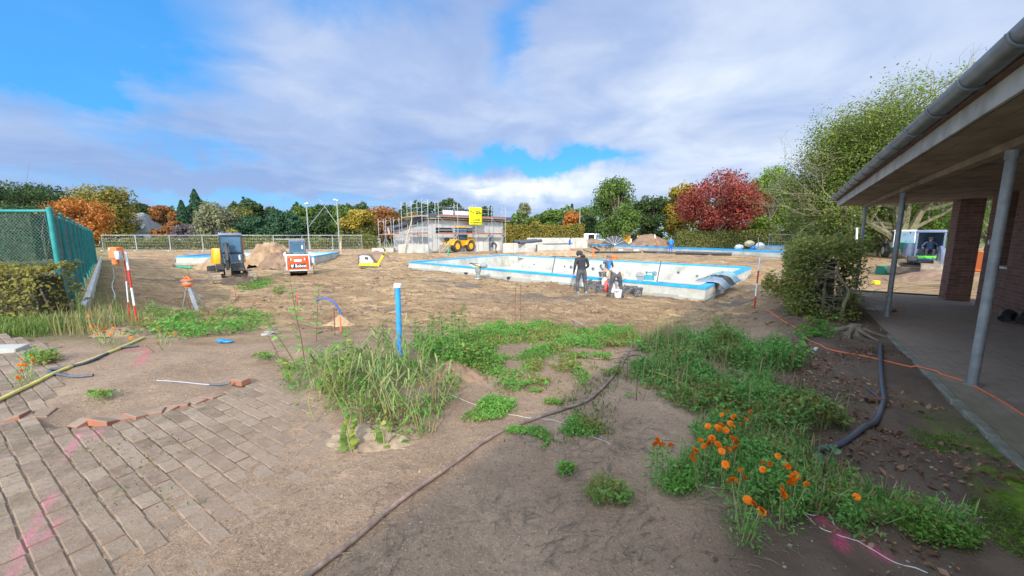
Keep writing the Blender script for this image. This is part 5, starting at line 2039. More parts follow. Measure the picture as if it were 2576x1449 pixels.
for a in (
    (45, 84, 457, 105, 'dark', 'dark green broad tree at the far left end of the skyline'),
    (160, 96, 472, 90, 'dark', 'dark green tree in the skyline just left of the orange tree'),
    (283, 78, 470, 82, 'turning', 'large rounded tree turning yellow behind the bright orange tree', 'round', 0.08, None, 8000),
    (213, 60, 499, 74, 'orange', 'bright orange autumn tree behind the teal tennis fence', 'round', 0.02, None, 7000),
    (372, 98, 507, 40, 'dark', 'dark tree standing behind the grey roofed house', 'pine', 0.25),
    (424, 92, 514, 34, 'rust', 'thin russet tree between the house and the conifers', 'pine', 0.2),
    (468, 74, 505, 22, 'blue', 'dark narrow conifer, shorter of the pair beside the birch', 'cone'),
    (503, 77, 477, 28, 'blue', 'tallest dark conifer in the skyline left of the birch', 'cone', 0.1, None, 6500),
    (545, 66, 499, 46, 'pale', 'pale weeping birch with white trunk beside the tall conifer', 'birch', 0.15, None, 5200, None, 'pale_bark'),
    (425, 66, 553, 36, 'rust', 'reddish brown bushy tree right of the grey roofed house', 'shrub', 0.02),
    (472, 66, 566, 30, 'mauve', 'mauve leafless shrub below the pair of dark conifers', 'shrub', 0.02),
    (578, 64, 578, 26, 'gold', 'small golden shrub at the foot of the birch', 'shrub', 0.02, None, 2600),
    (612, 90, 519, 34, 'olive', 'olive green tree right of the birch in the far row', 'round', 0.1),
    (640, 98, 511, 26, 'dark', 'umbrella shaped pine poking above the far tree row', 'pine', 0.62),
    (650, 70, 545, 50, 'blue', 'bushy blue green cedar, leftmost of the dark evergreens behind the fence', 'round', 0.02, None, 6500),
    (722, 71, 533, 50, 'blue', 'broad dark green evergreen in the middle of the row left of the lamp poles', 'round', 0.02, None, 6500),
    (806, 74, 537, 40, 'dark', 'dark spreading evergreen standing between the two lamp poles', 'round', 0.02, None, 6000),
    (776, 90, 514, 34, 'green', 'green tree rising behind the left lamp pole', 'round', 0.05),
    (830, 94, 511, 42, 'dark', 'round dark treetop rising between the lamp poles', 'round', 0.05),
    (868, 92, 510, 30, 'green', 'green treetop just right of the taller lamp pole', 'round', 0.05),
    (903, 69, 530, 44, 'gold', 'yellow autumn tree left of the scaffold', 'round', 0.35, None, 4200),
    (905, 70.5, 562, 50, 'olive', 'olive bushy tree under the yellow autumn tree', 'round', 0.02, None, 5200),
    (965, 88, 521, 54, 'rust', 'wide russet green treetop behind the lower scaffold', 'round', 0.05),
    (1035, 92, 529, 48, 'turning', 'turning treetop behind the gable of the new building', 'round', 0.05),
    (1108, 96, 531, 34, 'dark', 'small dark treetop above the new building roof', 'round', 0.05),
    (1322, 98, 502, 27, 'pale', 'slim pale poplar right of the new building', 'birch', 0.12, None, 4600, None, 'pale_bark'),
    (1384, 92, 525, 36, 'green', 'green tree behind the clipped hedge, right of the pale poplar', 'round', 0.05),
    (1350, 90, 556, 34, 'turning', 'low bronze bushy tree between poplar and green tree', 'shrub', 0.02),
    (1440, 86, 528, 26, 'orange', 'small orange tree left of the big green tree', 'round', 0.1, None, 3600),
    (1437, 104, 514, 12, 'blue', 'dark spruce tip above the small orange tree', 'cone', 0.1, None, 2500),
    (1482, 82, 540, 30, 'dark', 'dark green tree at the left foot of the big green tree', 'round', 0.03),
    (1552, 72, 445, 74, 'green', 'big green tree standing above the white van', 'round', 0.06, None, 10000),
    (1636, 75, 481, 50, 'dark', 'dark green tree between the big green tree and the yellow one', 'round', 0.03, None, 7000),
    (1706, 72, 456, 46, 'gold', 'golden yellow tree left of the crimson maple', 'round', 0.05, None, 6500),
    (1797, 60, 412, 100, 'red', 'large crimson maple in full autumn colour above the clipped hedge', 'round', 0.12, None, 14000),
    (1932, 64, 407, 66, 'lime', 'fresh light green tree right of the crimson maple', 'round', 0.06, None, 8500),
    (2046, 54, 470, 80, 'olive', 'olive green tree below the bare branches at right', 'round', 0.03, None, 7500),
    (2125, 58, 395, 60, 'dark', 'dark green tree behind the big half bare tree', 'round', 0.05, None, 7000),
    (2150, 38, 318, 105, 'lime', 'broad yellow green tree between the light green tree and the roof edge', 'round', 0.05, None, 15000, 0.2),
    (2350, 35, 470, 95, 'lime', 'leafy yellow green tree seen under the pavilion roof', 'round', 0.12, None, 12000, 0.17),
    (2480, 40, 430, 120, 'green', 'green tree behind the brick pier of the pavilion', 'round', 0.05, None, 8000, 0.2),
    (1880, 70, 520, 60, 'green', 'low green tree filling the gap right of the crimson maple', 'shrub', 0.02),
):
    make_tree(*a)


def big_bare_tree():
    """half-leafed tree at the right: real forking limbs with a part of the crown in leaf"""
    rng = np.random.default_rng(5)
    p = on(2268, 31)
    H = topz(140, 31) - p.z
    t = thing('tree', 'tall half bare tree with thin leafless branches above the pavilion roof', 'tree', p)
    tr = MB()
    tips = []

    def grow(a, d, L, r, lev):
        n = 3
        P = [a]
        q = a
        for i in range(n):
            d = (d + Vector(rng.normal(size=3)) * 0.16 + Vector((0, 0, 0.05))).normalized()
            q = q + d * (L / n)
            P.append(q)
        tr.tube(P, [r, r * 0.86, r * 0.74, r * 0.62], 6 if lev < 2 else 3, caps=False)
        if lev == 5:
            tips.append((q, d))
            return
        k = (5, 4, 3, 3, 3)[lev]
        for i in range(k):
            a0 = rng.uniform(0, 6.28)
            sp = rng.uniform(0.4, 0.95)
            ax = d.orthogonal()
            ax.rotate(Matrix.Rotation(a0, 3, d))
            nd = (d * math.cos(sp) + ax * math.sin(sp)).normalized()
            if nd.z < -0.25:
                nd.z *= -0.3
            s = P[-1] if i < 2 else P[rng.integers(1, n)]
            grow(s, nd.normalized(), L * rng.uniform(0.62, 0.80), r * rng.uniform(0.42, 0.56), lev + 1)
    for (dx, dz, L) in ((-0.05, 1.0, 4.6), (0.30, 0.95, 4.4), (-0.55, 0.75, 4.2), (0.1, 0.8, 4.6)):
        grow(Vector((0, 0, 0.6)), Vector((dx, rng.uniform(-0.3, 0.3), dz)).normalized(), L, 0.26, 0)
    tr.tube([(0, 0, -0.3), (0, 0, 1.0)], [0.5, 0.36], 10)
    sc = H / max(v.z for v in tr.v)
    for v in tr.v:
        v *= sc
    print('big tree verts', len(tr.v), 'tips', len(tips), sc)
    tr.build('trunk', M['olive_bark'], t)
    T_ = np.array([tuple(q * sc) for q, d in tips])
    keep = (T_[:, 0] > -6.2 + rng.normal(size=len(T_)) * 0.9) & (T_[:, 2] < H * 0.78 + rng.normal(size=len(T_)) * 0.7)
    T_ = T_[keep]
    n = 95000
    k = rng.integers(0, len(T_), n)
    c = T_[k] + rng.normal(size=(n, 3)) * 0.55
    nr = rng.normal(size=(n, 3)) * 0.7 + np.array([0, -0.2, 0.8])
    leaves_obj('crown', c, nr, 0.165 * rng.uniform(0.6, 1.4, n), LM['lime2'], t, 0.6, rng)
    # low bare limbs reaching out to the left
    q = thing('tree', 'low spreading bare tree with drooping pale limbs left of the pavilion posts', 'tree', on(2215, 34))
    k = MB()

    def droop(a, d, L, r, lev):
        P = [a]
        for i in range(5):
            d = (d + Vector(rng.normal(size=3)) * 0.13 + Vector((-0.05, 0, -0.06))).normalized()
            P.append(P[-1] + d * L / 5)
        k.tube(P, [r * (1 - 0.15 * i) for i in range(6)], 5, caps=False)
        if lev < 3:
            for i in range(5):
                s = P[rng.integers(1, 6)]
                nd = (d + Vector(rng.normal(size=3)) * 0.55).normalized()
                droop(s, nd, L * rng.uniform(0.40, 0.62), r * 0.5, lev + 1)
    for i in range(9):
        droop(Vector((0, 0, rng.uniform(0.8, 3.8))), Vector((-1.0, rng.uniform(-0.6, 0.3), rng.uniform(0.10, 0.75))).normalized(), rng.uniform(4.0, 6.4), 0.085, 0)
    k.tube([(0, 0, -0.3), (0.1, 0, 2), (0.0, 0, 4.2)], [0.32, 0.25, 0.12], 9)
    k.build('trunk', M['olive_bark'], q)
    T2 = np.array([tuple(v) for v in k.v])
    T2 = T2[rng.integers(0, len(T2), 9000)] + rng.normal(size=(9000, 3)) * 0.42
    leaves_obj('crown', T2, rng.normal(size=(9000, 3)) + np.array([0, 0, 0.7]), 0.17 * rng.uniform(0.6, 1.4, 9000), LM['green'], q, 0.6, rng)


M['olive_bark'] = mat('olive_bark', (0.11, 0.095, 0.055), 0.95, col2=(0.19, 0.165, 0.10), scale=6)
LM['lime2'] = leafmat('yellow_green_leaves', [(0.055, 0.095, 0.016), (0.14, 0.20, 0.028), (0.29, 0.28, 0.045)])
big_bare_tree()


def leafy_box(name, label, cat, p0, p1, depth, h, leaf, n, size, z0=None, wob=0.12, kind=None, group=None, solid=True):
    """clipped hedge from p0 to p1 (front line on the ground)"""
    rng = np.random.default_rng(int(abs(p0[0] * 31 + p0[1] * 17)) + n)
    p0, p1 = Vector(p0), Vector(p1)
    e = p1 - p0
    e.z = 0
    L = e.length
    t = thing(name, label, cat, (p0.x, p0.y, min(p0.z, p1.z) if z0 is None else z0), math.atan2(e.y, e.x), group)
    if kind:
        t['kind'] = kind
    # points over front, top, back and ends
    f = rng.random(n)
    x = rng.random(n) * L
    u = rng.random(n)
    top = f < depth / (depth + 1.4 * h)
    y = np.where(top, u * depth, np.where(rng.random(n) < 0.8, 0.0, depth))
    z = np.where(top, h, u * h)
    nr = np.where(top[:, None], np.array([0, 0, 1.0]), np.array([0, -1.0, 0.35]))
    end = rng.random(n) < depth / (L + depth) * 0.8
    x = np.where(end, np.where(rng.random(n) < 0.5, 0, L), x)
    y = np.where(end, rng.random(n) * depth, y)
    c = np.stack([x, y, z], -1)
    w = (vn3(c, 1.3 / max(h, .6)) - 0.5) * wob * 3
    c = c + rng.normal(size=(n, 3)) * wob * 0.45
    c[:, 1] += np.where(top | end, 0, -w)
    c[:, 2] += np.where(top, w, 0)
    c[:, 2] = np.maximum(c[:, 2], 0.02)
    leaves_obj('foliage', c, nr + rng.normal(size=(n, 3)) * 0.6, size * rng.uniform(0.6, 1.4, n), LM[leaf], t, 0.65, rng)
    k = MB()                                                     # stems inside
    m_ = max(5, int(L / 0.5))
    for i in range(m_):
        x_ = L * (i + 0.5) / m_
        for j in range(3):
            b = Vector((x_, depth / 2, 0))
            k.tube([b, b + Vector((random.uniform(-.2, .2), random.uniform(-.3, .3) * depth, h * 0.5)), b + Vector((random.uniform(-.4, .4), random.uniform(-.42, .42) * depth, h * 0.92))], [0.03 * max(1, h * .5), 0.02 * max(1, h * .5), 0.008], 4)
    k.build('stems', M['bark'], t)
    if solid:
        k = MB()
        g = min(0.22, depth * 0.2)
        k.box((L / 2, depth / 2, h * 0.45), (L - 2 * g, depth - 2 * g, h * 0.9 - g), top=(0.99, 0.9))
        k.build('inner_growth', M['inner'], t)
    return t


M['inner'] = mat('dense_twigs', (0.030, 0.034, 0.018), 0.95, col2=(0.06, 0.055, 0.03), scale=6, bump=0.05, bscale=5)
def hgt(py, Y, px=1288):
    return topz(py, Y) - on(px, Y).z


leafy_box('hedge', 'tall clipped green hedge between the new building and the white van', 'hedge', on(1258, 60), on(1466, 61), 2.2, hgt(568, 60, 1360), 'turning', 9000, 0.30, wob=0.3)
leafy_box('hedge', 'long clipped bronze green hedge under the crimson maple', 'hedge', on(1700, 60), on(1995, 55), 1.6, hgt(581, 58, 1850), 'olive', 9000, 0.26, wob=0.25)
leafy_box('hedge', 'shaggy bronze hedge between the clipped hedge and the pavilion posts', 'hedge', on(1995, 50), on(2240, 40), 1.4, hgt(560, 46, 2100), 'olive', 7000, 0.2, wob=0.3)
leafy_box('hedge', 'dark ivy covered hedge behind the chain link at left', 'hedge', (-50, 28, 0.0), (-33.5, 26, 0.0), 1.5, 3.7, 'dark', 9000, 0.16, wob=0.4)
leafy_box('hedge', 'low yellow brown autumn hedge at the left edge in front of the tennis fence', 'hedge', (-17.0, 8.0, -0.1), (-10.15, 7.75, -0.12), 0.9, 1.12, 'autumn', 9000, 0.075, wob=0.10)


def brambles():
    rng = np.random.default_rng(3)
    n = 15000
    s = rng.random(n)
    px = 262 + s * 690
    Y = 49.5 + s * 3.2 + rng.random(n) * 5
    x = (px - 1288) / F * Y
    hmax = 0.9 + 1.5 * vnoise(px / 42.0, Y / 4.0, 3)
    c = np.stack([x, Y, hbase(x, Y) + hmax * rng.random(n) ** 0.7], -1)
    o = leaves_obj('brambles', c, rng.normal(size=(n, 3)) + np.array([0, -.5, .6]), 0.26 * rng.uniform(0.5, 1.4, n), LM['olive'], None, 0.6, rng)
    tag(o, 'rough brambles along the wire site fence', 'brambles', None, 'stuff')
    n = 26000                                                       # far wood behind everything
    px = rng.uniform(-150, 1240, n)
    Y = rng.uniform(100, 112, n)
    x = (px - 1288) / F * Y
    hm = 6.5 + 4.2 * vnoise(px / 38.0, Y * 0 + 1.0, 6) + 2.5 * vnoise(px / 14.0, Y * 0 + 4.0, 7)
    c = np.stack([x, Y, hm * (1 - rng.random(n) ** 1.5)], -1)
    o = leaves_obj('wood', c, rng.normal(size=(n, 3)) + np.array([0, -.6, .6]), 0.85 * rng.uniform(0.6, 1.4, n), LM['dark'], None, 0.7, rng)
    tag(o, 'distant dark wood closing the view on the left', 'wood', None, 'stuff')
    px = rng.uniform(1240, 2700, n)
    Y = rng.uniform(92, 104, n)
    x = (px - 1288) / F * Y
    hm = 4.5 + 4.0 * vnoise(px / 60.0, Y * 0 + 1.0, 16) + 2.0 * vnoise(px / 18.0, Y * 0 + 4.0, 17) + 4 * smooth(1450, 1600, px)
    c = np.stack([x, Y, hm * (1 - rng.random(n) ** 1.5)], -1)
    o = leaves_obj('wood', c, rng.normal(size=(n, 3)) + np.array([0, -.6, .6]), 0.8 * rng.uniform(0.6, 1.4, n), LM['green'], None, 0.7, rng)
    tag(o, 'distant green wood behind the trees on the right', 'wood', None, 'stuff')


brambles()


def house():
    p = on(352, 88)
    t = thing('house', 'house with grey hipped roof and small dormers among the trees at left', 'house', p, R(8))
    k = MB()
    k.box((0, 0, 1.3), (10.5, 8, 2.6))
    k.build('wall', M['white'], t)
    k = MB()
    k.add([(-5.9, -4.6, 2.5), (5.9, -4.6, 2.5), (5.9, 4.6, 2.5), (-5.9, 4.6, 2.5), (-1.6, 0, 7.2), (1.6, 0, 7.2)], [(0, 1, 5, 4), (1, 2, 5), (2, 3, 4, 5), (3, 0, 4), (3, 2, 1, 0)])
    r = k.build('roof', M['house_roof'], t, smooth_=False)
    for x in (-2.6, 2.8):
        k = MB()
        k.box((x, -3.3, 3.9), (1.9, 1.6, 0.95))
        d = k.build('dormer', M['white'], t)
        k = MB()
        k.box((x, -4.12, 3.9), (1.5, 0.04, 0.6))
        k.build('pane', M['glass'], d)
    for x in (-3.4, 0, 3.2):
        k = MB()
        k.box((x, -4.02, 1.4), (1.4, 0.05, 1.2))
        k.build('window', M['glass'], t)


M['house_roof'] = mat('grey_thatch', (0.13, 0.13, 0.135), 0.95, col2=(0.19, 0.19, 0.19), scale=1.5, bump=0.05, bscale=3)
house()

# ================================================================== PEOPLE
SKIN = mat('skin', (0.48, 0.27, 0.19), 0.6)
CLOTH = {
    'black': mat('black_cloth', (0.022, 0.022, 0.028), 0.9, col2=(0.04, 0.04, 0.048), scale=9),
    'work_grey': mat('work_trousers', (0.050, 0.048, 0.055), 0.9, col2=(0.085, 0.08, 0.085), scale=8, dirt=(0.25, 0.22, 0.20), dscale=6, damt=0.35),
    'slate': mat('quilted_slate', (0.055, 0.070, 0.10), 0.8, col2=(0.085, 0.10, 0.135), scale=10),
    'beige': mat('beige_sweatshirt', (0.46, 0.36, 0.28), 0.9, col2=(0.54, 0.44, 0.36), scale=8),
    'blue': mat('blue_workwear', (0.012, 0.085, 0.42), 0.85, col2=(0.02, 0.12, 0.52), scale=8),
    'bright_blue': mat('bright_blue_shirt', (0.015, 0.19, 0.66), 0.85, col2=(0.02, 0.23, 0.72), scale=8),
    'navy': mat('navy_cloth', (0.03, 0.045, 0.10), 0.9, col2=(0.05, 0.07, 0.14), scale=8),
    'shoe': mat('blue_grey_shoes', (0.12, 0.22, 0.28), 0.7, col2=(0.35, 0.37, 0.36), scale=18),
    'boot': mat('dark_boots', (0.035, 0.035, 0.04), 0.8, col2=(0.10, 0.09, 0.08), scale=12),
    'cap': mat('grey_cap', (0.13, 0.15, 0.15), 0.9),
    'hair': mat('brown_hair', (0.05, 0.03, 0.02), 0.9),
}


def lerp(a, b, t):
    return tuple(a[i] + (b[i] - a[i]) * t for i in range(3))


def person(label, p, yaw, J, top, legs, shoes, head='bare', hood=None, cap=None, extra=None, scale=1.0):
    """J: joint -> (x, y, z) in metres, facing -y. One skinned body, coloured by the nearest bone."""
    t = thing('person', label, 'person', p, yaw)
    t.scale = (scale, scale, scale)
    V, E_, Rr, tagm = [], [], [], []
    ids = {}

    def vert(name, co, r):
        ids[name] = len(V)
        V.append(co)
        Rr.append(r)

    def edge(a, b, m_):
        E_.append((ids[a], ids[b]))
        tagm.append((V[ids[a]], V[ids[b]], m_))
    pel, che, nek = J['pelvis'], J['chest'], J['neck']
    vert('pelvis', pel, (0.155, 0.115))
    vert('waist', lerp(pel, che, 0.45), (0.150, 0.110))
    vert('chest', che, (0.175, 0.125))
    vert('base', lerp(che, nek, 0.72), (0.13, 0.095))
    vert('neck', nek, (0.062, 0.062))
    vert('jaw', lerp(nek, J['head'], 0.45), (0.072, 0.080))
    vert('head', J['head'], (0.082, 0.096))
    hd = Vector(J['head']) + (Vector(J['head']) - Vector(nek)).normalized() * 0.075
    vert('crown', tuple(hd), (0.062, 0.072))
    edge('pelvis', 'waist', 1)
    edge('waist', 'chest', 1)
    edge('chest', 'base', 1)
    edge('base', 'neck', 1)
    edge('neck', 'jaw', 0)
    edge('jaw', 'head', 0)
    edge('head', 'crown', 0)
    for s in 'lr':
        if 'shoulder_' + s not in J:
            continue
        vert('sh' + s, J['shoulder_' + s], (0.072, 0.072))
        vert('el' + s, J['elbow_' + s], (0.050, 0.050))
        vert('fo' + s, lerp(J['elbow_' + s], J['wrist_' + s], 0.4), (0.046, 0.046))
        vert('wr' + s, J['wrist_' + s], (0.031, 0.026))
        d = Vector(J['hand_' + s]) - Vector(J['wrist_' + s])
        L = max(d.length, 0.05)
        d.normalize()
        sd = d.cross(Vector((0.35, 1, 0.1))).normalized()
        pm = Vector(J['wrist_' + s]) + d * 0.075
        vert('pa' + s, tuple(pm), (0.040, 0.020))
        edge('base', 'sh' + s, 1)
        edge('sh' + s, 'el' + s, 1)
        edge('el' + s, 'fo' + s, 1)
        edge('fo' + s, 'wr' + s, 1)
        edge('wr' + s, 'pa' + s, 0)
        bend = sd.cross(d).normalized()
        for i, (o, ln) in enumerate(((-0.03, 0.072), (-0.01, 0.082), (0.011, 0.076), (0.030, 0.060))):
            a = pm + sd * o + d * 0.03
            vert('f%d%s' % (i, s), tuple(a), (0.0095, 0.0095))
            vert('g%d%s' % (i, s), tuple(a + d * ln * 0.55 + bend * 0.008), (0.0088, 0.0088))
            vert('h%d%s' % (i, s), tuple(a + d * ln + bend * 0.030), (0.0075, 0.0075))
            edge('pa' + s, 'f%d%s' % (i, s), 0)
            edge('f%d%s' % (i, s), 'g%d%s' % (i, s), 0)
            edge('g%d%s' % (i, s), 'h%d%s' % (i, s), 0)
        a = Vector(J['wrist_' + s]) + d * 0.045 - sd * 0.03
        vert('t0' + s, tuple(a), (0.012, 0.012))
        vert('t1' + s, tuple(a - sd * 0.022 + d * 0.035 + bend * 0.01), (0.009, 0.009))
        edge('wr' + s, 't0' + s, 0)
        edge('t0' + s, 't1' + s, 0)
    for s in 'lr':
        vert('hi' + s, J['hip_' + s], (0.108, 0.105))
        vert('th' + s, lerp(J['hip_' + s], J['knee_' + s], 0.5), (0.092, 0.092))
        vert('kn' + s, J['knee_' + s], (0.070, 0.070))
        vert('ca' + s, lerp(J['knee_' + s], J['ankle_' + s], 0.35), (0.070, 0.070))
        vert('an' + s, J['ankle_' + s], (0.056, 0.056))
        vert('to' + s, J['toe_' + s], (0.040, 0.036))
        edge('pelvis', 'hi' + s, 2)
        edge('hi' + s, 'th' + s, 2)
        edge('th' + s, 'kn' + s, 2)
        edge('kn' + s, 'ca' + s, 2)
        edge('ca' + s, 'an' + s, 2)
        edge('an' + s, 'to' + s, 3)
    me = bpy.data.meshes.new('skeleton')
    me.from_pydata(V, E_, [])
    o = bpy.data.objects.new('skeleton', me)
    C.objects.link(o)
    o.modifiers.new('skin', 'SKIN')
    sub = o.modifiers.new('sub', 'SUBSURF')
    sub.levels = sub.render_levels = 2
    for i, r in enumerate(Rr):
        me.skin_vertices[0].data[i].radius = r
    me.skin_vertices[0].data[0].use_root = True
    dg = bpy.context.evaluated_depsgraph_get()
    body = bpy.data.meshes.new_from_object(o.evaluated_get(dg))
    body.name = 'body'
    bpy.data.objects.remove(o)
    body.materials.clear()
    for m_ in (CLOTH['black'] if hood == 'body' else SKIN, CLOTH[top], CLOTH[legs], CLOTH[shoes]):
        body.materials.append(m_)
    A = np.array([a for a, b, c in tagm])
    D = np.array([b for a, b, c in tagm]) - A
    mm = np.array([c for a, b, c in tagm])
    for q in body.polygons:
        c = np.array(q.center)
        u = np.clip(((c - A) * D).sum(1) / ((D * D).sum(1) + 1e-9), 0, 1)
        q.material_index = int(mm[np.argmin(((A + D * u[:, None] - c) ** 2).sum(1))])
        q.use_smooth = True
    b = link('body', body, t)
    H, N = Vector(J['head']), Vector(nek)
    upv = (H - N).normalized()
    fw = Vector(J.get('face', (0, -1, 0))).normalized()
    fw = (fw - upv * fw.dot(upv)).normalized()
    sx = upv.cross(fw)
    X = Matrix((sx, -fw, upv)).transposed().to_4x4()
    X.translation = H

    def part(name, material, fn, **kw):
        k = MB()
        fn(k)
        k.v = [X @ v for v in k.v]
        return k.build(name, material, t, **kw)
    if head != 'hidden':
        part('nose', SKIN, lambda k: k.prism([(-0.014, -0.09, -0.03), (0.014, -0.09, -0.03), (0, -0.118, -0.028), (0, -0.085, 0.02)], (0, 0.001, 0)))

        def eyes(k):
            for x in (-0.03, 0.03):
                k.blob((x, -0.088, 0.015), (0.010, 0.006, 0.006), 8, 6)
        part('eyes', CLOTH['hair'], eyes)
        part('mouth', M['mouth'], lambda k: k.box((0, -0.088, -0.052), (0.042, 0.008, 0.009)))

        def ears(k):
            for x in (-0.083, 0.083):
                k.blob((x, 0.0, 0.0), (0.012, 0.022, 0.03), 8, 6)
        part('ears', SKIN, ears)
    if head in ('hair', 'cap', 'hidden') or cap:
        def hair(k):
            k.blob((0, 0.016, 0.032), (0.092, 0.104, 0.088), 14, 9)
        if hood != 'body':
            part('hair', CLOTH['hair'], hair)
    if hood:
        def hd_(k):
            k.blob((0, 0.018, 0.010), (0.108, 0.122, 0.132), 16, 10)
            k.blob((0, 0.085, -0.155), (0.135, 0.085, 0.075), 14, 8)
        part('hood', CLOTH[top], hd_)
    if cap:
        def cp(k):
            k.lathe([(0.099, 0.035), (0.101, 0.06), (0.090, 0.10), (0.055, 0.125), (0.01, 0.132)], 18)
            k.prism([(-0.075, -0.075, 0.038), (0.075, -0.075, 0.038), (0.055, -0.165, 0.026), (-0.055, -0.165, 0.026)], (0, 0, 0.012))
        part('cap', CLOTH[cap], cp)
    for s in 'lr':
        k = MB()
        a, q = Vector(J['ankle_' + s]), Vector(J['toe_' + s])
        f = (q - a)
        f.z = 0
        f.normalize()
        g = Vector((a.x, a.y, min(a.z - 0.08, 0.0) if a.z < 0.2 else a.z - 0.09))
        side = Vector((-f.y, f.x, 0))
        vs = []
        for (u, w, h) in ((-0.075, 0.036, 0.0), (-0.07, 0.036, 0.10), (0.03, 0.045, 0.10), (0.12, 0.046, 0.06), (0.185, 0.034, 0.035), (0.19, 0.032, 0.0)):
            vs += [g + f * u + side * w + Vector((0, 0, h)), g + f * u - side * w + Vector((0, 0, h))]
        fs = [(0, 2, 3, 1), (2, 4, 5, 3), (4, 6, 7, 5), (6, 8, 9, 7), (8, 10, 11, 9), (10, 0, 1, 11), (0, 10, 8, 6, 4, 2), (1, 3, 5, 7, 9, 11)]
        k.add(vs, fs)
        k.build('shoe', CLOTH[shoes], t, bevel=0.012)
    if extra:
        extra(t)
    return t


M['mouth'] = mat('lips', (0.30, 0.12, 0.10), 0.6)


def stand(sp=0.11, lean=0.0, arm=None, hands=None, turn=0.0):
    J = dict(pelvis=(0, 0.0, 0.93), chest=(0, -0.02 - lean, 1.26), neck=(0, -0.03 - lean * 1.4, 1.50), head=(0, -0.06 - lean * 1.8, 1.64),
             hip_l=(0.10, 0, 0.88), hip_r=(-0.10, 0, 0.88), knee_l=(sp + 0.01, -0.04, 0.49), knee_r=(-sp - 0.01, -0.02, 0.49),
             ankle_l=(sp + 0.02, 0.03, 0.09), ankle_r=(-sp - 0.02, 0.04, 0.09), toe_l=(sp + 0.06, -0.12, 0.045), toe_r=(-sp - 0.06, -0.11, 0.045),
             shoulder_l=(0.195, -0.01 - lean, 1.415), shoulder_r=(-0.195, -0.01 - lean, 1.415), elbow_l=(0.255, 0.03, 1.13), elbow_r=(-0.255, 0.03, 1.13),
             wrist_l=(0.25, -0.07, 0.90), wrist_r=(-0.25, -0.07, 0.90), hand_l=(0.245, -0.12, 0.82), hand_r=(-0.245, -0.12, 0.82))
    if arm:
        J.update(arm)
    return J


# black hooded worker: his back towards us, looking right
J = stand(0.13, 0.03, dict(head=(0.05, -0.16, 1.62), neck=(0.02, -0.07, 1.49), face=(0.75, -0.65, -0.25), wrist_r=(-0.20, -0.30, 0.98), hand_r=(-0.14, -0.38, 0.96), wrist_l=(0.24, -0.16, 0.88), hand_l=(0.23, -0.22, 0.80),
                            elbow_l=(0.27, 0.02, 1.12), elbow_r=(-0.27, -0.04, 1.12), ankle_r=(-0.15, 0.10, 0.09), toe_r=(-0.20, -0.05, 0.045)))
person('person standing in a black hooded jacket with the hood up, hands low', gp(1462, 737), R(180 + 12), J, 'black', 'work_grey', 'shoe', head='bare', hood='hood').scale = (1.16, 1.14, 1.02)

# bent man, beige top, back to us, reaching down
J = dict(pelvis=(0, 0.10, 0.93), chest=(0.02, -0.28, 1.06), neck=(0.06, -0.50, 0.97), head=(0.07, -0.60, 0.87), face=(0, -0.2, -1),
         hip_l=(0.10, 0.08, 0.88), hip_r=(-0.10, 0.08, 0.88), knee_l=(0.19, 0.0, 0.49), knee_r=(-0.19, -0.02, 0.49), ankle_l=(0.25, 0.06, 0.09), ankle_r=(-0.24, 0.10, 0.09),
         toe_l=(0.31, -0.09, 0.045), toe_r=(-0.30, -0.05, 0.045), shoulder_l=(0.19, -0.40, 0.99), shoulder_r=(-0.16, -0.42, 1.02), elbow_l=(0.20, -0.46, 0.72), elbow_r=(-0.26, -0.45, 0.76),
         wrist_l=(0.10, -0.44, 0.52), wrist_r=(-0.20, -0.42, 0.52), hand_l=(0.08, -0.43, 0.43), hand_r=(-0.17, -0.40, 0.43))
person('person bending over in a beige sweatshirt and dark work trousers, seen from behind', gp(1548, 747), R(180 - 8), J, 'beige', 'work_grey', 'boot', head='hair')

# man with the cap, standing inside the pool wall, half turned to the right
P = at(1549, 705, -1.30)
P = Vector((4.75, 18.3, -0.95))
J = stand(0.11, 0.0, dict(face=(0.45, -0.8, -0.1), elbow_l=(0.33, 0.10, 1.18), wrist_l=(0.22, -0.02, 0.98), hand_l=(0.17, -0.08, 0.94), elbow_r=(-0.36, 0.12, 1.20), wrist_r=(-0.24, 0.0, 1.0), hand_r=(-0.17, -0.05, 0.96)))


def armband(t):
    k = MB()
    k.blob((-0.315, -0.02, 1.30), (0.035, 0.07, 0.08), 12, 8)
    k.build('sleeve_patch', M['white'], t)
    k = MB()
    k.box((0.02, -0.145, 1.24), (0.13, 0.03, 0.40))
    k.build('blue_shirt', CLOTH['bright_blue'], t, bevel=0.01)


person('person in slate quilted jacket and grey cap standing behind the coping', P, R(14), J, 'slate', 'work_grey', 'boot', head='cap', cap='cap', extra=armband)
k = MB()
k.box((0, 0, 0), (1.2, 0.9, 0.35), top=(0.98, 0.98))
o = k.build('pallet_stack', M['old_wood'], loc=(P.x, P.y, -1.30 + 0.175))
tag(o, 'low timber platform on the pool floor under the capped man', 'platform')

# far workers in blue
J = stand(0.10, 0.03, dict(head=(0.03, -0.13, 1.60), face=(0.6, -0.7, -0.5), wrist_l=(0.15, -0.30, 1.02), hand_l=(0.08, -0.36, 1.0), wrist_r=(-0.15, -0.30, 1.02), hand_r=(-0.08, -0.36, 1.0)))
person('person in dark blue overalls standing by the concrete chamber', on(1432, 45.5), R(70), J, 'blue', 'navy', 'boot', head='hair')
person('person in bright blue shirt and blue trousers, back to the camera', on(1687, 43.3), R(176), J, 'bright_blue', 'blue', 'boot', head='hair')

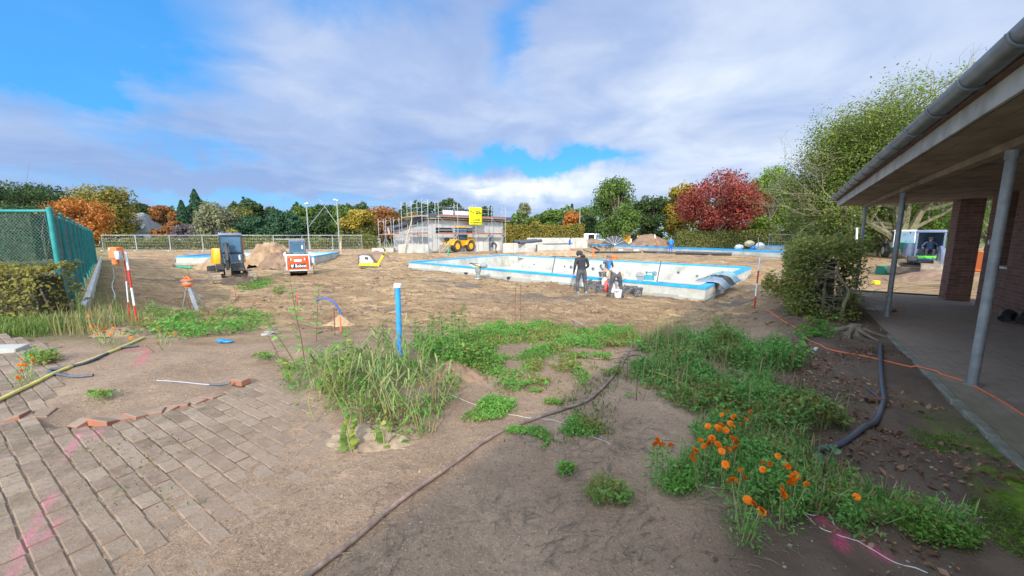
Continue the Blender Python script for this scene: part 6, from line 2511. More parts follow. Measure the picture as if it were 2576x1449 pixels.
# stooping man beside the concrete units
J = dict(pelvis=(0, 0.10, 0.92), chest=(0.0, -0.20, 1.12), neck=(0.0, -0.42, 1.20), head=(0.0, -0.53, 1.22), face=(0, -0.6, -0.8),
         hip_l=(0.10, 0.09, 0.87), hip_r=(-0.10, 0.09, 0.87), knee_l=(0.13, -0.05, 0.49), knee_r=(-0.12, 0.02, 0.49), ankle_l=(0.14, 0.05, 0.09), ankle_r=(-0.13, 0.16, 0.09),
         toe_l=(0.16, -0.1, 0.045), toe_r=(-0.16, 0.01, 0.045), shoulder_l=(0.18, -0.32, 1.14), shoulder_r=(-0.18, -0.32, 1.14), elbow_l=(0.20, -0.40, 0.86), elbow_r=(-0.20, -0.40, 0.86),
         wrist_l=(0.12, -0.46, 0.62), wrist_r=(-0.12, -0.46, 0.62), hand_l=(0.11, -0.47, 0.53), hand_r=(-0.11, -0.47, 0.53))
person('person stooping in black vest and grey trousers beside the stacked concrete units', on(1247, 40.8), R(-72), J, 'black', 'work_grey', 'boot', head='cap', cap='cap')

# excavator driver, seated
J = dict(pelvis=(0, 0.10, 0.10), chest=(0, 0.13, 0.42), neck=(0, 0.10, 0.64), head=(0, 0.07, 0.78), face=(0, -1, -0.1),
         hip_l=(0.10, 0.06, 0.08), hip_r=(-0.10, 0.06, 0.08), knee_l=(0.16, -0.38, 0.14), knee_r=(-0.14, -0.36, 0.14), ankle_l=(0.14, -0.46, -0.26), ankle_r=(-0.13, -0.44, -0.26),
         toe_l=(0.16, -0.60, -0.29), toe_r=(-0.14, -0.58, -0.29), shoulder_l=(0.20, 0.11, 0.56), shoulder_r=(-0.20, 0.11, 0.56), elbow_l=(0.32, -0.05, 0.34), elbow_r=(-0.32, -0.05, 0.34),
         wrist_l=(0.32, -0.30, 0.26), wrist_r=(-0.31, -0.30, 0.26), hand_l=(0.30, -0.38, 0.25), hand_r=(-0.29, -0.38, 0.25))
ey = R(-46)
lx, ly = 0.10, -0.05
person('person seated in the lime green excavator cab in navy jacket holding the levers', EXR + Vector((lx * math.cos(ey) - ly * math.sin(ey), lx * math.sin(ey) + ly * math.cos(ey), 1.22)), ey, J, 'navy', 'black', 'boot', head='cap', cap='cap', scale=0.96)

# ================================================================== SMALL THINGS ON SITE
def one(mb, name, material, label, cat, group=None, bevel=0.0, loc=None, rot=None, seg=1, kind=None):
    o = mb.build(name, material, None, bevel=bevel, loc=loc, rot=rot, seg=seg)
    return tag(o, label, cat, group, kind)


def mound(name, label, c, rx, ry, h, material, seed, peak=1.4, rough=0.16, cat='earth heap', n=44):
    vs, fs = [], []
    x = np.linspace(-1, 1, n)
    X, Y = np.meshgrid(x, x, indexing='ij')
    r = np.sqrt(X ** 2 + Y ** 2) + (fbm(X * 2.2 + 9, Y * 2.2 + seed, seed, 3) - 0.45) * 0.55
    Z = np.clip(1 - r ** peak, 0, 1) * h * (0.75 + 0.5 * fbm(X * 1.7 + 3, Y * 1.7 + seed, seed + 5, 3)) + (fbm(X * 7 + seed, Y * 7, seed + 2, 4) - 0.46) * rough * (r < 1.05)
    g = gz(c[0] + X * rx, c[1] + Y * ry)
    zz = np.where(r < 1.06, g + Z, g - 0.12)
    V = np.stack([X * rx, Y * ry, zz - c[2]], -1).reshape(-1, 3)
    idx = np.arange(n * n).reshape(n, n)
    Q = np.stack([idx[:-1, :-1], idx[1:, :-1], idx[1:, 1:], idx[:-1, 1:]], -1).reshape(-1, 4)
    o = link(name, np_mesh(name, V, Q, material, True), None, c)
    return tag(o, label, cat)


M['sand'] = mat('heaped_sand', (0.25, 0.155, 0.088), 0.95, col2=(0.44, 0.30, 0.175), scale=1.6, bump=0.05, bscale=5, dirt=(0.20, 0.125, 0.07), dscale=2.5, damt=0.5)
M['loam'] = mat('heaped_loam', (0.20, 0.12, 0.068), 0.95, col2=(0.37, 0.25, 0.145), scale=1.8, bump=0.06, bscale=4)
M['earth'] = mat('brown_earth', (0.165, 0.10, 0.065), 0.95, col2=(0.25, 0.16, 0.10), scale=1.2, bump=0.05, bscale=4)
mound('earth_heap', 'tall crumbly heap of sandy earth between the yellow excavator and the track loader', gp(640, 676) + Vector((0.2, 1.6, 0)), 1.9, 1.7, 1.95, M['loam'], 4, 2.2, 0.75)
mound('earth_heap', 'lower brown part heap just left of the track loader', gp(694, 679) + Vector((0, 1.0, 0)), 2.0, 1.6, 1.2, M['earth'], 9, 1.6, 0.45)
mound('earth_heap', 'sand bank heaped against the wall of the small pool', on(556, 28.5), 1.7, 1.5, 0.9, M['sand'], 12, 1.3, 0.2)
mound('earth_heap', 'steep brown cone of topsoil behind the far pool', on(1634, 66), 3.8, 3.0, 2.35, M['earth'], 21, 1.15, 0.12)
mound('earth_heap', 'flat brown soil heap in front of the white van', on(1492, 68), 2.9, 2.0, 1.25, M['earth'], 23, 2.0, 0.12)
mound('earth_heap', 'long low brown soil heap right of the topsoil cone', on(1725, 64), 4.5, 2.0, 1.0, M['earth'], 27, 1.4, 0.15)
mound('earth_heap', 'small fresh sand heap at the foot of the pool wall near its corner', gp(1672, 740) + Vector((0, .25, 0)), 1.15, 0.7, 0.42, M['sand'], 31, 1.2, 0.08)
mound('earth_heap', 'reddish soil heap behind the plate compactor', on(945, 33), 1.9, 1.3, 0.75, M['earth'], 35, 1.4, 0.1)
mound('earth_heap', 'sand heap between the concrete chamber and the long pool', on(1400, 38), 4.0, 1.6, 0.55, M['sand'], 37, 1.3, 0.2)
mound('earth_heap', 'dark soil heap under the bucket of the lime green excavator', gp(2330, 700), 1.9, 1.2, 0.45, M['earth'], 39, 1.3, 0.15)
mound('earth_heap', 'small clay lump heap at the foot of the bent blue pipe', gp(858, 818), 0.42, 0.3, 0.2, M['sand'], 41, 1.3, 0.08)


def ranging_pole(label, foot, Y, toppx, seg, r=0.016, depth=None):
    p = at(*foot) if Y is None else on(foot[0], Y)
    Yt = p.y
    dx, dy, dz = ray(*toppx)
    q = Vector((dx / dy * Yt, Yt, HC + dz / dy * Yt))
    t = thing('ranging_pole', label, 'survey pole', p, 0, 'red and white survey poles')
    d = q - p
    for i in range(seg):
        k = MB()
        k.cyl(d * (i / seg) - Vector((0, 0, 0.05 if i == 0 else 0)), d * ((i + 1) / seg), r, r, 12)
        k.build('red_band' if i % 2 == 0 else 'white_band', M['red'] if i % 2 == 0 else M['white'], t)
    return t


ranging_pole('red and white survey pole leaning beside the pool corner at right', (1897, 778), None, (1912, 647), 4, 0.018)
ranging_pole('taller red and white survey pole carrying the orange box, at left', (345, 812), None, (316, 634), 4, 0.020)
ranging_pole('short thin red and white survey rod just left of the pole with the orange box', (327, 738), 8.4, (313, 655), 3, 0.012)


def orange_box():
    Y = at(345, 812).y - 0.06
    c = Vector((on(318, Y).x, Y, topz(636, Y)))
    t = thing('equipment_box', 'orange box with a white letter T and grey panel fixed to the survey pole', 'box', c, R(-6))
    k = MB()
    k.box((-0.005, 0, 0), (0.205, 0.16, 0.26))
    k.build('case', M['orange2'], t, bevel=0.015)
    k = MB()
    k.box((0.115, -0.05, -0.055), (0.11, 0.09, 0.19), rot=Matrix.Rotation(R(-8), 3, 'Y'))
    k.build('panel', M['galv'], t, bevel=0.012)
    k = MB()
    k.cyl((-0.05, 0, -0.26), (-0.05, 0, -0.155), 0.055, 0.062, 16)
    k.build('lower_cup', M['orange2'], t, bevel=0.008)
    lettering('T', 0.075, M['white'], t, (-0.055, -0.085, 0.07), (R(90), 0, 0), 0.003)


orange_box()


def laser_tripod():
    p = gp(478, 783)
    t = thing('tripod', 'aluminium surveying tripod with three splayed legs in the sand at left', 'tripod', p, 0)
    h = topz(721, p.y) - p.z
    sc = p.y / F
    for (fx, fy, wide) in ((-27 * sc, 0.12, 0), (26 * sc, -0.12, 1), (8 * sc, 0.45, 1)):
        k = MB()
        a = Vector((fx * 0.12 + 2 * sc, fy * 0.1, h))
        b = Vector((fx, fy, 0.0))
        m_ = a.lerp(b, 0.30)
        if wide:
            k.bar(a, m_, 0.075, 0.035)
            k.bar(m_, b, 0.10, 0.035)
            k.bar(m_ + (a - m_) * 0.05, m_ - (a - m_) * 0.05, 0.09, 0.05)
        else:
            k.cyl(a, b, 0.026, 0.022, 8)
        k.cyl(b, b + (b - a).normalized() * 0.05, 0.02, 0.004, 8)
        k.build('leg', M['galv'], t, bevel=0.004)
    k = MB()
    k.tube(spline([(-0.01, -0.05, h - 0.1), (0.03, -0.1, h * 0.55), (0.10, -0.12, 0.2), (0.13, -0.1, 0.02)], 5), 0.012, 6)
    k.build('strap', M['rust'], t)
    k = MB()
    k.lathe([(0.04, -0.03), (0.085, -0.02), (0.085, 0.015), (0.05, 0.03)], 16, (2 * sc, 0, h))
    k.build('head_plate', M['orange2'], t)
    L = thing('laser_level', 'orange rotating laser level with silver band mounted on the tripod', 'laser level', p + Vector((2 * sc, 0, h + 0.035)))
    k = MB()
    k.lathe([(0.085, 0.0), (0.125, 0.01), (0.13, 0.05), (0.11, 0.065)], 20)
    k.lathe([(0.10, 0.115), (0.14, 0.125), (0.135, 0.155), (0.06, 0.175)], 20)
    k.build('housing', M['orange2'], L)
    k = MB()
    k.lathe([(0.11, 0.062), (0.115, 0.118)], 20)
    k.build('silver_band', M['galv'], L)
    k = MB()
    k.tube(spline([(-0.07, 0, 0.17), (-0.055, 0, 0.205), (0.03, 0, 0.215), (0.075, 0, 0.17)], 5), 0.016, 8)
    k.build('carry_handle', M['orange2'], L)
    k = MB()
    k.cyl((0.09, 0, 0.16), (0.085, 0, 0.37), 0.005, 0.003, 6)
    k.build('antenna', M['rust'], L)
    L.scale = (1.15, 1.15, 1.2)


laser_tripod()


def standpipe():
    p = gp(1006, 893)
    dx, dy, dz = ray(1000, 714)
    q = Vector((dx / dy * p.y, p.y, HC + dz / dy * p.y))
    t = thing('standpipe', 'upright bright blue water pipe with a white cap among the weeds', 'pipe', p, 0)
    d = q - p
    k = MB()
    k.cyl((0, 0, -0.1), d * 0.97, 0.037, 0.037, 20)
    k.build('pipe', M['pipe_blue'], t)
    k = MB()
    e = d * 0.945
    k.lathe([(0.040, 0), (0.052, 0.004), (0.054, 0.05), (0.046, 0.058), (0.01, 0.060)], 20, e)
    k.build('cap', M['white'], t)


standpipe()


def pin(label, foot, top, material, r=0.008, name='marker_pin', cat='stake', tip=None, group=None, Y=None):
    p = at(*foot) if Y is None else on(foot[0], Y)
    dx, dy, dz = ray(*top)
    q = Vector((dx / dy * p.y, p.y, HC + dz / dy * p.y))
    t = thing(name, label, cat, p, 0, group)
    k = MB()
    k.cyl((0, 0, -0.05), q - p, r, r, 8)
    k.build('rod', material, t)
    if tip:
        k = MB()
        d = q - p
        k.cyl(d * 0.72, d * 1.01, r * 1.5, r * 1.5, 8)
        k.build('painted_tip', tip, t)
    return t


pin('left of two thin rusty pins standing in the earth before the pool', (1295, 812), (1297, 722), M['rust'])
pin('taller right one of two thin rusty pins before the pool', (1309, 812), (1310, 716), M['rust'])
pin('rusty pin with pink top standing by the green patch in front of the excavator', (594, 760), (591, 728), M['rust'], tip=M['pink'])
pin('rusty pin with bright pink top left of the bent blue pipe', (750, 800), (747, 742), M['rust'], 0.010, tip=M['pink'])
pin('rusty iron pin beside the bent blue pipe', (842, 845), (840, 774), M['rust'], 0.011)
pin('wooden peg painted orange beside the clay heap', (857, 835), (856, 798), M['orange2'], 0.014)
pin('thin orange rod standing behind the tripod', (475, 705), (472, 672), M['rust'], 0.010)
pin('long dark steel bar leaning against the middle of the pool wall', (1384, 708), (1397, 645), M['dark_metal'], 0.022, 'steel_bar', 'bar')
pin('long dark steel bar leaning on the pool wall right of the tubs', (1648, 730), (1663, 657), M['dark_metal'], 0.020, 'steel_bar', 'bar')
pin('short wooden stake beside the far pool wall', (1907, 612), (1908, 596), M['old_wood'], 0.05, 'stake', 'stake', Y=47)
pin('white wooden post beside the shaggy hedge', (2152, 606), (2156, 573), M['white'], 0.06, 'stake', 'stake', Y=27)
pin('thin timber stake standing right of the taller lamp pole', (858, 632), (858, 594), M['wood'], 0.05, 'stake', 'stake', Y=43)
pin('red and white stake in front of the topsoil heap', (1653, 608), (1647, 590), M['red'], 0.05, 'stake', 'stake', tip=M['white'], Y=58)


def tub(p, label, r=0.24, h=0.30, material=None, square=False, group='mortar tubs by the pool wall', name='mortar_tub', cat='tub', tilt=0.0, fill=None):
    t = thing(name, label, cat, p, random.uniform(0, 3), group)
    k = MB()
    if square:
        a, b = r * 1.5, r * 1.0
        k.add([(-a * .86, -b * .86, 0), (a * .86, -b * .86, 0), (a * .86, b * .86, 0), (-a * .86, b * .86, 0), (-a, -b, h), (a, -b, h), (a, b, h), (-a, b, h),
               (-a * .92, -b * .9, h), (a * .92, -b * .9, h), (a * .92, b * .9, h), (-a * .92, b * .9, h), (-a * .8, -b * .8, .05), (a * .8, -b * .8, .05), (a * .8, b * .8, .05), (-a * .8, b * .8, .05)],
              [(0, 3, 2, 1), (0, 1, 5, 4), (1, 2, 6, 5), (2, 3, 7, 6), (3, 0, 4, 7), (4, 5, 9, 8), (5, 6, 10, 9), (6, 7, 11, 10), (7, 4, 8, 11), (8, 9, 13, 12), (9, 10, 14, 13), (10, 11, 15, 14), (11, 8, 12, 15), (12, 13, 14, 15)])
        k.build('shell', material or M['splashed'], t)
    else:
        k.lathe([(r * 0.80, 0), (r * 0.98, h * 0.93), (r * 1.06, h * 0.93), (r * 1.06, h), (r * 0.93, h), (r * 0.78, 0.03)], 20)
        k.build('shell', material or M['splashed'], t)
    k = MB()
    if square:
        k.box((0, 0, h * 0.6), (r * 2.5, r * 1.6, 0.03))
    else:
        k.cyl((0, 0, h * 0.6), (0, 0, h * 0.65), r * 0.88, r * 0.88, 18)
    k.build('mortar', fill or M['concrete'], t)
    k = MB()
    for s in (-1, 1):
        k.tube([(s * r * 1.0, -0.06, h * 0.92), (s * r * 1.22, 0, h * 0.80), (s * r * 1.0, 0.06, h * 0.92)], 0.012, 6)
    k.build('handle', M['black_plastic'], t)
    if tilt:
        t.rotation_euler[0] = tilt
    return t


M['splashed'] = mat('mortar_splashed_plastic', (0.05, 0.053, 0.058), 0.8, col2=(0.26, 0.255, 0.25), scale=17, contrast=(0.42, 0.66))
M['red_plastic'] = mat('red_bag', (0.62, 0.06, 0.06), 0.6, col2=(0.75, 0.16, 0.14), scale=9)
WALLP = lambda px, py, dz=0.0: gp(px, py, dz)
tub(WALLP(1499, 731) + Vector((0, .15, 0)), 'large mortar splashed tub right of the hooded person', 0.27, 0.40, square=True)
tub(WALLP(1510, 738), 'round mortar splashed tub left of the red bag', 0.19, 0.34)
tub(WALLP(1588, 737), 'wide mortar splashed tub just right of the bending person', 0.27, 0.42, square=True)
tub(WALLP(1604, 745), 'round mortar splashed bucket nearest the sand heap', 0.19, 0.32)
tub(WALLP(1622, 735), 'mortar splashed tub half behind the sand heap', 0.25, 0.32, square=True)
tub(WALLP(1540, 741), 'pale mortar coated bucket left of the bending person', 0.17, 0.34, M['white'])
tub(WALLP(1554, 750), 'pale bucket between the feet of the bending person', 0.15, 0.30, M['white'])


def sack(name, label, c, rad, material, cat='bag', rz=0.0, jit=0.10):
    k = MB()
    k.blob((0, 0, rad[2] * 0.9), rad, 16, 10, jit=jit)
    return one(k, name, material, label, cat, loc=c, rot=(0, 0, rz))


sack('bag', 'crumpled red plastic bag between the mortar tubs', WALLP(1525, 739), (0.12, 0.10, 0.26), M['red_plastic'])
sack('bag', 'white paper cement sack behind the red bag', WALLP(1518, 733) + Vector((0.1, .2, 0)), (0.16, 0.14, 0.27), M['white'])
k = MB()
k.bar(gp(1490, 741, .03), gp(1592, 748, .03), 0.16, 0.035)
one(k, 'plank', M['old_wood'], 'timber board lying on the ground under the mortar tubs', 'board', bevel=0.004)


def on_coping(px, edge=(0, 1), back=0.16, quad=POOL1, zt=-0.12):
    a, b = Vector(quad[edge[0]]), Vector(quad[edge[1]])
    h = plane_hit(px, 700, a, b)
    e = (b - a).normalized()
    n = Vector((-e.y, e.x))
    return Vector((h.x + n.x * back, h.y + n.y * back, zt))


cy = math.atan2(POOL1[1][1] - POOL1[0][1], POOL1[1][0] - POOL1[0][0])
tub(on_coping(1511), 'mortar splashed bucket standing on the blue coping left of the hooded person', 0.17, 0.26, group=None, name='bucket', cat='bucket')
k = MB()
k.box((0, 0, 0.02), (1.1, 0.5, 0.03))
one(k, 'board', M['concrete'], 'pale curved board lying over the coping right of the hooded person', 'board', bevel=0.006, loc=on_coping(1515, back=0.05) + Vector((0.35, -0.25, 0.0)), rot=(0, 0, cy))
k = MB()
k.tube([(-0.34, 0, 0.16), (-0.33, 0, 0.16), (0.33, 0, 0.16), (0.34, 0, 0.16)], [0.13, 0.155, 0.155, 0.13], 18)
o = one(k, 'carton_tube', M['sand_paint'], 'beige cylindrical sack lying on the coping beside the capped man', 'sack', loc=on_coping(1541, back=0.2) + Vector((0, 0, 0.005)), rot=(0, 0, cy))


def saw():
    p = on_coping(1605, back=0.2)
    t = thing('cut_off_saw', 'grey and turquoise cut-off saw lying on the blue coping', 'saw', p, cy)
    k = MB()
    k.cyl((0, -0.02, 0.19), (0, 0.02, 0.19), 0.19, 0.19, 24)
    k.build('blade', M['galv'], t)
    k = MB()
    P = [(0.21 * math.cos(a), 0.19 + 0.21 * math.sin(a)) for a in [math.pi * i / 10 for i in range(11)]]
    k.prism([(x, -0.05, z) for x, z in P] + [(-0.13, -0.05, 0.19), (0.13, -0.05, 0.19)], (0, 0.10, 0))
    k.build('guard', M['concrete'], t, bevel=0.01)
    k = MB()
    k.box((0.38, 0, 0.17), (0.36, 0.2, 0.2), top=(0.85, 0.85))
    k.tube(spline([(0.25, 0, 0.26), (0.3, 0, 0.36), (0.55, 0, 0.38), (0.66, 0, 0.24)], 5), 0.022, 8)
    k.build('motor', M['turquoise'], t, bevel=0.02)


M['turquoise'] = mat('turquoise_tool', (0.03, 0.30, 0.36), 0.5, dirt=(.4, .4, .38), damt=.4)
saw()
k = MB()
k.tube([(0, 0, 0.03), (1.3, 0.12, 0.03)], 0.018, 8)
k.box((-0.1, 0, 0.035), (0.3, 0.16, 0.02))
one(k, 'shovel', M['old_wood'], 'shovel lying along the coping right of the cut-off saw', 'shovel', loc=on_coping(1668, back=0.2), rot=(0, 0, cy - 0.1))


def tarp():
    rng = np.random.default_rng(8)
    a, b = Vector(POOL1[1]), Vector(POOL1[2])
    for i, (f, r, m_, lab) in enumerate(((0.16, 0.55, 'slate_sheet', 'crumpled blue grey sheeting on the right-hand coping near its front corner'), (0.36, 0.75, 'teal_sheet', 'big crumpled teal grey sheeting hanging over the right-hand coping'), (0.27, 0.42, 'black_plastic', 'black plastic sheeting heaped between the two crumpled sheets'))):
        q = a.lerp(b, f)
        n = 16
        k = MB()
        vs, fs = [], []
        for u in range(n):
            for v in range(n):
                x, y = (u / (n - 1) - 0.5) * 2.1 * r, (v / (n - 1) - 0.5) * 1.1
                z = 0.03 + 0.30 * r * max(0, 1 - (x / (r * 1.1)) ** 2) * max(0, 1 - (y / 0.6) ** 2) * rng.uniform(0.55, 1.25) + rng.uniform(0, 0.03)
                if y > 0.30:
                    z = max(z - (y - 0.30) * 1.0, -0.25)
                vs.append((x, -y, z))
                if u < n - 1 and v < n - 1:
                    c = u * n + v
                    fs.append((c, c + n, c + n + 1, c + 1))
        k.add(vs, fs)
        an = math.atan2(b.y - a.y, b.x - a.x)
        nn = Vector((-(b - a).y, (b - a).x)).normalized() * 0.12
        o = one(k, 'tarpaulin', M[m_], lab, 'tarpaulin', loc=(q.x + nn.x, q.y + nn.y, -0.12), rot=(0, 0, an))
        md = o.modifiers.new('thickness', 'SOLIDIFY')
        md.thickness = 0.01


M['slate_sheet'] = mat('slate_sheet', (0.13, 0.17, 0.21), 0.55, col2=(0.22, 0.27, 0.31), scale=4)
M['teal_sheet'] = mat('teal_sheet', (0.14, 0.24, 0.27), 0.55, col2=(0.25, 0.34, 0.36), scale=4)
tarp()

# between the pools
k = MB()
k.cyl((0, 0, -0.2), (0, 0, 0.95), 0.075, 0.075, 14)
k.cyl((0, 0, 0.80), (0, 0, 0.95), 0.10, 0.10, 14)
one(k, 'drain_pipe', M['orange2'], 'orange drain pipe standing upright behind the long pool', 'pipe', loc=on(1492, 34.5))
k = MB()
k.lathe([(0.22, 0), (0.24, 0.30), (0.31, 0.31), (0.31, 0.46), (0.28, 0.47)], 18)
one(k, 'drain_chamber', M['orange2'], 'orange plastic drain chamber behind the head of the capped man', 'drain', loc=on(1545, 33.0))
M['pinkish'] = mat('pink_bucket', (0.70, 0.16, 0.14), 0.5)
tub(on(1437, 42.5), 'pink bucket beside the person in dark blue overalls', 0.24, 0.40, M['pinkish'], group=None, name='bucket', cat='bucket')
sack('canister', 'blue plastic canister sack beside the concrete chamber', on(1421, 41.5), (0.42, 0.3, 0.45), M['pipe_blue'])
M['sea_green_dark'] = mat('dark_green_plastic', (0.01, 0.13, 0.085), 0.6)
sack('sheet_heap', 'pale teal sheeting heaped in front of the concrete chamber', on(1388, 38.6), (0.85, 0.4, 0.26), M['teal_sheet'], 'sheeting')
for px0, px1, Y0, Y1, lab, r in ((1500, 1612, 40.5, 41.5, 'black drain pipe lying along the far pool, left length', 0.10), (1618, 1705, 41.0, 39.5, 'black drain pipe lying along the far pool behind the bright blue person', 0.10),
                                 (1700, 1790, 36.5, 35.0, 'thick black drain pipe lying left of the wheelbarrow', 0.16), (1765, 1840, 35.5, 34.0, 'thick black drain pipe lying next to the wheelbarrow', 0.15)):
    a, b = on(px0, Y0), on(px1, Y1)
    a.z, b.z = float(gz(a.x, a.y)) + r, float(gz(b.x, b.y)) + r
    pipe_on(lab, a, b, r, M['black_plastic'], 'drain_pipe')
k = MB()
rng = np.random.default_rng(2)
for i in range(9):
    a = Vector(rng.uniform(-0.8, 0.8, 3)) * Vector((1.3, 0.6, 0.0)) + Vector((0, 0, 0.1 + 0.08 * i))
    d = Vector(rng.normal(size=3))
    d.z *= 0.3
    k.tube(spline([a, a + d * 0.3, a + d * 0.5 + Vector((0, 0, 0.15))], 4), rng.uniform(0.04, 0.09), 8)
one(k, 'pipe_fittings', M['black_plastic'], 'jumble of black pipe fittings beside the upright orange pipe', 'fittings', loc=on(1510, 40.0))
k = MB()
for x in (-0.3, 0.3):
    k.cyl((x, 0, -0.1), (x, 0.1, 1.05), 0.035, 0.035, 8)
for z in (0.3, 0.65, 0.98):
    k.cyl((-0.3, 0.05, z), (0.3, 0.05, z), 0.03, 0.03, 8)
one(k, 'ladder', M['dark_metal'], 'short dark ladder leaning at the far pool wall below the parasol', 'ladder', loc=on(1530, 47))
for i, (px, Y, s) in enumerate(((1600, 46, .45), (1712, 40, .40), (1760, 38, .3), (1945, 33.5, .35), (1560, 48, .4))):
    k = MB()
    k.box((0, 0, s * 0.3), (s * 1.6, s, s * 0.7), top=(0.9, 0.85))
    one(k, 'concrete_block', M['concrete'], ['pale concrete block at the far pool wall right of the parasol', 'pale concrete block just right of the bright blue person', 'small concrete block further right of the bright blue person', 'pale concrete block near the right end of the far pool', 'concrete block below the black parasol'][i], 'block', bevel=0.02, loc=on(px, Y), rot=(0, 0, random.uniform(-.4, .4)))
bg = on(1880, 52)
for i, (dx, m_, s, lab) in enumerate(((-1.2, 'white', .6, 'white rubble sack at the left of the pile by the far pool'), (0.0, 'sand_paint', .7, 'beige rubble sack on top of the pile by the far pool'), (0.4, 'pipe_blue', .45, 'small blue sack in the pile by the far pool'), (1.1, 'white', .85, 'large white rubble sack at the right of the pile by the far pool'))):
    sack('rubble_sack', lab, bg + Vector((dx, -0.3 * i, 0.45 if i == 1 else 0.0)), (s, s * .7, s * .62), M[m_], 'sack', 0.3 * i, 0.12)

M['sheet_black'] = mat('dark_membrane', (0.035, 0.04, 0.05), 0.7, col2=(0.07, 0.075, 0.085), scale=5)


def flat_sheet(label, pts, material, name='membrane', cat='sheet', th=0.012, n=14):
    """thin sheet lying over the ground, corners given as photo pixels"""
    P = [at(*q) for q in pts]
    k = MB()
    vs, fs = [], []
    for i in range(n):
        for j in range(n):
            u, v = i / (n - 1), j / (n - 1)
            q = P[0].lerp(P[1], u).lerp(P[3].lerp(P[2], u), v)
            q = q + Vector((random.uniform(-.03, .03), random.uniform(-.03, .03), 0)) * (1 if 0 < i < n - 1 and 0 < j < n - 1 else 2.5)
            vs.append((q.x, q.y, float(gz(q.x, q.y)) + 0.012 + random.uniform(0, 0.02)))
            if i < n - 1 and j < n - 1:
                c = i * n + j
                fs.append((c, c + n, c + n + 1, c + 1))
    k.add(vs, fs)
    o = one(k, name, material, label, cat)
    md = o.modifiers.new('thickness', 'SOLIDIFY')
    md.thickness = th
    return o


flat_sheet('dark sheet lying on the ground in front of the brambles', [(440, 690 - 32), (480, 690 - 32), (470, 652), (445, 651)], M['sheet_black'])
flat_sheet('small blue plastic cover lying on the dirt beyond the paving', [(552, 866), (580, 862), (575, 856), (550, 859)], M['pipe_blue'], 'plastic_cover', 'cover', n=5)
flat_sheet('flat grey stone plate left of the tall seedlings', [(672, 845), (702, 838), (692, 832), (668, 838)], M['concrete'], 'stone_plate', 'stone', 0.03, 5)
pipe_on('bright green plastic pipe lying in front of the small pool', gp(445, 674, .09), gp(482, 678, .08), 0.085, M['sea_green'], 'plastic_pipe')
pipe_on('grey plastic pipe end lying left of the bright green pipe', gp(436, 671, .08), gp(447, 674, .08), 0.085, M['pipe_grey'], 'plastic_pipe')
k = MB()
k.tube(spline([(0, 0, 0), (0.05, 0, 0.5), (0.12, 0, 0.8), (0.0, 0, 1.0), (-0.15, 0, 0.95)], 6), 0.09, 10)
one(k, 'green_pipe_bend', M['sea_green'], 'green plastic pipe bend sticking up behind the long pool before the loader', 'pipe', loc=on(1127, 37.0)).scale = (0.8, 0.8, 0.7)


# ---------------------------------------------------------------- hoses and cables on the ground
def surf(x, y):
    n = NX[0] * x + NX[1] * y
    return max(float(gz(x, y)), 0.056 if -1.58 < n < -1.40 else (0.037 if n <= -1.5 else -9))


def hose(name, label, pts, r, material, cat='hose', lift=0.0, n=10, lev=0.0):
    P = []
    for q in pts:
        a = at(q[0], q[1])
        a.z = float(gz(a.x, a.y)) + r * 0.9 + lift + (q[2] if len(q) > 2 else 0.0)
        P.append(a)
    S_ = spline(P, 8)
    for s in S_:
        g = surf(s.x, s.y) + r * 0.75
        s.z = max(s.z, g)
    k = MB()
    k.tube(S_, r, n)
    return one(k, name, material, label, cat)


hose('rubber_hose', 'long grey brown rubber hose snaking from the bottom edge to the weeds', [(740, 1480), (790, 1440), (900, 1355), (1010, 1265), (1130, 1180), (1250, 1098), (1340, 1060), (1420, 1035), (1480, 1010), (1530, 965), (1562, 925), (1580, 890), (1600, 858), (1628, 838)], 0.0155, M['hose_brown'])
hose('rubber_hose', 'thin brown hose looping across the green patch over the long hose', [(1650, 878), (1590, 884), (1520, 890), (1475, 897), (1500, 904), (1560, 902), (1600, 896), (1618, 903), (1600, 912), (1545, 912)], 0.013, M['hose_brown'])
hose('rubber_hose', 'short brown hose loop lying left on the green patch', [(1470, 902), (1420, 893), (1360, 886), (1345, 876), (1370, 868), (1400, 864), (1425, 876)], 0.013, M['hose_brown'])
hose('yellow_hose', 'dirty yellow hose entering from the left edge over the paving', [(-40, 1030), (0, 1012), (80, 972), (150, 938), (220, 912), (300, 880), (362, 853)], 0.021, M['hose_yellow'])
hose('black_hose', 'black hose curling beside the yellow hose', [(235, 946), (190, 950), (140, 943), (125, 936), (160, 930), (215, 918), (260, 897), (300, 880), (350, 872)], 0.019, M['pipe_grey'])
hose('extension_cable', 'orange cable running from the sand to the right edge past the posts', [(1925, 785), (1960, 805), (2010, 838), (2040, 862), (2090, 885), (2160, 902), (2230, 918), (2310, 935), (2380, 955), (2430, 972), (2500, 1010), (2580, 1060)], 0.0075, M['cable_orange'], 'cable', n=8)
hose('white_cable', 'thin white cable along the front of the marigold bed', [(1640, 1165), (1700, 1198), (1780, 1232), (1850, 1242), (1920, 1255), (1975, 1280), (2020, 1312), (2055, 1345), (2100, 1362), (2170, 1390), (2250, 1425), (2330, 1460)], 0.0026, M['cable_white'], 'cable', n=6)
hose('white_cable', 'white cable loop above the pink paint mark at right', [(2020, 1312), (2045, 1322), (2058, 1312), (2050, 1303), (2062, 1304), (2082, 1318), (2095, 1345)], 0.0032, M['cable_white'], 'cable', n=6)
hose('white_cable', 'thin white cable crossing the long hose in the middle', [(1130, 990), (1190, 1018), (1260, 1040), (1330, 1052), (1400, 1062), (1450, 1085), (1520, 1110), (1535, 1118)], 0.0022, M['cable_white'], 'cable', n=6)
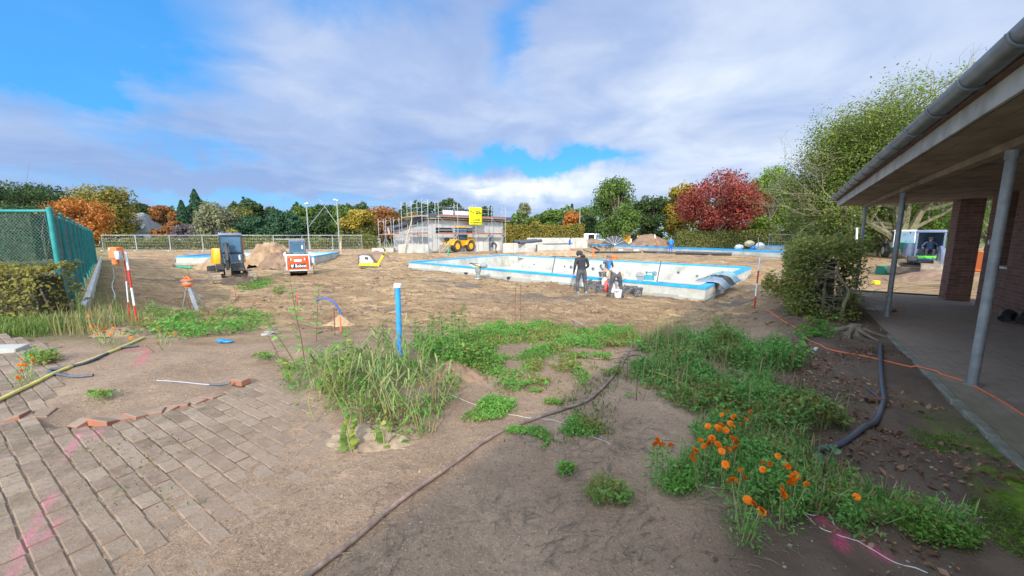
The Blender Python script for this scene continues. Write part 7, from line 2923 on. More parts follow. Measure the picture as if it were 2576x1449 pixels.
hose('yellow_string', 'taut yellow string over the herb patch', [(1558, 905), (1600, 928, .05), (1690, 980, .12), (1770, 1030, .10), (1800, 1055, .05)], 0.0032, M['hose_yellow'], 'string', n=6)
hose('drain_pipe', 'slate coloured plastic pipe curving through the dark soil bed', [(2215, 872), (2214, 900), (2214, 940), (2218, 985), (2222, 1022), (2205, 1060), (2165, 1100), (2110, 1130), (2050, 1152), (2005, 1172)], 0.022, M['pipe_grey'], 'pipe', 0.0, 14)
hose('black_cable', 'short black cable end beside the slate pipe', [(2178, 988), (2200, 1000), (2214, 1016)], 0.010, M['pipe_grey'], 'cable')
pipe_on('old clay pipe stub lying in the dark soil beside the slate pipe', gp(2178, 1025, .03), gp(2216, 1022, .03), 0.026, M['rust'], 'clay_pipe')
hose('grey_cable', 'thin grey cable lying on the dirt beyond the broken paving edge', [(395, 960), (450, 963), (510, 967), (545, 969)], 0.006, M['galv'], 'cable', n=6)
hose('black_hose', 'short black hose end by the red brick, beyond the paving', [(528, 970), (555, 969), (580, 966)], 0.014, M['pipe_grey'])
hose('pale_cable', 'pale cable lying along the foot of the kerb wall at left', [(285, 830), (275, 790), (290, 755), (283, 725), (287, 690), (280, 660)], 0.015, M['cable_white'], 'cable', n=6)
# bent blue pipe sticking out of the ground
p0 = gp(862, 812)
Yb = p0.y
pts = []
for q in ((862, 812), (858, 790), (846, 768), (828, 753), (808, 751), (795, 757)):
    dx, dy, dz = ray(*q)
    pts.append(Vector((dx / dy * Yb, Yb, HC + dz / dy * Yb)))
k = MB()
k.tube(spline(pts, 6), 0.024, 12)
one(k, 'bent_pipe', mat('dark_blue_pipe', (0.03, 0.08, 0.30), 0.5, col2=(0.05, 0.12, 0.38), scale=6), 'dark blue plastic pipe bending out of the ground behind the weeds', 'pipe')

# stray timber, stones and bricks
k = MB()
k.bar(gp(1440, 812, .03), gp(1475, 826, .02), 0.035, 0.03)
one(k, 'stick', M['old_wood'], 'short grey timber stick lying on the sand above the green patch', 'stick')
pipe_on('clay pipe lying behind the second pavilion post', gp(2228, 778, .07), gp(2256, 788, .065), 0.062, M['clay'], 'clay_pipe')
k = MB()
k.blob((0, 0, 0.06), (0.30, 0.18, 0.10), 14, 8, jit=0.14)
one(k, 'plastic_sack', M['concrete'], 'grey plastic sack beside the clay pipe at the second post', 'sack', loc=gp(2215, 785))
k = MB()
k.box((0, 0, 0.04), (0.42, 0.26, 0.09), top=(0.95, 0.93))
one(k, 'stone_slab', M['concrete'], 'broken pale stone slab at the far left edge', 'stone', bevel=0.012, loc=gp(12, 886), rot=(0.04, 0.06, 0.3))
k = MB()
k.box((0, 0, 0), (0.06, 0.05, 0.05), top=(.8, .8))
one(k, 'stone', M['pale_concrete'], 'small pale stone on the dark soil left of the orange cable', 'stone', bevel=0.008, loc=gp(2052, 886, .03), rot=(.2, .1, .5))
k = MB()
for i in range(7):
    k.tube(spline([(0.22 * i, -0.10, 0.09), (0.22 * i + .02, 0.05, 0.19), (0.22 * i + .08, 0.2, 0.1)], 4), 0.085 + 0.02 * (i % 2), 10)
one(k, 'drain_tubes', M['black_plastic'], 'black ribbed drain tube bundle lying at the right edge on the patio', 'tube', loc=gp(2525, 815, .02), rot=(0, 0, R(-58)))
k = MB()
k.box((0, 0, 0.45), (0.32, 0.4, 0.75), top=(0.9, 0.9))
k.box((0, 0, 0.06), (0.4, 0.5, 0.1))
q = on(2462, 14.5)
one(k, 'road_barrier', M['orange2'], 'orange plastic barrier seen through the gap behind the brick pier', 'barrier', bevel=0.03, loc=(q.x, q.y, 0.3))
k = MB()
k.box((0, 0, 0.25), (0.8, 0.6, 0.5), top=(.95, .95))
one(k, 'wheelie_box', M['sea_green_dark'], 'green plastic bin behind the shaggy hedge near the tractor', 'bin', bevel=0.03, loc=on(2228, 22))
k = MB()
k.box((0, 0, 0.1), (0.28, 0.2, 0.18), top=(.9, .9))
one(k, 'yellow_case', M['lemon'], 'small yellow case on the sand between hedge and second post', 'case', bevel=0.02, loc=gp(2203, 716))

BL = ['loose brick tipped up at the left end of the broken paving edge', 'pink splashed brick standing askew at the paving edge', 'brick lying level with a bright red side in mid edge', 'tilted brick right of the bright red one',
      'brick turned crosswise along the broken edge', 'loose red brick half sunk in the dug sand', 'brick pair end lying loose further right along the edge', 'brick overhanging the edge towards the weeds', 'last loose brick of the edge by the weeds', 'red brick lying on the dirt at the end of the black hose end',
      'mossy brick tilted in the left strip of paving', 'brick leaning into the gap of the left strip of paving']
BP = [(200, 1068, .02, .35, .2), (262, 1066, .05, -.3, .5), (300, 1055, .015, .08, 1.1), (345, 1048, .03, -.12, .2), (382, 1040, .02, .06, 1.0), (418, 1030, .0, .2, .3), (450, 1022, .02, -.1, .9), (492, 1012, .015, .1, .2), (528, 1000, .015, -.06, .4), (605, 958, .02, .05, .2),
      (45, 1050, .02, .22, -.5), (112, 1040, .01, -.25, -.55)]
for i, (px, py, lf, tl, rz) in enumerate(BP):
    k = MB()
    q = at(px, py)
    brick_shape(k, (0, 0, 0), (0.855, -0.52), tilt=(tl * 0.4, tl), lift=0.030 + lf * 0.6, rz=rz)
    o = one(k, 'loose_brick', [M['paver'], M['brick_side']], BL[i], 'brick', 'loose bricks along the broken paving edge')
    o.location = (q.x, q.y, -0.02)
    o.data.polygons.foreach_set('use_smooth', [False] * len(o.data.polygons))


# ---------------------------------------------------------------- tree stump with roots
k = MB()
q = gp(2150, 845)
k.lathe([(0.20, -0.05), (0.13, 0.04), (0.10, 0.11), (0.085, 0.16)], 12)
for a in (0.3, 1.4, 2.6, 3.5, 4.4, 5.4):
    k.tube(spline([(0.08 * math.cos(a), 0.08 * math.sin(a), 0.10), (0.20 * math.cos(a + .15), 0.20 * math.sin(a + .15), 0.05), (0.42 * math.cos(a + .3), 0.42 * math.sin(a + .3), -0.02)], 5), [0.045 - 0.003 * i for i in range(11)], 7)
one(k, 'tree_stump', M['bark'], 'cut pale stump with spreading roots at the end of the hornbeam hedge', 'stump', loc=q)

# ================================================================== PLANTS CLOSE BY
def poly_px(pts):
    return [tuple(at(*p)[:2]) for p in pts]


def samp(poly, n, rng, thr=0.0, sc=2.0, seed=0):
    P = np.array(poly)
    lo, hi = P.min(0), P.max(0)
    out = np.zeros((0, 2))
    while len(out) < n:
        q = rng.uniform(lo, hi, (n * 2, 2))
        am = 0.16 * min(*(hi - lo))
        q = q[inpoly(q[:, 0] + am * (fbm(q[:, 0] * 3, q[:, 1] * 3, 70, 3) - 0.44) * 3, q[:, 1] + am * (fbm(q[:, 0] * 3, q[:, 1] * 3, 75, 3) - 0.44) * 3, poly)]
        v = fbm(q[:, 0] * sc, q[:, 1] * sc, 40 + seed, 3)
        # ragged, thinning edges
        q = q[rng.random(len(q)) < np.clip((v - thr + 0.02) / 0.13, 0, 1) ** 1.3]
        if len(q) == 0:
            break
        out = np.vstack([out, q])
    return out[:n]


LM['yellowing'] = leafmat('yellowing_leaves', [(0.10, 0.12, 0.03), (0.21, 0.22, 0.05), (0.34, 0.30, 0.09)])


def cover(name, label, pts, n, size, h, leaf, thr=0.40, sc=1.6, seed=0, asp=0.6, up=0.9, blades=0, bl=0.15, cat=None, thing_=None, world=False):
    """low leafy growth over an area given as photo pixels"""
    rng = np.random.default_rng(seed + n)
    poly = pts if world else poly_px(pts)
    q = samp(poly, n, rng, thr, sc, seed)
    v = fbm(q[:, 0] * sc, q[:, 1] * sc, 40 + seed, 3)
    hh = h * np.clip((v - thr) / 0.16, 0.15, 1.2) * (0.25 + 1.5 * vnoise(q[:, 0] * 5, q[:, 1] * 5, seed)) * np.where(rng.random(len(q)) < 0.07, 1.6, 1.0)
    z = gz(q[:, 0], q[:, 1]) + 0.012 + hh * rng.random(len(q)) ** 0.6
    c = np.stack([q[:, 0], q[:, 1], z], -1)
    c[:, :2] += rng.normal(size=(len(q), 2)) * size * 0.8
    nr = rng.normal(size=c.shape) * 0.55 + np.array([0, -0.15, up])
    V, Q = leaf_quads(c, nr, size * np.exp(rng.normal(size=len(q)) * 0.38) * 0.9, asp, rng)
    if blades:
        b = samp(poly, blades, rng, thr, sc, seed)
        V2, Q2 = blade_arrays(b, bl, rng)
        Q2 = Q2 + len(V)
        V = np.vstack([V, V2])
        Q = np.vstack([Q, Q2])
    mi = (vnoise(V[::4, 0] * 2.6, V[::4, 1] * 2.6, 90 + seed) + 0.5 * rng.random(len(V[::4])) > 0.93).astype(int)[:len(Q)]
    mi = np.concatenate([mi, np.zeros(len(Q) - len(mi), int)]) if len(mi) < len(Q) else mi
    if blades:
        mi[-len(Q2):] = (rng.random(len(Q2)) < 0.5) * 2
    o = link(name, np_mesh(name, V, Q, [LM[leaf], LM['yellowing'], LM['straw']], mi=mi), thing_)
    if thing_ is None:
        tag(o, label, cat, None, 'stuff')
    return o


def blade_arrays(b, L, rng, w=0.006, lean=0.45, z0=None):
    """two-segment tapering grass blades rooted at b (n,2)"""
    n = len(b)
    z = gz(b[:, 0], b[:, 1]) if z0 is None else z0
    Ls = L * rng.uniform(0.45, 1.2, n)
    a = rng.uniform(0, 2 * math.pi, n)
    ln = np.abs(rng.normal(size=n)) * lean
    d = np.stack([np.cos(a), np.sin(a)], -1)
    s = np.stack([-np.sin(a), np.cos(a)], -1)
    ww = w * (0.6 + Ls / L)[:, None] * 0.5
    p0 = b
    p1 = b + d * (Ls * ln * 0.30)[:, None]
    p2 = b + d * (Ls * ln * 1.0)[:, None]
    z1 = z + Ls * 0.55
    z2 = z + Ls * np.clip(1.0 - ln * 0.55, 0.15, 1)
    V = np.stack([np.column_stack([p0 - s * ww, z]), np.column_stack([p0 + s * ww, z]), np.column_stack([p1 - s * ww * .8, z1]), np.column_stack([p1 + s * ww * .8, z1]),
                  np.column_stack([p2 - s * ww * .12, z2]), np.column_stack([p2 + s * ww * .12, z2])], 1).reshape(-1, 3)
    i = np.arange(n)[:, None] * 6
    Q = np.concatenate([i + np.array([[0, 1, 3, 2]]), i + np.array([[2, 3, 5, 4]])], 0)
    return V, Q


G1 = [(1120, 915), (1180, 850), (1260, 822), (1340, 815), (1420, 822), (1500, 838), (1560, 832), (1610, 838), (1640, 855), (1600, 880), (1540, 895), (1480, 905), (1500, 960), (1470, 985), (1420, 955), (1360, 945), (1330, 975), (1260, 985), (1190, 965)]
cover('ground_cover', 'low bright green weeds spreading over the sand in the middle', G1, 46000, 0.030, 0.080, 'herb', 0.28, 1.7, 3, blades=1500, bl=0.14)
G2 = [(1575, 985), (1600, 930), (1640, 890), (1720, 862), (1830, 868), (1960, 885), (2040, 900), (2030, 935), (1960, 965), (1990, 1010), (2010, 1070), (1960, 1100), (1860, 1090), (1720, 1070), (1640, 1055), (1590, 1030)]
cover('herb_patch', 'dense knee high green herbs right of the long hose', G2, 42000, 0.029, 0.19, 'herbshade', 0.32, 1.5, 5, blades=900, bl=0.34)
G3 = [(1690, 1180), (1740, 1110), (1800, 1050), (1900, 1060), (2000, 1110), (2060, 1170), (2120, 1210), (2200, 1260), (2330, 1310), (2450, 1360), (2500, 1405), (2400, 1420), (2280, 1380), (2150, 1320), (2020, 1290), (1900, 1270), (1800, 1250), (1700, 1255)]
cover('bed_herbs', 'mixed low green growth of the marigold bed', G3, 24000, 0.022, 0.12, 'herbshade', 0.34, 1.9, 7, blades=2600, bl=0.20)
for i, (poly, n, s, h, leaf, thr) in enumerate((
    ([(1255, 1115), (1290, 1085), (1350, 1085), (1385, 1110), (1360, 1140), (1290, 1140)], 2600, 0.018, 0.06, 'herb', 0.30),
    ([(1465, 1250), (1500, 1215), (1560, 1225), (1590, 1260), (1540, 1280), (1480, 1275)], 1500, 0.017, 0.045, 'herb', 0.33),
    ([(1160, 1060), (1170, 1020), (1240, 1005), (1300, 1020), (1280, 1050), (1200, 1065)], 2600, 0.024, 0.05, 'herb', 0.33),
    ([(1400, 1090), (1440, 1050), (1500, 1065), (1550, 1120), (1490, 1135), (1430, 1110)], 2200, 0.020, 0.04, 'herb', 0.36),
    ([(1300, 985), (1400, 985), (1470, 1000), (1440, 1020), (1330, 1015)], 1300, 0.026, 0.05, 'herb', 0.40),
    ([(350, 812), (400, 792), (480, 795), (560, 790), (640, 788), (690, 792), (640, 825), (540, 850), (430, 862), (370, 850)], 9000, 0.045, 0.16, 'herb', 0.32),
    ([(596, 730), (620, 708), (660, 702), (690, 712), (670, 728), (620, 735)], 2600, 0.060, 0.15, 'herb', 0.24),
    ([(690, 738), (715, 730), (712, 742)], 250, 0.06, 0.12, 'herb', 0.15),
    ([(1990, 838), (2060, 815), (2120, 830), (2080, 850), (2010, 858)], 1500, 0.035, 0.10, 'herb', 0.3),
    ([(60, 915), (110, 895), (160, 905), (120, 925)], 800, 0.035, 0.10, 'herb', 0.25),
    ([(210, 1000), (280, 985), (310, 1010), (250, 1030)], 250, 0.03, 0.05, 'herb', 0.3),
    ([(640, 900), (680, 890), (690, 905), (650, 910)], 350, 0.03, 0.06, 'herb', 0.2),
    ([(2230, 1320), (2330, 1345), (2470, 1385), (2460, 1410), (2330, 1395), (2240, 1350)], 6500, 0.017, 0.09, 'herb', 0.28),
    ([(1670, 1245), (1690, 1205), (1740, 1200), (1765, 1235), (1720, 1260)], 1800, 0.018, 0.09, 'herb', 0.24),
    ([(1400, 1190), (1440, 1180), (1450, 1195), (1410, 1200)], 300, 0.022, 0.04, 'herb', 0.2),
    ([(1040, 905), (1060, 860), (1150, 850), (1230, 870), (1230, 930), (1130, 960)], 5000, 0.034, 0.20, 'herb', 0.25),
    ([(700, 990), (740, 930), (840, 890), (960, 890), (1040, 930), (1120, 980), (1140, 1040), (1080, 1095), (1010, 1120), (960, 1060), (860, 1040)], 9000, 0.026, 0.16, 'herb', 0.36),
)):
    cover('weed_patch', ['green weed tuft beside the long hose', 'small weed tuft in the shade at the bottom', 'flat weeds left of the long hose', 'straggly weeds under the white cable', 'thin weeds on the sand left of the hose',
                         'green weeds around the tripod feet', 'bright weed clump in front of the yellow excavator', 'tiny weed tuft behind the pink pin', 'weeds at the foot of the hornbeam hedge', 'weed tuft by the black hose', 'weed sprigs on the dug sand',
                         'weed tuft left of the seedlings', 'bright green weeds at the lower right', 'weed clump at the corner of the marigold bed', 'sprig in the shaded dirt', 'weeds round the blue standpipe', 'undergrowth below the reeds'][i], poly, n, s, h, leaf, thr, 2.2, 20 + i)


def grass(name, label, pts, n, L, leaf, w=0.006, lean=0.5, thr=0.0, seed=1):
    rng = np.random.default_rng(seed)
    b = samp(poly_px(pts), n, rng, thr, 1.5, seed)
    V, Q = blade_arrays(b, L, rng, w, lean)
    tag(link(name, np_mesh(name, V, Q, LM[leaf])), label, None, None, 'stuff')


grass('long_grass', 'pale long grass below the autumn hedge at the left edge', [(-60, 850), (-60, 800), (60, 795), (170, 800), (230, 815), (190, 838), (60, 850)], 5200, 0.28, 'lawn', 0.008, 0.6, seed=2)
grass('long_grass', 'dry grass at the foot of the teal fence', [(160, 838), (190, 780), (260, 765), (330, 790), (330, 825), (240, 845)], 1500, 0.42, 'straw', 0.008, 0.35, seed=3)
grass('dry_grass', 'dry pale grass stalks over the herb patch', [(1600, 880), (1660, 845), (1740, 855), (1720, 890), (1640, 905)], 160, 0.55, 'straw', 0.006, 0.4, seed=4)
grass('dead_stems', 'dry brown stems standing among the herbs', G2, 240, 0.36, 'litter', 0.006, 0.5, 0.30, seed=6)
grass('dead_stems', 'dry brown stems among the marigolds', G3, 260, 0.20, 'litter', 0.005, 0.7, 0.30, seed=7)
grass('sprouts', 'sparse sprouts thinning out over the sand in the middle', [(1150, 1000), (1180, 930), (1500, 960), (1560, 880), (1600, 1000), (1500, 1120), (1250, 1110)], 900, 0.04, 'lawn', 0.007, 0.9, 0.40, seed=8)
grass('joint_weeds', 'tiny weeds growing in the paving joints', [(30, 1120), (250, 1090), (640, 1010), (860, 1080), (760, 1180), (420, 1300), (120, 1300)], 420, 0.018, 'lawn', 0.005, 0.6, 0.52, seed=5)


# ---- separate tall plants
def fronds(name, label, foot, Y=None, n=26, L=0.6, leaf='reed', w=0.016, lean=0.6, stem=6, spread=0.10, cat='plant', group=None, seed=0):
    rng = np.random.default_rng(seed + int(foot[0]))
    p = at(*foot)
    p.z = float(gz(p.x, p.y))
    t = thing(name, label, cat, p, 0, group)
    k = MB()
    A = []
    for i in range(stem):
        a = rng.uniform(0, 6.28)
        d = Vector((math.cos(a), math.sin(a), 0))
        b = d * spread * rng.random()
        h = L * rng.uniform(0.6, 1.0)
        tip = b + d * h * rng.uniform(0.1, 0.45) + Vector((0, 0, h))
        mid = b.lerp(tip, 0.5) + Vector((0, 0, h * 0.08))
        k.tube([b, mid, tip], [0.0045, 0.0035, 0.0015], 5)
        A.append((b, mid, tip))
    k.build('stalk', LMs['stalk'], t)
    V, Q = [], []
    for i in range(n):
        b, m_, e = A[rng.integers(0, len(A))]
        u = rng.random()
        o = (b.lerp(m_, u * 2) if u < 0.5 else m_.lerp(e, u * 2 - 1))
        a = rng.uniform(0, 6.28)
        d = np.array([math.cos(a), math.sin(a), 0])
        s = np.array([-math.sin(a), math.cos(a), 0])
        ll = L * rng.uniform(0.35, 0.65)
        o = np.array(o)
        pts = [o, o + d * ll * 0.45 + np.array([0, 0, ll * 0.32]), o + d * ll * 0.85 + np.array([0, 0, ll * (0.35 - lean * 0.5)])]
        ws = [w * .5, w * .55, w * 0.06]
        j = len(V)
        for q, ww in zip(pts, ws):
            V += [q - s * ww, q + s * ww]
        Q += [(j, j + 1, j + 3, j + 2), (j + 2, j + 3, j + 5, j + 4)]
    link('blades', np_mesh('blades', np.array(V), np.array(Q), LM[leaf]), t)
    return t


LM['broad'] = leafmat('mallow_leaves', [(0.07, 0.15, 0.075), (0.12, 0.23, 0.11), (0.18, 0.30, 0.14)])
LMs = {'stalk': mat('pale_stalk', (0.22, 0.22, 0.09), 0.7, col2=(0.34, 0.30, 0.14), scale=9), 'redstem': mat('reddish_stem', (0.14, 0.055, 0.035), 0.8)}
RL = ['reed clump right in front of the blue standpipe', 'reed clump with bent yellow blades left of the blue standpipe', 'tallest reed clump in the middle of the weeds', 'reed clump leaning to the right below the standpipe',
      'low reed clump at the front of the weeds', 'reed clump with dry stalks at the left front of the weeds', 'small reed clump at the right edge of the weeds', 'reed clump over the bare earth at the front', 'reed clump at the far left of the weeds by the paving', 'reed clump at the front left above the yellow bindweed']
for i, (px, py, n, L) in enumerate(((985, 925, 44, .66), (925, 965, 44, .62), (960, 1010, 60, .66), (1040, 960, 40, .58), (1010, 1065, 46, .46), (860, 1015, 42, .58), (1090, 1020, 34, .46), (1070, 1085, 28, .30), (800, 985, 30, .5), (905, 1065, 34, .42))):
    fronds('reed_clump', RL[i], (px, py), None, n, L, ('reed', 'lawn', 'reed', 'herb')[i % 4], 0.0125, 0.75, 11, 0.12, 'plant', 'reed clumps among the weeds', i)


def leafy_stem(name, label, path, leaf, nl, ls, asp=0.7, rng=None, r=0.006, stem='redstem', cat='plant', group=None, droop=0.0, pair=False):
    """path: photo pixels from foot to tip, upright in the plane of the foot"""
    p = at(*path[0])
    p.z = float(gz(p.x, p.y))
    rng = np.random.default_rng(int(path[0][0] * 3))
    P = [Vector((0, 0, -0.02))]
    for q in path[1:]:
        dx, dy, dz = ray(*q)
        P.append(Vector((dx / dy * p.y - p.x, rng.uniform(-.03, .03), HC + dz / dy * p.y - p.z)))
    S_ = spline(P, 8)
    t = thing(name, label, cat, p, 0, group)
    k = MB()
    k.tube(S_, [r * (1 - 0.7 * i / len(S_)) for i in range(len(S_))], 6)
    k.build('stem', LMs[stem], t)
    c, nr, sz = [], [], []
    for i in range(nl):
        u = 0.12 + 0.88 * (i + 0.5) / nl
        q = S_[min(int(u * (len(S_) - 1)), len(S_) - 1)]
        for s in ((-1, 1) if pair else ((-1,) if i % 2 else (1,))):
            a = rng.uniform(-0.7, 0.7)
            d = np.array([s * math.cos(a), math.sin(a), 0.2 - droop])
            ll = ls * (1.15 - 0.6 * u) * rng.uniform(0.75, 1.25)
            c.append(np.array(q) + d * ll * 0.55)
            nr.append(np.array([-d[0] * 0.4, -0.35, 0.9]) + rng.normal(size=3) * 0.35)
            sz.append(ll)
    c, nr, sz = np.array(c), np.array(nr), np.array(sz)
    # aim each leaf outwards
    V, Q = [], []
    for i in range(len(c)):
        n_ = nr[i] / np.linalg.norm(nr[i])
        base = np.array(min(S_, key=lambda v: (v - Vector(c[i])).length))
        d = c[i] - base
        d = d - n_ * d.dot(n_)
        d /= np.linalg.norm(d) + 1e-9
        s = np.cross(n_, d)
        L, W = sz[i], sz[i] * asp * 0.5
        b = c[i] - d * L * 0.5
        j = len(V)
        V += [b, b + d * L * 0.30 + s * W + n_ * L * 0.05, b + d * L * 0.30 - s * W + n_ * L * 0.05, b + d * L * 0.72 + s * W * 0.7 + n_ * L * 0.03, b + d * L * 0.72 - s * W * 0.7 + n_ * L * 0.03, b + d * L - n_ * L * 0.08]
        Q += [(j, j + 2, j + 1), (j + 1, j + 2, j + 4), (j + 1, j + 4, j + 3), (j + 3, j + 4, j + 5)]
    link('leaves', np_mesh('leaves', np.array(V), np.array(Q), LM[leaf] if isinstance(leaf, str) else leaf), t)
    return t


leafy_stem('seedling_tree', 'slanting tree seedling with paired leaves, leftmost of the three', [(752, 926), (715, 872), (690, 838), (672, 810)], 'herbshade', 10, 0.11, 0.45, pair=True)
leafy_stem('seedling_tree', 'tallest upright tree seedling with reddish stem in the middle of the three', [(770, 932), (755, 850), (745, 775), (728, 700)], 'herbshade', 13, 0.11, 0.45, pair=True)
leafy_stem('seedling_tree', 'upright tree seedling nearest the bent blue pipe', [(796, 860), (797, 800), (800, 750), (801, 716)], 'herbshade', 10, 0.11, 0.45, pair=True)
leafy_stem('bare_twig', 'leafless slanting twig at the left of the weeds', [(715, 925), (690, 880), (672, 845)], 'olive', 3, 0.03)
leafy_stem('bindweed', 'climbing bindweed column with heart leaves left of the reeds', [(872, 985), (868, 930), (872, 880), (876, 825)], 'vine', 34, 0.085, 0.95, stem='stalk', droop=0.3)
leafy_stem('bindweed', 'yellowing bindweed trailing at the front of the weeds', [(885, 1135), (872, 1090), (880, 1050), (868, 1010)], 'vine', 32, 0.068, 0.95, stem='stalk', droop=0.4)
leafy_stem('bindweed', 'bindweed strand low at the left side of the weeds', [(800, 990), (815, 960), (830, 935), (842, 905)], 'vine', 26, 0.080, 0.95, stem='stalk', droop=0.3)
leafy_stem('bindweed', 'short bindweed strand with one yellow leaf over the bare earth', [(968, 1125), (962, 1085), (955, 1050)], 'vine', 10, 0.075, 0.95, stem='stalk', droop=0.3)
leafy_stem('bindweed', 'bindweed strand by the bricks left of the weeds', [(735, 965), (728, 940), (718, 915), (700, 905)], 'vine', 14, 0.072, 0.95, stem='stalk', droop=0.2)
leafy_stem('mallow', 'broad leaved mallow plant growing over the slate pipe', [(2075, 1215), (2082, 1180), (2095, 1140), (2105, 1122)], 'broad', 12, 0.085, 0.95, stem='stalk', droop=0.2)
leafy_stem('mallow', 'lower mallow plant with broad leaves below the slate pipe', [(2035, 1255), (2045, 1225), (2055, 1195)], 'broad', 9, 0.080, 0.95, stem='stalk', droop=0.2)
leafy_stem('thistle', 'pale thistle stalk on the paving edge', [(795, 1062), (778, 1010), (790, 950)], 'reed', 8, 0.06, 0.3, stem='stalk')


def fleabane(label, foot, top, n=130):
    """tall narrow weed thickly set with thin leaves"""
    p = at(*foot)
    p.z = float(gz(p.x, p.y))
    rng = np.random.default_rng(int(foot[0]))
    h = max(0.15, topz(top, p.y) - p.z)
    t = thing('tall_weed', label, 'plant', p, 0, 'tall feathery weeds')
    k = MB()
    ln = rng.uniform(-0.06, 0.06)
    k.tube([(0, 0, -0.02), (ln * .4, 0, h * 0.5), (ln, 0, h)], [0.006, 0.005, 0.002], 6)
    k.build('stem', LMs['stalk'], t)
    u = rng.random(n) ** 0.8
    c = np.stack([ln * u, 0 * u, h * (0.12 + 0.88 * u)], -1)
    a = rng.uniform(0, 6.28, n)
    d = np.stack([np.cos(a), np.sin(a), 0.35 + 0 * a], -1)
    ll = 0.075 * (1.15 - 0.75 * u) + 0.015
    c = c + d * ll[:, None] * 0.5
    V, Q = [], []
    side = np.stack([-np.sin(a), np.cos(a), 0 * a], -1)
    b0 = c - d * ll[:, None] * .5
    V = np.stack([b0, c + side * 0.007, c + d * ll[:, None] * .5 + np.array([0, 0, -0.008]), c - side * 0.007], 1).reshape(-1, 3)
    link('leaves', np_mesh('leaves', V, np.arange(4 * n).reshape(n, 4), LM['herb']), t)


FB = ['tall feathery weed, rightmost and highest by the green patch', 'feathery weed beside the highest one', 'feathery weed behind the reeds', 'bushy feathery weed right behind the standpipe', 'feathery weed at the back of the clump', 'shorter feathery weed at the right foot of the clump',
      'feathery weed standing in front of the highest one', 'feathery weed between standpipe and highest weed', 'slender feathery weed left of the standpipe', 'pale feathery weed at the foot of the teal fence', 'pale feathery weed right of the kerb wall end', 'pale feathery weed left of the red and white pole']
for i, (f, tp) in enumerate((((1168, 905), 762), ((1145, 900), 772), ((1080, 905), 790), ((1050, 895), 800), ((1110, 880), 785), ((1195, 915), 830), ((1160, 925), 800), ((1095, 915), 805), ((975, 900), 830), ((205, 838), 750), ((262, 812), 770), ((300, 830), 745))):
    fleabane(FB[i], f, tp)

M['bank'] = mat('bank_soil', (0.24, 0.17, 0.11), 0.95, col2=(0.36, 0.265, 0.18), scale=6, bump=0.02, bscale=18)
mound('dead_plant_heap', 'dark brown heap of dead roots right of the reeds', gp(1140, 945), 0.42, 0.30, 0.16, M['earth'], 51, 1.3, 0.08, 'plant heap')
mound('earth_heap', 'dark earth lump under the standpipe', gp(1085, 930), 0.40, 0.3, 0.10, M['earth'], 53, 1.3, 0.05)
mound('earth_heap', 'sandy bank at the front of the weeds', gp(950, 1095), 0.36, 0.26, 0.07, M['bank'], 55, 1.4, 0.04)
mound('earth_heap', 'dark earth lump left of the tripod weeds', gp(320, 842), 0.5, 0.35, 0.16, M['earth'], 57, 1.3, 0.05)


# ---- marigolds
def petals(rng, c, r):
    """one flower head: rings of ruffled petals"""
    V, Q = [], []
    for ring, (rr, z, n) in enumerate(((1.0, 0.0, 12), (0.92, 0.22, 11), (0.74, 0.42, 9), (0.46, 0.58, 7), (0.2, 0.66, 4))):
        for i in range(n):
            a = 2 * math.pi * (i + rng.random() * .5) / n
            d = np.array([math.cos(a), math.sin(a), 0])
            s = np.array([-math.sin(a), math.cos(a), 0])
            o = c + np.array([0, 0, z * r])
            L = r * rr
            w = L * 0.36 + r * 0.06
            j = len(V)
            V += [o, o + d * L * 0.65 + s * w + np.array([0, 0, 0.16 * r]), o + d * L + np.array([0, 0, rng.uniform(-.05, .20) * r]), o + d * L * 0.65 - s * w + np.array([0, 0, 0.16 * r])]
            Q.append((j, j + 1, j + 2, j + 3))
    return np.array(V), np.array(Q)


def z1(x, y):
    return ((1900 + x / 4.14) * 0.8641, (1150 + y / 4.14) * 0.8641)


MG = [(985, 270), (1135, 300), (960, 375), (780, 385), (1060, 355), (715, 525), (580, 550), (955, 535), (625, 620), (785, 600), (1010, 645), (835, 680), (510, 670), (880, 840), (510, 790), (1065, 910), (1320, 820), (1330, 900), (1515, 740), (1605, 830), (1725, 970),
      (1665, 1070), (1570, 1200), (1300, 1390), (2460, 1230), (985, 1025), (120, 605), (935, 340), (820, 365), (1000, 545), (40, 600), (895, 197), (1720, 1065), (1210, 1310)]
MC = [('marigold plant at the back of the bed, carrying the topmost orange heads', (985, 330)), ('marigold plant with a tight cluster of heads at the left of the bed', (650, 610)), ('marigold plant in the middle of the bed', (930, 640)), ('marigold plant with lone heads right of the middle', (1400, 860)),
      ('marigold plant nearest the mallow', (1680, 1040)), ('marigold plant at the front of the bed by the white cable', (1100, 1200)), ('marigold plant at the far right end of the bed', (2400, 1260)), ('single marigold sprig at the left tip of the bed', (120, 650))]
groups = [[] for _ in MC]
for f in MG:
    groups[min(range(len(MC)), key=lambda i: (MC[i][1][0] - f[0]) ** 2 + (MC[i][1][1] - f[1]) ** 2)].append(f)


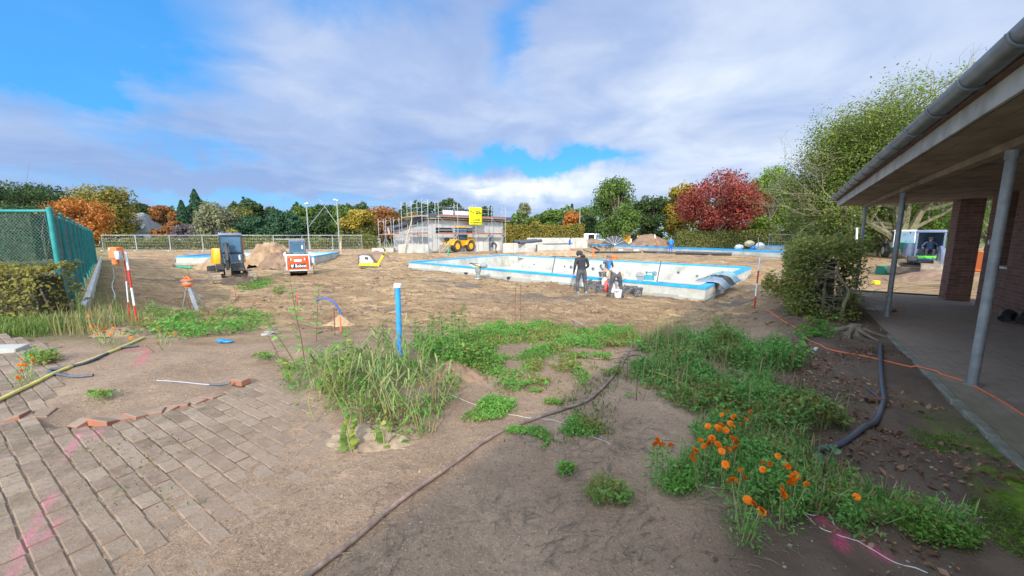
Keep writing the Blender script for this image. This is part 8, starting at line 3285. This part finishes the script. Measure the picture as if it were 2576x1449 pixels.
def marigold(label, heads, hz=0.28, leafn=480, r=0.024, px=None):
    rng = np.random.default_rng(len(label))
    H = [px(*f) if px else f for f in heads]
    H += [(u + rng.normal() * 16, v + rng.normal() * 11) for u, v in H if rng.random() < 0.75]
    P = [at(u, v, hz + rng.uniform(-.03, .03)) for u, v in H]
    c = sum(P, Vector()) / len(P)
    g = float(gz(c.x, c.y))
    t = thing('marigold', label, 'flower', (c.x, c.y, g), 0, 'orange marigolds')
    o = Vector((c.x, c.y, g))
    k = MB()
    LC, LN = [], []
    for q in P:
        b = Vector((rng.uniform(-.04, .04), rng.uniform(-.04, .04), 0)) + (q - o) * 0.45
        b.z = 0
        m_ = b.lerp(q - o, 0.6)
        k.tube([b, m_, q - o], [0.004, 0.0032, 0.0025], 5)
        for i in range(int(leafn / len(P))):
            u = rng.random() * 0.92
            e = np.array(b.lerp(q - o, u)) + rng.normal(size=3) * np.array([0.045, 0.045, 0.02]) * (1.25 - u * 0.7)
            e[2] = max(e[2], 0.01)
            LC.append(e)
            LN.append(rng.normal(size=3) * 0.7 + np.array([0, -0.2, 0.7]))
    k.build('stems', LMs['stalk'], t)
    LC, LN = np.array(LC), np.array(LN)
    leaves_obj('foliage', LC, LN, 0.030 * rng.uniform(0.5, 1.3, len(LC)), LM['herbshade'], t, 0.32, rng)
    for q in P:
        rr = r * rng.uniform(0.75, 1.15)
        V, Q = petals(rng, np.zeros(3), rr)
        f = link('flower', np_mesh('flower', V, Q, LM['petal']), t, q - o)
        f.rotation_euler = (R(rng.uniform(35, 70)), rng.uniform(-.3, .3), rng.uniform(0, 6))
    return t


for (lab, c), hs in zip(MC, groups):
    if hs:
        marigold(lab, hs, px=z1)
marigold('marigold plant with small orange heads left of the dark earth lump by the teal fence', [(228, 822), (250, 828), (262, 836), (285, 826), (300, 830), (242, 840), (330, 850)], 0.22, 300, 0.024)
marigold('marigold sprigs beside the black hose at the left edge', [(52, 905), (62, 918), (80, 895), (46, 950)], 0.2, 200, 0.024)
marigold('low marigold beside the yellow hose tip', [(398, 828), (440, 838), (365, 868)], 0.16, 120, 0.022)


# ---- hornbeam hedge with the bare twiggy end
def hornbeam():
    a0, a1, n0, n1, h = 9.55, 13.2, -1.12, -0.16, 1.46
    rng = np.random.default_rng(77)
    t = thing('hornbeam_hedge', 'clipped hornbeam hedge with a bare twiggy cut end by the second post', 'hedge', pav((a0), n0, 0.0), R(53.5))
    L, D = a1 - a0, n1 - n0
    n = 26000
    f = rng.random(n)
    side = f < 0.42                       # long face towards the site
    top = (f >= 0.42) & (f < 0.72)
    end = (f >= 0.72) & (f < 0.88)
    x = rng.random(n) * L
    y = np.where(side, D, rng.random(n) * D)
    z = h * rng.random(n) ** 0.85
    x = np.where(end, 0.0, x)
    y = np.where((f >= 0.88), 0.0, y)
    z = np.where(top, h, z)
    # the cut end is bare in its middle
    bare = end & (y < D * 0.62) & (z > 0.22) & (z < h * 0.86)
    c = np.stack([x, y, z], -1)
    w = (vn3(c, 1.9) - 0.5)
    c = c + rng.normal(size=(n, 3)) * 0.075
    c[:, 1] += np.where(side, w * 0.45, 0)
    c[:, 2] += np.where(top, w * 0.45 + np.abs(rng.normal(size=n)) * 0.05, 0)
    c[:, 0] += np.where(end, w * 0.2, 0)
    # sprays sticking out to the left, at mid height
    m_ = 900
    sx = rng.random(m_) * 1.2
    sc_ = np.stack([0.2 + sx * 0.3, D + 0.1 + sx * 0.35, 0.62 + 0.1 * rng.normal(size=m_) + 0.1 * np.sin(sx * 9)], -1)
    c = np.vstack([c[~bare & (c[:, 2] > 0.03)], sc_ + rng.normal(size=(m_, 3)) * 0.05])
    nr = rng.normal(size=c.shape) * 0.6 + np.array([-0.2, 0.2, 0.7])
    leaves_obj('foliage', c, nr, 0.062 * rng.uniform(0.6, 1.3, len(c)), LM['hedge'], t, 0.6, rng)
    k = MB()
    for i in range(9):
        b = Vector((0.15 + i * 0.42, D * 0.5 + rng.uniform(-.1, .1), -0.1))
        k.tube([b, b + Vector((rng.uniform(-.08, .08), rng.uniform(-.1, .1), 0.5)), b + Vector((rng.uniform(-.1, .1), rng.uniform(-.15, .15), 1.35))], [0.04, 0.03, 0.01], 7)
    # the end trunk, curved, with many side twigs
    st = spline([(0.0, 0.16, -0.1), (-0.02, 0.15, 0.35), (0.03, 0.10, 0.62), (0.0, 0.28, 0.95), (0.0, 0.30, 1.3)], 8)
    k.tube(st, [0.042 - 0.0009 * i for i in range(len(st))], 8)

    def twig(a, d, L_, r, lev):
        P = [a]
        for i in range(3):
            d = (d + Vector(rng.normal(size=3)) * 0.22).normalized()
            P.append(P[-1] + d * L_ / 3)
        k.tube(P, [r, r * .8, r * .6, r * .4], 5, caps=False)
        if lev < 2:
            for i in range(3):
                twig(P[rng.integers(1, 4)], (d + Vector(rng.normal(size=3)) * 0.6).normalized(), L_ * 0.55, r * 0.55, lev + 1)
    for i in range(26):
        s = st[rng.integers(6, len(st))]
        twig(s, Vector((rng.uniform(-.10, .25), rng.uniform(0.4, 1.0) * (1 if rng.random() < 0.8 else -1), rng.uniform(-.2, .35))).normalized(), rng.uniform(0.3, 0.62), 0.011, 0)
    k.build('branches', M['olive_bark'], t)
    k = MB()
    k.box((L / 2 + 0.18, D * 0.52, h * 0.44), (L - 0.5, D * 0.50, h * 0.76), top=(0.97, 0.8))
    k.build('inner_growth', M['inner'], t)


hornbeam()


# ---- litter: fallen leaves and twigs
def litter():
    rng = np.random.default_rng(61)
    poly = [tuple(pav(a, n)[:2]) for a, n in ((0.6, -0.15), (3.0, -0.25), (6.0, -0.1), (9.4, -0.2), (9.4, -1.36), (6, -1.36), (3, -1.36), (0.6, -1.36))]
    q = samp(poly, 3200, rng, 0.30, 1.6, 6)
    c = np.stack([q[:, 0], q[:, 1], gz(q[:, 0], q[:, 1]) + 0.014], -1)
    nr = rng.normal(size=c.shape) * 0.6 + np.array([0, 0, 1.0])
    o = leaves_obj('fallen_leaves', c, nr, 0.030 * np.exp(rng.normal(size=len(c)) * 0.45), LM['litter'], None, 0.6, rng)
    tag(o, 'dry fallen leaves on the dark soil bed', None, None, 'stuff')
    poly = [tuple(at(*p)[:2]) for p in ((880, 1440), (960, 1200), (1250, 1120), (1500, 1040), (1640, 1080), (1700, 1250), (2000, 1330), (2100, 1440))]
    q = samp(poly, 520, rng, 0.35, 2, 8)
    k = MB()
    for x, y in q:
        a = rng.uniform(0, 6.28)
        L = rng.uniform(0.03, 0.16)
        z = float(gz(x, y)) + 0.006
        k.tube([(x, y, z), (x + math.cos(a) * L * .5 + rng.normal() * .01, y + math.sin(a) * L * .5, z + 0.006), (x + math.cos(a) * L, y + math.sin(a) * L, z)], [0.0022, 0.0018, 0.001], 4)
    o = k.build('twigs', M['bark'])
    tag(o, 'small twigs and straw on the shaded dirt', None, None, 'stuff')
    # pebbles over the whole foreground
    poly = [(-5, 1.2), (2.5, 1.2), (4.5, 6.5), (-6, 8.5)]
    q = samp(poly, 1500, rng, 0.0, 1, 1)
    k = MB()
    for x, y in q:
        if bool(inpoly(np.array(x), np.array(y), PAVE)):
            continue
        s = abs(rng.normal()) * 0.0035 + 0.002
        z = float(gz(x, y))
        k.blob((x, y, z + s * 0.3), (s * 1.2, s, s * 0.7), 5, 3, jit=0.2)
    o = k.build('pebbles', M['pebble'])
    tag(o, 'small pebbles and crumbs scattered on the dirt', None, None, 'stuff')
    poly = [tuple(pav(a, n)[:2]) for a, n in ((1.0, -1.05), (5.2, -1.15), (5.2, -1.41), (1.0, -1.41))]
    q = samp(poly, 15000, rng, 0.40, 2.2, 9)
    c = np.stack([q[:, 0], q[:, 1], gz(q[:, 0], q[:, 1]) + 0.004 + 0.012 * rng.random(len(q))], -1)
    o = leaves_obj('moss', c, rng.normal(size=c.shape) * 0.8 + np.array([0, 0, 0.8]), 0.012 * rng.uniform(0.6, 1.4, len(c)), LM['moss'], None, 0.5, rng)
    tag(o, 'green moss along the patio edging', None, None, 'stuff')
    # clods of earth on the site
    poly = [tuple(at(*p)[:2]) for p in ((420, 790), (700, 720), (1000, 690), (1400, 720), (1900, 770), (1990, 830), (1650, 840), (1200, 810), (700, 840))]
    q = samp(poly, 2200, rng, 0.38, 0.8, 12)
    k = MB()
    for x, y in q:
        s = abs(rng.normal()) * 0.022 + 0.012
        k.blob((x, y, float(gz(x, y)) + s * 0.15), (s * 1.3, s, s * 0.6), 6, 4, jit=0.3)
    o = k.build('clods', M['earth'])
    tag(o, 'clods of earth on the churned sand', None, None, 'stuff')


def tread_marks():
    """soil ridges pressed up by the machines' tracks"""
    k = MB()
    rng = np.random.default_rng(15)
    for pts, gap in (([(1960, 790), (1860, 770), (1800, 755), (1790, 745)], 1.3), ([(640, 735), (760, 745), (950, 740), (1150, 722), (1240, 712)], 1.5), ([(760, 700), (860, 715), (1000, 775), (1200, 800), (1450, 780), (1690, 790)], 1.4),
                     ([(930, 690), (990, 672), (1080, 650), (1140, 640)], 1.2), ([(520, 760), (560, 722), (600, 716)], 1.5), ([(1640, 812), (1780, 790), (1900, 745), (1960, 700)], 1.4)):
        S_ = spline([at(*q) for q in pts], 40)
        P = [S_[0]]
        for q in S_:
            if (q - P[-1]).length > 0.13:
                P.append(q)
        for i in range(1, len(P) - 1):
            d = (P[i + 1] - P[i - 1]).normalized()
            n = Vector((-d.y, d.x, 0))
            for s in (-1, 1):
                if rng.random() < 0.22:
                    continue
                c = P[i] + n * (s * gap / 2 + rng.normal() * 0.02)
                z = float(gz(c.x, c.y))
                w = rng.uniform(0.10, 0.19)
                h = rng.uniform(0.015, 0.045)
                a, b = c - n * w + d * rng.normal() * .02, c + n * w
                k.add([(a.x - d.x * .035, a.y - d.y * .035, z - .01), (b.x - d.x * .035, b.y - d.y * .035, z - .01), (b.x + d.x * .035, b.y + d.y * .035, z - .01), (a.x + d.x * .035, a.y + d.y * .035, z - .01), (a.x, a.y, z + h * rng.uniform(.5, 1)), (b.x, b.y, z + h)],
                      [(0, 1, 5, 4), (2, 3, 4, 5), (1, 2, 5), (3, 0, 4)])
    o = k.build('track_marks', M['loam'])
    tag(o, 'ridged track marks of the machines in the sand', None, None, 'stuff')


tread_marks()
M['pebble'] = mat('pebbles', (0.25, 0.195, 0.15), 0.9, col2=(0.38, 0.31, 0.25), scale=40)
LM['moss'] = leafmat('moss_tips', [(0.05, 0.095, 0.012), (0.11, 0.19, 0.02), (0.19, 0.28, 0.035)], 0.2)
litter()
